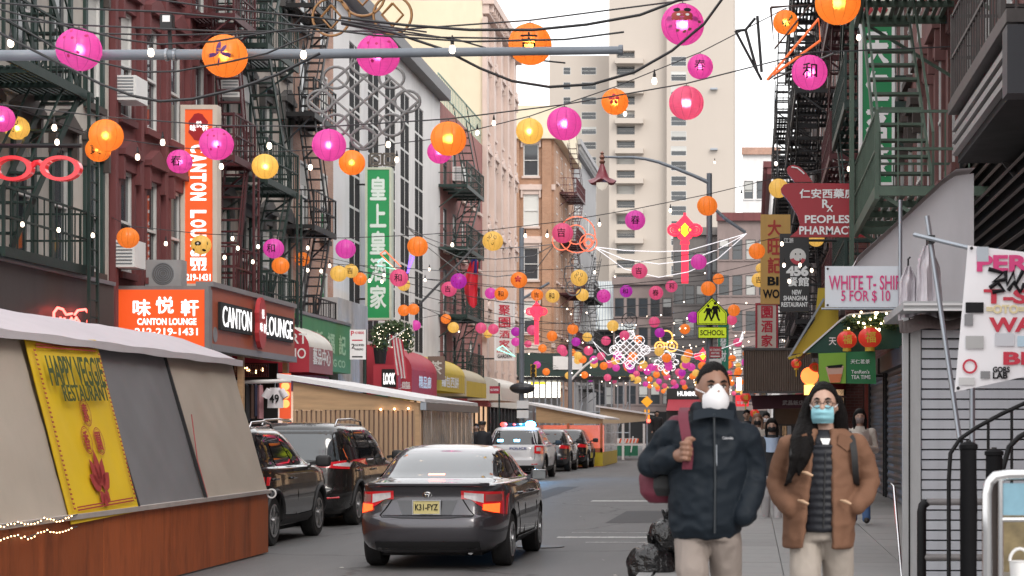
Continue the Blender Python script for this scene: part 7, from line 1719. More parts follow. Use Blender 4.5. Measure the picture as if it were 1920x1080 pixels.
far = {8:[('orange',757,582,22),('orange',775,580,22),('pink',779,610,20),('orange',836,598,19),('pink',850,591,16),('yellow',850,614,21),('coral',902,615,21),('coral',925,617,20),('coral',998,619,20),('orange',1074,617,21),('yellow',1149,611,22),('coral',1227,604,21),('purple',1300,595,22),('orange',1376,582,23)],
 9:[('yellow',915,626,16),('purple',967,622,18),('orange',957,630,14),('orange',1035,630,20),('yellow',1101,632,18),('coral',1171,629,19),('purple',1237,624,19),('orange',1284,617,20),('coral',1372,600,20)],
 10:[('pink',967,641,17),('coral',990,645,14),('purple',1080,641,17),('coral',1136,639,18),('orange',1196,636,16),('orange',1017,653,16),('coral',1057,661,15),('orange',1291,663,17),('coral',1383,642,17)],
 11:[('orange',1073,661,14),('yellow',1083,676,14),('coral',1127,668,16),('orange',1132,686,15),('pink',1007,684,14),('orange',1024,697,14),('yellow',1051,696,13),('yellow',1066,704,14),('orange',1096,703,14),('purple',1107,710,13),('coral',1139,708,14),('coral',1151,713,13),('purple',1183,692,16),('orange',1373,672,14),('coral',1368,684,14)],
 12:[('yellow',1236,659,18),('yellow',1282,686,15),('yellow',1294,686,13),('purple',1279,699,14),('coral',1182,672,15),('yellow',1184,708,13),('yellow',1196,712,13),('coral',1202,690,13),('pink',1210,688,13),('coral',1220,688,12),('coral',1232,691,13),('yellow',1384,685,11),('coral',1368,700,11)]}
WHERE = {8:'of the row above the parked cars', 9:'of the small row before the far scaffold', 10:'of the small cluster above the far sheds', 11:'of the tiny row above the far red shed', 12:'of the tiny cluster around the white knots'}
for row, ls in far.items():
    cnt = {}
    for col, *_ in ls: cnt[col] = cnt.get(col, 0)+1
    seen = {}
    for col, x, y_, dia in sorted(ls, key=lambda q: q[1]):
        nm = dict(BR)[col]; seen[col] = seen.get(col,0)+1; n = cnt[col]
        od = '' if n == 1 else ('leftmost ' if seen[col] == 1 else 'rightmost ' if seen[col] == n else ('second ','third ','fourth ','fifth ','sixth ')[seen[col]-2])
        lantern(row, col, x, y_, dia, f'{od}{nm} lantern {WHERE[row]}'+('' if n == 1 or od in ('leftmost ','rightmost ') else ' counted from left'))
rg = random.Random(11)
for row, dd, n in ((13,98,10),(14,110,11),(15,122,12),(16,138,13),(17,152,14),(18,168,14),(19,184,15),(20,88,9),(21,104,10)):
    cs_ = [rg.choice(('orange','orange','coral','yellow','pink')) for _ in range(n)]; seen = {}
    wn = ('first','second','third','fourth','fifth','sixth','seventh','nearest','second nearest')[row-13]
    for k in range(n):
        X_ = -9.5+11.0*(k+.5+rg.uniform(-.25,.25))/n; z = 5.05+.45*math.cos((k/n-.5)*3)*-1+.3+rg.uniform(-.08,.08)
        px = VX+X_*F/dd; py = VY-(z-H)*F/dd; col = cs_[k]; seen[col] = seen.get(col,0)+1; nn_ = cs_.count(col)
        od = 'only' if nn_ == 1 else 'leftmost' if seen[col] == 1 else 'rightmost' if seen[col] == nn_ else ('second','third','fourth','fifth','sixth','seventh','eighth','ninth','tenth','eleventh')[seen[col]-2]
        lantern(row, col, px, py, .44*F/dd, f'{od} tiny {dict(BR)[col]} lantern on the {wn} thin wire over the road end', rd=dd)
# ---- the wires that carry the lanterns
WN = {1:'nearest wire of big lanterns across the top',2:'second wire of large lanterns',3:'third wire carrying the yellow and orange lanterns',4:'wire of lanterns through the lamp post lantern',5:'wire of small lanterns with the white light curves',6:'wire of small lanterns just above the school sign',7:'wire of small lanterns below the ox lantern',8:'wire of small lanterns above the parked cars',9:'wire of small lanterns before the scaffold',10:'wire of small lanterns above the far sheds',11:'wire of tiny lanterns above the far red shed',12:'wire of tiny lanterns by the white knots',13:'first thin wire over the road end',14:'second thin wire over the road end',15:'third thin wire over the road end',16:'fourth thin wire over the road end',17:'fifth thin wire over the road end',18:'sixth thin wire over the road end',19:'last thin wire over the road end',20:'nearest thin wire over the road end',21:'second nearest thin wire over the road end'}
for row, ps_ in LANTERNS.items():
    ps_ = sorted(ps_); d_ = sum(p[1] for p in ps_)/len(ps_); zt = max(p[2] for p in ps_)
    pts = [V3(XL+.05, d_, ps_[0][2]+.35+.03*abs(ps_[0][0]-XL))] + [V3(*p) for p in ps_] + [V3(2.4 if d_ > 50 else XR-.05, d_, ps_[-1][2]+.3)]
    tag(MB().tube(pts, .0085 if d_ < 60 else .012, 5).build('lantern_wire', MT['wire']), WN[row], 'wire', 'wires that carry the lanterns')
# ---- grey mast arm and loose cables
arm = thing('mast_arm','long grey steel mast arm crossing the upper left','mast arm',(-9.6,18.2,0)); da_ = 18.2
MB().tube([P(-560,103,da_),P(0,104,da_),P(600,101,da_),P(1160,94,da_)], [.056,.052,.047,.038], 12).build('arm', MT['grey_pole'], arm, smooth=60)
MB().tube([(P(-560,0,da_).x,da_,0),(P(-560,0,da_).x,da_,6.2)], [.12,.08], 12).build('post', MT['grey_pole'], arm, smooth=60)
MB().lathe([(.05,0),(.05,.04)], P(1160,94,da_), 10, axis='x').build('end_cap', MT['grey_pole'], arm)
for x in (313,328): MB().lathe([(.05,-.012),(.06,-.012),(.06,.012),(.05,.012)], P(x,103,da_), 14, axis='x').build('strap', MT['steel'], arm)
fl_ = thing('flood_light','small black floodlight clamped above the grey mast arm','flood light',P(318,90,da_))
MB().box(P(307,0,da_).x,P(329,0,da_).x,da_-.12,da_-.02,P(0,58,da_).z,P(0,31,da_).z).build('housing', MT['black'], fl_); MB().box(P(312,0,da_).x,P(326,0,da_).x,da_-.126,da_-.121,P(0,46,da_).z,P(0,34,da_).z).build('lens', MT['white'], fl_)
MB().bar(P(318,58,da_),P(320,96,da_), .03).build('bracket', MT['black'], fl_)
CAB = [((-60,0),(100,14),(300,22),(500,40),(700,66),(880,78),(1060,74),(1170,60)),((-60,2),(40,28),(130,50),(230,74),(300,83),(400,78),(520,58),(612,46)),((-60,30),(30,78),(110,118),(190,158),(250,180),(300,190),(360,186),(440,168),(520,140),(600,100)),((-60,8),(20,40),(100,88),(190,118),(270,135),(330,134),(420,118),(500,100),(590,62)),
 ((640,33),(760,47),(880,56),(1000,56),(1100,46),(1200,28),(1300,-10)),((640,42),(740,62),(830,92),(900,128),(960,152),(1030,163),(1110,158),(1190,135),(1260,95),(1320,45),(1360,-10)),((640,45),(720,60),(820,70),(960,72)),((230,-10),(400,14),(620,36),(800,60)),((640,38),(700,50),(860,75),(980,110),(1060,118)),((150,62),(320,66),(480,62),(600,52))]
cn_ = ('topmost thin cable from the left edge to the mast arm end','upper sagging cable through the left third','lowest deep sagging cable at upper left','second deep sagging cable at upper left','upper cable rising to the right across the top','deep sagging cable in the upper middle','short thin cable behind the coin rings','thin cable from the top edge across the left','cable running down right behind the orange luck lantern','thin straight cable above the mast arm')
for k, pts in enumerate(CAB):
    r_ = .014 if k in (2,5,4) else .009
    tag(MB().tube([P(x,y_,17.0+k*.25) for x,y_ in pts], r_, 6).build('overhead_cable', MT['wire'], smooth=60), cn_[k], 'cable', 'loose overhead cables')
# ---- bulbs
BULB_G = MB().lathe([(.001,-.115),(.02,-.108),(.03,-.085),(.027,-.055),(.016,-.035)], (0,0,0), 12).mesh('glass'); BULB_G.materials.append(emi('bulb_glass_glow',(1,.80,.62),2.6)); shade(BULB_G, 60)
BULB_S = MB().lathe([(.016,-.036),(.018,0),(.012,.02),(.006,.06)], (0,0,0), 10).mesh('socket'); BULB_S.materials.append(MT['black'])
BULBS = [(20,66,18),(283,84,18),(569,88,18),(848,78,18),(102,228,23),(107,256,25),(258,284,25),(305,256,24),(505,262,23),(728,260,24),(744,290,28),(415,302,26),(582,304,27),(42,412,30),(110,423,32),(174,433,32),(311,449,34),(421,720,34),(436,440,36),(446,458,36),(484,455,36),(421,475,34),(474,484,38),(577,458,38),(577,500,40),(618,492,42),(602,502,42),(848,452,38),(895,240,30),(926,222,30),(1227,140,22),(1026,435,40),(985,435,38),(1124,414,40),(1257,388,40),(1390,360,40),(1172,205,31),(1340,300,60),(1455,300,38),(1592,308,30),(1610,60,26),(1500,490,38),(1522,500,38),(1470,490,36),(1466,450,36),(1480,520,36),(720,510,44),(716,522,44),(693,520,42),(805,500,50),(797,520,50),(1115,505,48)]
BL = 'glowing clear bulb in a black socket hanging from an overhead wire'
USED = set()
def bulb_label(x, y_):
    near = sorted(LPOS, key=lambda q: (q[0]-x)**2+(q[1]-y_)**2)
    for lx, ly, lb in near:
        dx, dy = x-lx, y_-ly
        w = ('left of' if dx < 0 else 'right of') if abs(dx) > abs(dy) else ('above' if dy < 0 else 'below')
        s = f'glowing clear bulb hanging {w} the {lb}'
        if len(s.split()) > 16: s = f'clear bulb {w} the {lb}'
        if s not in USED and len(s.split()) <= 16: USED.add(s); return s
for x, y_, d_ in BULBS:
    BL = bulb_label(x, y_)
    c_ = P(x,y_,d_); t = thing('light_bulb', BL, 'light bulb', c_, 0, 'bulbs on the overhead wires'); t.scale = (1,1,1)
    link('glass', BULB_G, None, t); link('socket', BULB_S, None, t)
rg = random.Random(5)
fb = thing('string_lights','swarm of tiny white lights strung across the far street','string lights',(-4,80,5)); m = MB()
for k in range(150):
    d_ = rg.uniform(58,150); X_ = rg.uniform(-9.5,1.6); z = rg.uniform(4.2,6.6); m.ball((X_,d_,z), .028*(d_/80)**.5, nu=6, nv=4)
o_ = m.build('bulb_swarm', emi('tiny_bulb_glow',(1,.8,.62),3), fb); o_['kind'] = 'stuff'
for k in range(9):
    d_ = 58+k*10.5; tag(MB().tube([V3(-12.5+1.67*q, d_, 6.6-1.3*math.sin(math.pi*q/9)) for q in range(10)], .012, 5).build('light_wire', MT['wire']), ('nearest','second','third','fourth','fifth','sixth','seventh','eighth','farthest')[k]+' thin wire of the tiny white light strings', 'wire', 'wires of the tiny light strings')

# ---- light motifs in tube frames
M_TUBE = mat('unlit_grey_light_tube', (.17,.165,.165), .4, .2, var=.2, scale=9); M_GOLDT = mat('golden_brown_light_tube', (.30,.15,.055), .4, .2, var=.25, scale=9)
M_WLIT = emi('white_light_tube',(.9,.87,.9),.4); M_OLIT = emi('orange_light_tube',(1,.2,.1),.35); M_RLIT = emi('red_light_panel',(1,.03,.07),.75); M_CY = emi('mint_light_tube',(.3,.9,.65),.8); M_PV = emi('violet_light_tube',(.25,.12,.8),1.0)
def motif(label, x, y_, d, lines, mt, r, cat='light motif', name='light_motif'):
    t = thing(name, label, cat, P(x,y_,d), 0, 'light motifs hung over the street')
    for nm, pts in lines: MB().tube([P(px,py,d) for px,py in pts], r, 6).build(nm, mt if not isinstance(mt, dict) else mt[nm], t, smooth=60)
    return t
def circ(cx, cy, rx, ry=None, a0=0, a1=2*math.pi, n=24): return [(cx+rx*math.cos(a0+(a1-a0)*k/n), cy+(ry or rx)*math.sin(a0+(a1-a0)*k/n)) for k in range(n+1)]
def knot(cx, cy, w, h, k=3):
    """endless knot: crossing diagonals with petal loops round the rim"""
    L = []
    for i in range(-k, k+1):
        f = i/k*.5
        L.append(('knot_bar', [(cx+w*(f-.25-.0), cy+h*(f*.0-.25)+h*(f+.0)*.0 - 0), (cx+w*(f+.25), cy+h*.25)] if False else [(cx+w*(-.25+f*.5), cy+h*(.25+f*.5)), (cx+w*(.25+f*.5), cy+h*(-.25+f*.5))]))
        L.append(('knot_bar', [(cx+w*(-.25+f*.5), cy+h*(-.25-f*.5)), (cx+w*(.25+f*.5), cy+h*(.25-f*.5))]))
    for a in [q*math.pi/4 for q in range(8)]:
        big = (q_ := abs(math.sin(2*a))) < .1; R_ = .40 if big else .36
        px, py = cx+w*R_*math.cos(a), cy+h*R_*math.sin(a); rr_ = .11
        L.append(('petal_loop', [(px+w*rr_*1.05*math.cos(t)*abs(1) , py+h*rr_*1.05*math.sin(t)) for t in [2*math.pi*z/18 for z in range(19)]]))
    return L
motif('large unlit knot frame above the green blade sign', 685, 190, 24, knot(682,190,205,175,2), M_TUBE, .018)
motif('golden brown coin ring frame cut by the top edge', 680, 20, 22, [('ring',circ(621,32,35)),('ring',circ(736,28,36)),('ring',circ(680,-12,42)),('square',[(621,10),(640,32),(621,54),(602,32),(621,10)]),('square',[(736,6),(756,28),(736,50),(716,28),(736,6)]),('square',[(680,-40),(700,-12),(680,10),(660,-12),(680,-40)])], M_GOLDT, .016)
motif('orange lit coin rings on the tan corner house', 1080, 440, 40, [('ring',circ(1082,440,34)),('ring',circ(1053,452,17)),('ring',circ(1103,455,16)),('ring',circ(1103,455,8)),('ring',circ(1080,440,18)),('square',[(1103,448),(1110,455),(1103,462),(1096,455),(1103,448)])], M_OLIT, .012)
motif('dark unlit ox head frame behind the yellow ox lantern', 1085, 500, 52, [('ring',circ(1078,490,9)),('ring',circ(1075,540,14)),('ring',circ(1110,535,11)),('outline',[(1060,500),(1075,498),(1100,515),(1095,535),(1070,545),(1058,520),(1060,500)]),('horn',[(1100,520),(1116,518),(1118,530),(1102,534)]),('horn',[(1072,482),(1080,470),(1086,482)])], M_TUBE, .018)
motif('dark unlit ring with square at the street end', 1180, 600, 95, [('ring',circ(1180,600,14)),('square',[(1180,592),(1188,600),(1180,608),(1172,600),(1180,592)])], MT['wire'], .025)
motif('large white lit endless knot over the road end', 1180, 655, 85, knot(1181,656,74,70,3), M_WLIT, .018)
motif('smaller white lit endless knot right of the large one', 1249, 680, 105, knot(1250,679,44,42,2), M_WLIT, .018)
motif('golden coin rings hanging right of the white knot', 1249, 645, 90, [('ring',circ(1237,650,9)),('ring',circ(1260,649,10)),('ring',circ(1249,632,12)),('ring',circ(1237,650,4)),('ring',circ(1260,649,4))], emi('gold_light_tube',(1,.5,.12),.7), .035)
for k, (y_a, y_b) in enumerate(((472,462),(495,480),(520,502))):
    motif(('upper','middle','lower')[k]+' white glowing light curve right of the tan corner house', 1258, y_a, 50, [('light_tube',[(1114,463),(1170,463+(y_a-463)*.72),(1235,y_a),(1290,y_a-2-4*k),(1345,y_b-4*k-8),(1400,438)])], M_WLIT, .012)
for k, (ya_, x_) in enumerate(((466,880),(480,900),(507,860))):
    motif(('upper','middle','lower')[k]+' thin unlit light curve between green sign and tan house', x_, ya_, 50, [('light_tube',[(762,424),(800,446+8*k),(860,ya_+2),(930,ya_+6*k),(1000,ya_-4+4*k),(1040,458)])], M_TUBE, .013)
for k, yb in enumerate((672,686)): motif(('first','second','third')[k]+' white light curve sweeping to the large white knot', 1120, yb, 85, [('light_tube',[(1112,640),(1122,650+k*6),(1140,yb-6),(1165,yb-14)]),('light_tube',[(1200,655),(1250,650+10*k),(1300,664+6*k),(1350,655),(1390,640)])], M_WLIT, .013)
motif('unlit wire dart frame against the white sky', 1400, 90, 26, [('tube',[(1379,58),(1428,150)]),('tube',[(1379,58),(1398,56)]),('tube',[(1398,56),(1420,135)]),('tube',[(1398,56),(1416,34)]),('tube',[(1420,30),(1428,135)])], MT['wire'], .02)
motif('unlit wire triangle around the orange leaf lantern', 1480, 50, 26, [('tube',[(1445,14),(1520,8),(1452,92),(1445,14)])], mat('brown_light_tube',(.1,.05,.04),.5), .018)
motif('orange lit dart frame above the pink peace lantern', 1490, 90, 25, [('tube',[(1438,150),(1535,35),(1538,76),(1450,140)])], emi('orange_dim_tube',(.8,.15,.04),.35), .017)
motif('grey wire dart frame behind the pink peace lantern', 1520, 110, 26.5, [('tube',[(1440,150),(1538,77),(1563,100),(1450,148)])], M_TUBE, .014)
motif('orange and mint lit dart on the green blade sign', 735, 490, 52, [('tube',[(713,476),(722,470),(752,500),(740,504),(713,476)])], M_OLIT, .02)
motif('mint lit dart across the green blade sign', 715, 497, 51, [('tube',[(708,492),(716,484),(742,505),(708,498)])], M_CY, .018)
motif('violet lit dart right of the green blade sign', 768, 495, 52, [('tube',[(764,512),(770,478),(776,482),(764,512)])], M_PV, .025)
motif('mint lit arrow near the white vertical sign', 950, 655, 80, [('tube',[(932,655),(942,648),(966,668),(932,655)])], M_CY, .03)
motif('white lit arrow at the brown ribbed canopy corner', 1390, 630, 70, [('tube',[(1387,640),(1393,622),(1393,635),(1387,640)])], M_WLIT, .03)
# red knot ornament with tassel
def red_knot(label, cx, cy, s, d, yellow=True):
    t = thing('knot_ornament', label, 'light ornament', P(cx,cy+66*s,d), 0, 'red knot ornaments'); 
    def pr(nm, pts, mt, off=0): m = MB(); m.prism([P(cx+x*s, cy+y_*s, d-off) for x,y_ in pts], (0,.05,0)); m.build(nm, mt, t)
    pr('knot', [(0,-30),(18,-10),(22,0),(12,16),(0,22),(-12,16),(-22,0),(-18,-10)], M_RLIT)
    for sg in (-1,1): MB().tube([P(cx+sg*(19+12*math.cos(q*.42))*s, cy+10*math.sin(q*.42)*s, d) for q in range(16)], 2.6*s*d/F, 6).build('side_loop', M_RLIT, t); MB().tube([P(cx+sg*(20+6*math.cos(q*.6))*s, cy+5*math.sin(q*.6)*s, d) for q in range(12)], 1.6*s*d/F, 6).build('side_loop', M_RLIT, t)
    pr('tassel', [(-6.5,28),(6.5,28),(6.5,100),(-6.5,100)], M_RLIT); pr('tassel_head', [(-8,20),(8,20),(9,27),(-9,27)], M_RLIT, .01); pr('cord', [(-2.5,-32),(2.5,-32),(2.5,-18),(-2.5,-18)], M_RLIT, .012)
    if yellow: pr('yellow_diamond', [(0,-13),(12,0),(0,13),(-12,0)], emi('yellow_light_panel',(1,.85,.02),1.0), .03)
red_knot('red glowing knot ornament with yellow diamond and long tassel', 1284, 431, 1.0, 54)
red_knot('far red glowing knot ornament before the lamp post at left', 1006, 584, .62, 70, False); red_knot('small red knot with bright centre behind the man\'s head', 1318, 668, .5, 100)
ylt = thing('crossing_signal','yellow pedestrian crossing warning sign at the street end','traffic sign',P(1213,790,130)); dy_ = 130.0
m = MB(); m.prism([P(1213,742,dy_),P(1224,753,dy_),P(1213,764,dy_),P(1202,753,dy_)], (0,.05,0)); m.build('plate', mat('amber_plate',(.75,.32,.02),.5,emit=.15,ecol=(1,.4,0)), ylt); MB().tube([P(1213,764,dy_),P(1213,845,dy_)], .06, 6).build('post', MT['grey_pole'], ylt)
MB().box(P(1208,0,dy_).x,P(1218,0,dy_).x,dy_,dy_+.1,P(0,786,dy_).z,P(0,768,dy_).z).build('signal_head', mat('amber_plate',(.75,.32,.02),.5), ylt); MB().ball(P(1216,789,dy_-.2), .13, nu=8, nv=6).build('red_light', emi('red_signal',(1,.05,.03),5), ylt)
# ================================================================ PEOPLE
from mathutils import noise as mnoise
def blob(mb, voxel, smooth=4, folds=0.0, ffreq=(9,9,5), seed=0):
    """closed shapes of one MB fused into one continuous surface"""
    me = mb.mesh('tmp'); bm = bmesh.new(); bm.from_mesh(me); bmesh.ops.remove_doubles(bm, verts=bm.verts, dist=1e-5); bmesh.ops.recalc_face_normals(bm, faces=bm.faces); bm.to_mesh(me); bm.free()
    o = bpy.data.objects.new('tmp', me)
    r = o.modifiers.new('r','REMESH'); r.mode = 'VOXEL'; r.voxel_size = voxel; r.use_smooth_shade = True
    if smooth: s = o.modifiers.new('s','SMOOTH'); s.iterations = smooth; s.factor = .5
    out = evaluated(o)
    bpy.data.objects.remove(o)
    if folds:
        out.update(); ns = [v.normal.copy() for v in out.vertices]
        for v, n in zip(out.vertices, ns):
            p = v.co; q = V3(p.x*ffreq[0]+seed, p.y*ffreq[1], p.z*ffreq[2])
            k = mnoise.noise(q)+.5*mnoise.noise(q*2.3)
            k = (1-abs(k)*2.0)*.6 + .4*k
            v.co = p + n*folds*k
    out.polygons.foreach_set('use_smooth', [True]*len(out.polygons)); return out
def put(me, name, mt, root):
    off = ORG[root.name]
    for v in me.vertices: v.co -= off
    return link(name, me, mt, root)
def stackell(mb, rows, n=24):
    """rows: (centre Vector, rx, ry) stacked ellipses closed at both ends"""
    g = [[c+V3(rx*math.cos(2*math.pi*k/n), ry*math.sin(2*math.pi*k/n), 0) for k in range(n)] for c, rx, ry in rows]
    mb.grid(g, closed=True); mb.face(g[0][::-1]); mb.face(g[-1])
def limb(mb, pts, rs, n=14):
    mb.tube(pts, rs, n); mb.ball(pts[0], rs[0], nu=14, nv=8); mb.ball(pts[-1], rs[-1], nu=14, nv=8)
    for p, r in zip(pts[1:-1], rs[1:-1]): mb.ball(p, r, nu=14, nv=8)
def head_shape(mb, c, s=1.0, yaw=0.0, nose=True):
    rows = []; cy, sy = math.cos(yaw), math.sin(yaw)
    for i in range(29):
        ph = math.pi*i/28; row = []
        for j in range(40):
            tt = 2*math.pi*j/40; x = math.sin(ph)*math.cos(tt); y = math.sin(ph)*math.sin(tt); z = -math.cos(ph)
            X, Y, Z = .077*x, .097*y, .122*z
            if z < 0: X *= 1-.30*(-z)**1.6; Y *= 1-.12*(-z)**2
            if y < 0:
                g = lambda a, b, q, w: q*math.exp(-((X-a)**2+(Z-b)**2)/w**2)
                Y += (-g(0,-.022,.022,.017)-g(0,-.005,.012,.013) if nose else 0)+g(.031,.010,.012,.017)+g(-.031,.010,.012,.017)-g(.03,.033,.005,.018)-g(-.03,.033,.005,.018)-g(0,-.068,.007,.018)-g(0,-.1,.008,.02)
            row.append(c + V3(cy*X-sy*Y, sy*X+cy*Y, Z)*s)
        rows.append(row)
    mb.grid(rows, closed=True)
    for sg in (-1,1): e = V3(sg*.079,.012,-.004); mb.ball(c+V3(cy*e.x-sy*e.y, sy*e.x+cy*e.y, e.z)*s, .032*s, (.35,.6,1), 10, 8)
def face_bits(root, c, s, yaw, brow):
    cy, sy = math.cos(yaw), math.sin(yaw); rot = lambda x,y,z: c+V3(cy*x-sy*y, sy*x+cy*y, z)*s
    for sg in (-1,1):
        MB().ball(rot(sg*.031,-.077,.010), .0125*s, (1,.8,.62), 12, 8).build('eye', mat('eye_white',(.55,.5,.47),.25,bump=0), root, smooth=60)
        MB().ball(rot(sg*.031,-.0865,.010), .0052*s, (1,.5,1), 10, 6).build('iris', mat('dark_iris',(.02,.012,.01),.15,bump=0), root, smooth=60)
        MB().tube([rot(sg*.016,-.094,.033), rot(sg*.032,-.094,.040), rot(sg*.05,-.083,.034)], [.005*s,.006*s,.003*s], 6).build('eyebrow', brow, root, smooth=60)
        MB().tube([rot(sg*.017,-.087,.016), rot(sg*.031,-.089,.021), rot(sg*.046,-.081,.015)], .003*s, 5).build('eyelid', brow, root, smooth=60)
def shell(mb, rows, a0, a1, thick, n=30):
    """open coat shell: rows (centre, rx, ry, extra opening) swept from angle a0 round the back to a1"""
    outer, inner = [], []
    for c, rx, ry, op in rows:
        A0, A1 = a0+op, a1-op
        o_ = [c+V3(rx*math.cos(A0+(A1-A0)*k/n), ry*math.sin(A0+(A1-A0)*k/n), 0) for k in range(n+1)]
        i_ = [c+V3((rx-thick)*math.cos(A0+(A1-A0)*k/n), (ry-thick)*math.sin(A0+(A1-A0)*k/n), 0) for k in range(n+1)]
        outer.append(o_); inner.append(i_)
    ring = [o+i[::-1] for o, i in zip(outer, inner)]
    mb.grid(ring, closed=True); mb.face(ring[0][::-1]); mb.face(ring[-1])
def fingers(mb, wrist, palm, dirs, lens, r, curl):
    """four curled fingers and a thumb on a palm; dirs: knuckle positions"""
    for k, (p, L) in enumerate(zip(dirs, lens)):
        a, b, cc = curl(k, L); limb(mb, [p, p+a, p+a+b, p+a+b+cc], [r,r*.95,r*.88,r*.75], 8)
M_SKIN = mat('brown_skin', (.21,.105,.068), .5, var=.1, scale=14, bump=.06, bscale=180)
M_SKIN2 = mat('light_skin', (.40,.25,.19), .48, var=.07, scale=14, bump=.05, bscale=180)
M_HAIRK = mat('black_hair', (.006,.005,.005), .5, var=.4, scale=30, bump=.8, bscale=60, stretch=(6,6,.6), spec=.12)
M_NAVY = mat('navy_jacket_cloth', (.0085,.013,.019), .62, var=.15, scale=6, bump=.15, bscale=260, spec=.15)
M_KHAKI = mat('stone_trouser_cloth', (.21,.175,.155), .8, var=.08, scale=9, bump=.2, bscale=240)
M_SHOE = mat('dark_shoe_leather', (.03,.025,.022), .5)
M_MASKW = mat('white_mask_cloth', (.66,.65,.67), .7, var=.03, bump=.12, bscale=120)
M_MASKB = mat('pale_blue_mask_cloth', (.22,.46,.53), .7, var=.05, bump=.12, bscale=120)
# ---------------------------------------------------------------- man in navy jacket
D = 9.45
def Q(x, y_, dd=0): return P(x, y_, D+dd)
k_ = D/F
man = thing('person','man in navy jacket and white mask walking with a maroon backpack','person',(Q(1330,802).x, D, .15))
hc = Q(1337,730,-.03); hs_ = 1.0
mb = MB(); head_shape(mb, hc, hs_, R(15))
limb(mb, [Q(1336,762), Q(1333,800,.02)], [.058,.075]); stackell(mb, [(Q(1330,1010),.15,.10),(Q(1330,900),.13,.095),(Q(1330,825),.14,.09),(Q(1332,795),.085,.07)])
# hidden limbs, then the hand on the strap
limb(mb, [Q(1270,826), Q(1224,868,.05), Q(1276,852,-.14)], [.04,.038,.03]); limb(mb, [Q(1386,828), Q(1410,890,.03), Q(1392,962,-.06)], [.04,.038,.03])
limb(mb, [Q(1302,1005,0), Q(1299,1075,-.09), Q(1300,1165,-.12), V3(Q(1300,0).x, D-.02,.2)], [.06,.06,.05,.04]); limb(mb, [Q(1358,1005,0), Q(1361,1075,.05), Q(1362,1160,.05), V3(Q(1360,0).x, D+.28,.26)], [.06,.06,.05,.04])
hp = Q(1288,846,-.19)
mb.ball(hp+V3(-.008,.03,0), .045, (.72,.62,1.08), 14, 10); limb(mb, [Q(1268,855,-.12), hp+V3(-.02,.03,-.02)], [.032,.034])
for q in range(4):
    z = .038-.025*q; L = (.95,1.05,1.0,.82)[q]; p = hp+V3(-.026,.0,z)
    limb(mb, [p, p+V3(.012,-.030,.002), p+V3(.030*L,-.036,.0), p+V3(.046*L,-.014,-.003), p+V3(.038*L,.006,-.004)], [.0115,.0115,.011,.0105,.009], 8)
limb(mb, [hp+V3(-.012,.02,.035), hp+V3(.004,-.012,.058), hp+V3(.022,-.02,.062), hp+V3(.034,-.012,.058)], [.014,.013,.0115,.0095], 8)
put(blob(mb, .0058, 2), 'body', M_SKIN, man)
face_bits(man, hc, hs_, R(15), M_HAIRK)
# hair: short cap
mb = MB(); rows = []
for i in range(15):
    ph = math.pi*(.5*i/14); row = []
    for j in range(36):
        tt = 2*math.pi*j/36; fr = max(0,-math.sin(tt)); pm = math.acos((.62-.12*math.cos(2*tt)*0)*min(1,fr*1.7)**1.2 - .22*(1-fr) if math.sin(tt) < 0 else -.22-.5*math.sin(tt))
        ph = pm*(1-i/14.5); hk = .90+.10*(1-(ph/pm)**4)
        jit = 1+.03*mnoise.noise(V3(math.cos(tt)*5,math.sin(tt)*5,ph*6))
        row.append(hc+V3(.086*hk*math.sin(ph)*math.cos(tt)*jit, .006+.105*hk*math.sin(ph)*math.sin(tt)*jit, .010+.128*hk*math.cos(ph))*hs_)
    rows.append(row)
mb.grid(rows, closed=True); mb.face(rows[0][::-1]); mb.face(rows[-1]); put(blob(mb, .005, 1, .004, (90,90,45)), 'hair', M_HAIRK, man)
# folded white mask with a centre ridge
mb = MB(); rows = []
cy, sy = math.cos(R(15)), math.sin(R(15))
for i in range(13):
    v = i/12; row = []
    for j in range(17):
        u = j/8-1; z = .008-.135*v + (.0 if True else 0); edge = 1-.22*(2*v-1)**2 - (.12*max(0,.35-v)/.35)*abs(u)
        x = .068*u*edge; depth = .124-.040*abs(u)**1.3-.030*(2*v-.95)**2*(1-.3*abs(u)) - .03*abs(u)**4
        z += .018*(1-abs(u))*(1 if v < .3 else 0)*(1-v/.3) 
        row.append(hc+V3(cy*x+sy*depth, sy*x-cy*depth, z)*hs_)
    rows.append(row)
mb.grid(rows, flip=True); mb.grid([[p+V3(0,.012,0) for p in r] for r in rows]); mb.build('mask', M_MASKW, man, smooth=35)
for sg in (-1,1): MB().tube([hc+V3(cy*sg*.064+sy*.085, sy*sg*.064-cy*.085, -.005-.015)*hs_, hc+V3(sg*.083,-.03,.0)*hs_, hc+V3(sg*.086,.0,.012)*hs_], .003, 5).build('mask_strap', M_MASKW, man)
# jacket
mb = MB()
stackell(mb, [(Q(1322,1008),.150,.125),(Q(1323,990),.172,.145),(Q(1324,960),.182,.15),(Q(1326,915),.184,.15),(Q(1328,870),.190,.15),(Q(1330,830),.205,.142),(Q(1331,812),.200,.130),(Q(1332,797),.160,.115),(Q(1334,783),.115,.102),(Q(1336,768),.092,.094)], 30)
stackell(mb, [(Q(1336,786),.115,.105),(Q(1337,768),.108,.105),(Q(1338,756,.01),.100,.105)], 24)
limb(mb, [Q(1260,818), Q(1243,842,.05), Q(1222,870,.05), Q(1240,866,-.02), Q(1262,857,-.1)], [.074,.072,.068,.062,.052])
limb(mb, [Q(1397,822), Q(1406,852,.03), Q(1413,892,.03), Q(1406,930,-.02), Q(1396,966,-.08)], [.074,.070,.066,.062,.054])
jk = blob(mb, .0085, 4, .016, (7,7,9), 2); jo = put(jk, 'jacket', M_NAVY, man)
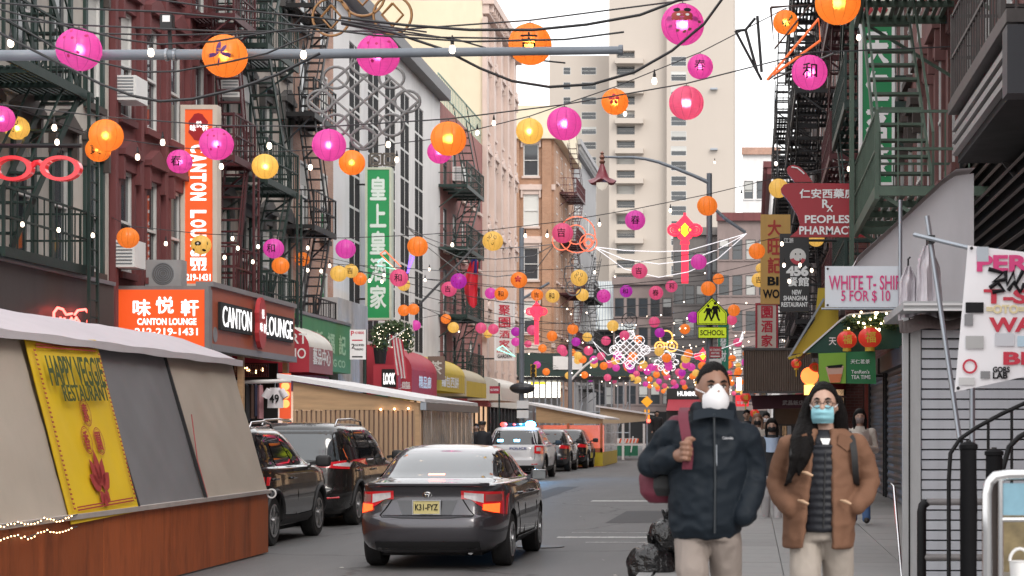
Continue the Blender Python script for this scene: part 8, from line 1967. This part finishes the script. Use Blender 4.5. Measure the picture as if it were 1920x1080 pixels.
MB().tube([Q(x,y_,-.158) for x,y_ in ((1339,776),(1340,830),(1341,900),(1340,1000))], .006, 6).build('front_zip', mat('dark_zip',(.02,.025,.03),.4), jo, smooth=60)
MB().tube([Q(x,y_,-.150+.0006*(x-1340)) for x,y_ in ((1343,834),(1343.5,855),(1344,882))], .0045, 6).build('pocket_zip', MT['steel'], jo)
text_on('Columbia', Q(1364,821,-.150), (1,.12,0),(0,0,1), .014, .052, mat('grey_logo',(.35,.35,.37),.5), jo, off=.012)
rows = [[Q(1300+q*(76)/20, 770-6*math.sin(q*math.pi/20)+j*9, -.115-.02*j-.018*math.sin(q*math.pi/20)) for q in range(21)] for j in range(3)]
m = MB(); m.grid(rows, flip=True); m.grid([[p+V3(0,.015,0) for p in r] for r in rows]); m.build('collar', M_NAVY, jo, smooth=50)
# trousers and shoes
mb = MB(); stackell(mb, [(Q(1329,1012),.15,.11),(Q(1328,985),.15,.115)])
limb(mb, [Q(1297,1012), Q(1298,1075,-.09), Q(1300,1165,-.12), V3(Q(1300,0).x, D-.02,.24)], [.084,.079,.072,.062]); limb(mb, [Q(1359,1012), Q(1361,1075,.05), Q(1362,1160,.05), V3(Q(1360,0).x, D+.28,.30)], [.082,.076,.07,.06])
put(blob(mb, .010, 2, .009, (14,14,6), 7), 'trousers', M_KHAKI, man)
for x, dy, z in ((1300,-.02,0),(1360,.28,.03)):
    m = MB(); c_ = V3(Q(x,0).x, D+dy-.06, .2+z); m.ball(c_, .05, (.95,2.7,.98), 14, 9); m.build('shoe', M_SHOE, man, smooth=60)
# backpack strap and bag
M_MAROON = mat('maroon_pack_cloth', (.095,.006,.02), .7, var=.15, scale=8, bump=.2, bscale=200)
bp_ = thing('backpack','maroon and black backpack slung on the man\'s shoulder','backpack',Q(1240,900,.12))
mb = MB(); stackell(mb, [(Q(1243,942,.14),.07,.06),(Q(1240,925,.15),.105,.095),(Q(1245,895,.17),.125,.10),(Q(1262,850,.21),.13,.11),(Q(1285,800,.22),.12,.10),(Q(1290,780,.22),.08,.07)])
put(blob(mb, .01, 4, .006, (10,10,6)), 'bag', M_MAROON, bp_)
mb = MB(); stackell(mb, [(Q(1249,930,.07),.05,.03),(Q(1247,915,.05),.06,.04),(Q(1248,890,.06),.06,.04)]); put(blob(mb, .008, 3), 'black_pocket', mat('black_pack_cloth',(.012,.012,.013),.7), bp_)
rows = [[Q(x+e*9.5, y_, dd) for e in (-1,0,1)] for x,y_,dd in ((1284,764,-.02),(1281,772,-.10),(1281,785,-.155),(1285,810,-.185),(1289,832,-.20),(1291,850,-.195),(1288,880,-.185))]
m = MB(); m.grid(rows); m.grid([[p+V3(0,.012,0) for p in r] for r in rows], flip=True); m.build('strap', M_MAROON, bp_, smooth=50)
# ---------------------------------------------------------------- woman in tan coat
D = 9.9; k_ = D/F
wom = thing('person','woman in tan duffle coat with glasses and pale blue mask','person',(Q(1540,802).x, D, .15))
hc = Q(1544,760,-.03); hs_ = .88; yw = R(-6)
mb = MB(); head_shape(mb, hc, hs_, yw)
limb(mb, [Q(1545,785), Q(1545,830,.01)], [.046,.06]); stackell(mb, [(Q(1540,1000),.10,.07),(Q(1540,900),.11,.085),(Q(1542,830),.12,.08),(Q(1544,810),.07,.065)])
limb(mb, [Q(1482,832), Q(1458,905,.04), Q(1490,955,-.08)], [.045,.038,.028]); limb(mb, [Q(1604,832), Q(1628,905,.04), Q(1598,950,-.08)], [.045,.038,.028])
for hx, sg in ((1488,1),(1600,-1)):
    hq = Q(hx+(12 if hx < 1540 else -12),965,-.02); mb.ball(hq, .04, (.6,.8,1.2), 12, 8)
    for q in range(4): limb(mb, [hq+V3(sg*(.006),-.02+.014*q,-.03), hq+V3(sg*.02,-.02+.014*q,-.055), hq+V3(sg*.03,-.018+.014*q,-.075)], [.0095,.009,.008], 8)
    limb(mb, [hq+V3(0,-.03,.01), hq+V3(sg*.02,-.045,-.012), hq+V3(sg*.028,-.045,-.03)], [.011,.010,.008], 8)
limb(mb, [Q(1513,1014), Q(1510,1080,-.07), Q(1508,1165,-.1), V3(Q(1508,0).x, D-.05,.2)], [.055,.055,.045,.038]); limb(mb, [Q(1569,1014), Q(1572,1080,.05), Q(1572,1160,.05), V3(Q(1572,0).x, D+.25,.25)], [.055,.055,.045,.038])
put(blob(mb, .0058, 2), 'body', M_SKIN2, wom); face_bits(wom, hc, hs_, yw, M_HAIRK)
# long hair
mb = MB(); rows = []
for i in range(13):
    ph = math.pi*.5*i/12; row = []
    for j in range(36):
        tt = 2*math.pi*j/36; fr = max(0,-math.sin(tt)); pm = math.acos(.70*min(1,fr*1.6)**1.3 - .4*(1-fr) if math.sin(tt) < 0 else -.4-.4*math.sin(tt))
        ph = pm*(1-i/12.5); row.append(hc+V3(.090*math.sin(ph)*math.cos(tt), .008+.107*math.sin(ph)*math.sin(tt), .010+.130*math.cos(ph))*hs_)
    rows.append(row)
mb.grid(rows, closed=True); mb.face(rows[0][::-1]); mb.face(rows[-1])
for pts, rs in ((((1519,752,.0),(1513,780,.01),(1508,805,-.02),(1498,830,-.10),(1490,858,-.15),(1484,885,-.17)),(.03,.042,.05,.046,.03,.006)),(((1523,765,.03),(1519,800,-.02),(1513,830,-.11),(1506,858,-.15),(1497,890,-.165)),(.03,.04,.042,.034,.008)),(((1570,752,.0),(1575,780,.02),(1578,805,.03),(1580,825,.05)),(.03,.040,.036,.02)),(((1545,760,.09),(1545,800,.09),(1545,850,.10)),(.07,.075,.06)),(((1508,800,.03),(1496,835,-.07),(1492,870,-.14),(1478,902,-.17)),(.035,.035,.024,.008))):
    limb(mb, [Q(*p) for p in pts], list(rs), 12)
put(blob(mb, .006, 3, .006, (70,70,7), 3), 'hair', M_HAIRK, wom)
# mask with pleats, glasses
rows = []; cy, sy = math.cos(yw), math.sin(yw)
for i in range(19):
    v = i/18; row = []
    for j in range(15):
        u = j/7-1; depth = .116-.042*abs(u)**1.8-.030*(2*v-.9)**2 + .0035*math.sin(v*6.28*3)*(1-abs(u)**3); x = .066*u*(1-.10*(2*v-1)**2); z = .000-.105*v+.006*(1-abs(u))*(1-v)
        row.append(hc+V3(cy*x+sy*depth, sy*x-cy*depth, z)*hs_)
    rows.append(row)
m = MB(); m.grid(rows, flip=True); m.grid([[p+V3(0,.012,0) for p in r] for r in rows]); m.build('mask', M_MASKB, wom, smooth=60)
for sg in (-1,1): MB().tube([hc+V3(sg*.063,-.075,-.012)*hs_, hc+V3(sg*.078,-.03,.0)*hs_, hc+V3(sg*.083,.0,.012)*hs_], .0025, 5).build('mask_strap', M_MASKW, wom)
gm = mat('dark_glasses_frame',(.10,.06,.045),.3); rot = lambda x,y,z: hc+V3(cy*x-sy*y, sy*x+cy*y, z)*hs_
m = MB()
for sg in (-1,1): m.tube([rot(sg*.033+.026*math.cos(t*.3142), -.106+.006*abs(math.cos(t*.3142)), .006+.023*math.sin(t*.3142)) for t in range(21)], .0025, 6)
m.tube([rot(-.008,-.108,.010), rot(0,-.110,.013), rot(.008,-.108,.010)], .002, 5)
for sg in (-1,1): m.tube([rot(sg*.059,-.098,.012), rot(sg*.080,-.03,.012), rot(sg*.083,.01,.012)], .002, 5)
m.build('glasses', gm, wom, smooth=60)
# vest, shirt, trousers
M_VEST = mat('black_quilted_vest', (.012,.013,.018), .5, var=.15, bump=.12, spec=.3)
mb = MB(); rw = [(Q(1543,806,.0),.075,.07),(Q(1543,818,-.01),.10,.09),(Q(1543,832,-.01),.125,.105)]
for q in range(12): y_ = 838+q*14.0; b_ = .006*(1 if q%2 else -1); rw += [(Q(1544-.1*q,y_-3,-.015),.140-.001*q+.005,.128+.005),(Q(1544-.1*q,y_+4,-.015),.140-.001*q-.004,.128-.004)]
stackell(mb, rw[::-1], 30); vo = put(blob(mb, .007, 2, .003, (14,14,20)), 'vest', M_VEST, wom)
m = MB(); m.prism([Q(1538,822,-.118),Q(1557,822,-.118),Q(1549,848,-.142)], (0,.012,0)); m.build('shirt', MT['white'], wom)
MB().tube([Q(1548,846,-.145),Q(1546,900,-.148),Q(1544,990,-.148)], .004, 6).build('vest_zip', MT['black'], vo)
mb = MB(); stackell(mb, [(Q(1541,1012),.148,.11),(Q(1541,985),.148,.115)])
limb(mb, [Q(1512,1014), Q(1510,1080,-.07), Q(1508,1165,-.1), V3(Q(1508,0).x, D-.05,.24)], [.083,.078,.07,.06]); limb(mb, [Q(1570,1014), Q(1572,1080,.05), Q(1572,1160,.05), V3(Q(1572,0).x, D+.25,.28)], [.083,.078,.07,.06])
put(blob(mb, .010, 2, .008, (14,14,6), 5), 'trousers', mat('cream_trouser_cloth',(.32,.28,.245),.8,var=.06,bump=.2,bscale=240), wom)
for x, dy, z in ((1508,-.05,0),(1572,.25,.02)):
    m = MB(); m.ball(V3(Q(x,0).x, D+dy-.05, .195+z), .045, (.95,2.6,.98), 14, 9); m.build('shoe', M_SHOE, wom, smooth=60)
# coat: open shell plus sleeves
M_TANC = mat('tan_wool_coat', (.165,.085,.053), .85, var=.12, scale=7, bump=.25, bscale=160, spec=.2)
mb = MB(); f0 = -math.pi/2
rows = []
for y_, rx, ry, op, cx in ((1026,.180,.165,.24,1534),(1000,.184,.168,.20,1535),(960,.186,.168,.165,1537),(920,.182,.162,.13,1539),(880,.182,.158,.08,1541),(850,.184,.150,.05,1542),(832,.180,.138,.03,1543),(817,.150,.122,.05,1544),(805,.11,.105,.12,1545)):
    rows.append((Q(cx,y_), rx, ry, op))
shell(mb, rows, f0+.20, f0+2*math.pi-.28, .03, 44)
limb(mb, [Q(1483,836), Q(1469,868,.03), Q(1457,905,.04), Q(1466,932,-.02), Q(1481,953,-.09)], [.066,.062,.058,.053,.046])
limb(mb, [Q(1604,836), Q(1620,868,.03), Q(1629,905,.04), Q(1620,930,-.02), Q(1606,948,-.09)], [.066,.062,.058,.053,.046])
co_ = put(blob(mb, .0085, 3, .010, (8,8,9), 9), 'coat', M_TANC, wom)
for pts in (((1512,812),(1496,818),(1480,838),(1500,846),(1520,834)),((1574,812),(1592,818),(1606,836),(1588,846),(1570,832))):
    m = MB(); m.prism([Q(x,y_,-.135-.0004*abs(x-1544)*0+.0012*abs(abs(x-1544)-20)) for x,y_ in pts], (0,-.014,0)); m.build('collar_flap', M_TANC, co_)
M_TOG = mat('horn_toggle', (.42,.27,.17), .4)
for x, y_ in ((1513,887),(1505,940),(1585,940)): MB().tube([Q(x-9,y_-2,-.165),Q(x,y_,-.185),Q(x+11,y_+5,-.18)], [.005,.010,.006], 8).build('toggle', M_TOG, co_, smooth=60)
for x0, x1 in ((1474,1502),(1574,1596)):
    m = MB(); m.grid([[Q(x0+(x1-x0)*u, y_, -.150+.0022*abs((x0+(x1-x0)*u)-1540)-.02*0) for u in (0,.5,1)] for y_ in (996,992,988)], flip=True); m.build('pocket_edge', mat('tan_dark_seam',(.17,.09,.05),.85), co_)
wb = thing('backpack','black backpack on the back of the woman in tan coat','backpack',Q(1545,900,.25))
mb = MB(); stackell(mb, [(Q(1545,960,.24),.11,.07),(Q(1545,900,.26),.13,.09),(Q(1545,830,.25),.11,.08)]); put(blob(mb, .012, 3), 'bag', mat('black_pack_cloth',(.012,.012,.013),.7), wb)
for xs in (((1500,808,.02),(1492,820,-.11),(1487,850,-.165),(1484,880,-.15),(1478,905,-.09),(1474,915,.02)),((1590,808,.02),(1598,822,-.10),(1602,850,-.14),(1604,880,-.13),(1606,905,-.07),(1606,915,.02))):
    rows = [[Q(x+e*6,y_,dd) for e in (-1,0,1)] for x,y_,dd in xs]; m = MB(); m.grid(rows); m.grid([[p+V3(0,.01,0) for p in r] for r in rows], flip=True); m.build('strap', mat('black_pack_cloth',(.012,.012,.013),.7), wb, smooth=50)
# ---------------------------------------------------------------- people farther back
def figure(label, x, ytop, yfeet, dd, coat, trou, hair, mask=None, skin=None, longhair=True, lean=0, arms='down', shoe=None, hat=None):
    global D
    D = dd; zt = P(x,ytop,dd).z; zf = P(x,yfeet,dd).z; hgt = zt-zf; X0 = P(x,0,dd).x
    t = thing('person', label, 'person', (X0, dd, zf)); B = lambda fx, fy, fz: V3(X0+fx*hgt, dd+fy*hgt, zf+fz*hgt)
    hc = B(0,-.01,.928); s = hgt/1.72; mb = MB(); head_shape(mb, hc, s)
    limb(mb, [B(0,0,.87),B(0,0,.82)], [.05*s,.055*s]); stackell(mb, [(B(0,0,.50),.14*s,.09*s),(B(0,0,.62),.12*s,.085*s),(B(0,0,.78),.17*s,.09*s),(B(0,0,.83),.08*s,.07*s)])
    if arms == 'phone':
        A = [[B(sg*.105,0,.79), B(sg*.135,.0,.64), B(sg*.03,-.13,.66)] for sg in (-1,1)]
    else: A = [[B(sg*.105,0,.79), B(sg*.135,.02,.63), B(sg*.13,-.02,.49)] for sg in (-1,1)]
    Lg = [[B(-.05,0,.5), B(-.052,-.03,.27), B(-.055,.03,.04)], [B(.05,0,.5), B(.052,.03,.27), B(.055,-.05,.04)]]
    for a in A:
        limb(mb, a, [.042*s,.036*s,.028*s]); h_ = a[2]; dr = (a[2]-a[1]).normalized(); mb.ball(h_+dr*.04*s, .036*s, (.7,.7,1.1), 10, 8)
        for q in range(4): limb(mb, [h_+dr*.06*s+V3((q-1.5)*.016*s,0,0), h_+dr*.10*s+V3((q-1.5)*.016*s,-.012*s,0), h_+dr*.125*s+V3((q-1.5)*.015*s,-.03*s,0)], [.009*s,.0085*s,.007*s], 6)
        limb(mb, [h_+dr*.03*s+V3(0,-.025*s,0), h_+dr*.07*s+V3(.01*s,-.045*s,0)], [.011*s,.009*s], 6)
    for a in Lg: limb(mb, a, [.08*s,.055*s,.04*s])
    put(blob(mb, .009, 2), 'body', skin or M_SKIN2, t)
    mb = MB(); stackell(mb, [(B(0,0,.46),.175*s,.13*s),(B(0,0,.6),.17*s,.125*s),(B(0,0,.76),.20*s,.125*s),(B(0,0,.81),.15*s,.11*s),(B(0,0,.845),.08*s,.075*s)])
    for a in A: limb(mb, a, [.072*s,.062*s,.05*s])
    put(blob(mb, .013, 4, .006, (11,11,6), x), 'coat', coat, t)
    mb = MB(); stackell(mb, [(B(0,0,.46),.15*s,.11*s),(B(0,0,.54),.15*s,.11*s)])
    for a in Lg: limb(mb, a, [.092*s,.075*s,.062*s])
    put(blob(mb, .014, 3, .005), 'trousers', trou, t)
    for a in Lg: MB().ball(a[2]+V3(0,-.06*s,-.012*hgt), .046*s, (.95,2.5,.98), 12, 8).build('shoe', shoe or M_SHOE, t, smooth=60)
    mb = MB(); mb.ball(hc+V3(0,.012,.042)*s, .1*s, (.87,1.04,.9), 18, 12)
    if longhair:
        for sg in (-1,1): limb(mb, [hc+V3(sg*.07,.01,.03)*s, hc+V3(sg*.085,.0,-.08)*s, hc+V3(sg*.085,-.05,-.19)*s], [.03*s,.032*s,.015*s])
    put(blob(mb, .009, 3), 'hair', hair, t)
    if mask: m = MB(); m.grid([[hc+V3(.062*u*(1-.1*(2*v-1)**2), -(.112-.04*abs(u)**1.8-.03*(2*v-.9)**2), .002-.10*v)*s for u in [q/5-1 for q in range(11)]] for v in [q/8 for q in range(9)]], flip=True); m.build('mask', mask, t, smooth=60)
    for sg in (-1,1): MB().ball(hc+V3(sg*.031,-.082,.012)*s, .010*s, (1.2,.7,.6), 8, 6).build('eye', mat('dark_iris',(.02,.012,.01),.15,bump=0), t)
    if hat: MB().lathe([(.115*s,.03*s),(.11*s,.06*s),(.12*s,.09*s),(.1*s,.125*s),(.001,.135*s)], hc, 18).build('cap', hat, t, smooth=50); MB().ball(hc+V3(0,-.1,.05)*s, .07*s, (1,.9,.15), 12, 6).build('cap_peak', hat, t)
    return t
M_CREAMC = paper('cream_jacket_cloth',(.48,.43,.38),.8,var=.12); M_BLKC = paper('black_coat_cloth',(.02,.02,.023),.8); M_JEAN = paper('blue_jean_cloth',(.06,.12,.26),.8); M_GREYT2 = paper('pale_grey_trouser',(.42,.40,.40),.8)
M_MASKK = mat('black_mask_cloth',(.012,.012,.013),.7); M_MASKG = mat('grey_mask_cloth',(.22,.17,.16),.7)
f1 = figure('woman in cream jacket looking at her phone by the shutters', 1612, 766, 981, 30.5, M_CREAMC, M_JEAN, M_HAIRK, M_MASKG, arms='phone')
pz = P(1612,845,30.0); MB().obox(pz+V3(0,-.02,0), V3(.035,0,0), V3(0,.02,.06), V3(0,.004,-.002)).build('phone', MT['black'], f1)
m = MB(); m.grid([[P(1612+18*math.cos(q*.4+3.3),806+j*10-4*math.sin(q*.4+3.3),30.18+.16*abs(math.cos(q*.4+3.3))) for q in range(9)] for j in (0,1,2)]); m.build('scarf', paper('cream_fleece',(.6,.55,.5),.9), f1, smooth=60)
f2 = figure('woman in black coat with black mask and pale blue scarf', 1447, 784, 984, 33, M_BLKC, M_GREYT2, M_HAIRK, M_MASKK)
m = MB(); rows = [[P(1447+15*math.cos(q*.39),818+j*9+3*math.sin(q*.39),33)+V3(0,-.17*math.sin(q*.39),0) for q in range(17)] for j in range(4)]; m.grid(rows); m.build('scarf', paper('pale_blue_scarf',(.42,.52,.68),.85), f2, smooth=60)
figure('person with brown hair half hidden behind the man in navy', 1420, 775, 945, 38, M_CREAMC, M_BLKC, paper('brown_hair',(.16,.08,.05),.6), M_MASKK)
figure('distant person in dark coat under the maroon awning', 1400, 768, 905, 50, M_BLKC, M_BLKC, M_HAIRK, None, longhair=False)
figure('distant person in brown coat beside the menu board', 1437, 773, 915, 46, paper('brown_coat',(.14,.09,.06),.8), M_BLKC, M_HAIRK, M_MASKW, longhair=False)
figure('police officer in dark uniform and cap beside the wooden shed', 904, 790, 905, 56, mat('police_navy_cloth',(.012,.014,.022),.7), M_BLKC, M_HAIRK, None, longhair=False, hat=MT['black'])
figure('pedestrian in dark coat behind the police officer', 893, 794, 893, 64, M_BLKC, M_BLKC, M_HAIRK, None, longhair=False)
figure('tiny pedestrian in black at the far crossing', 1232, 770, 842, 95, M_BLKC, M_BLKC, M_HAIRK, None, longhair=False)
bpy.data.scenes.remove(BENCH)
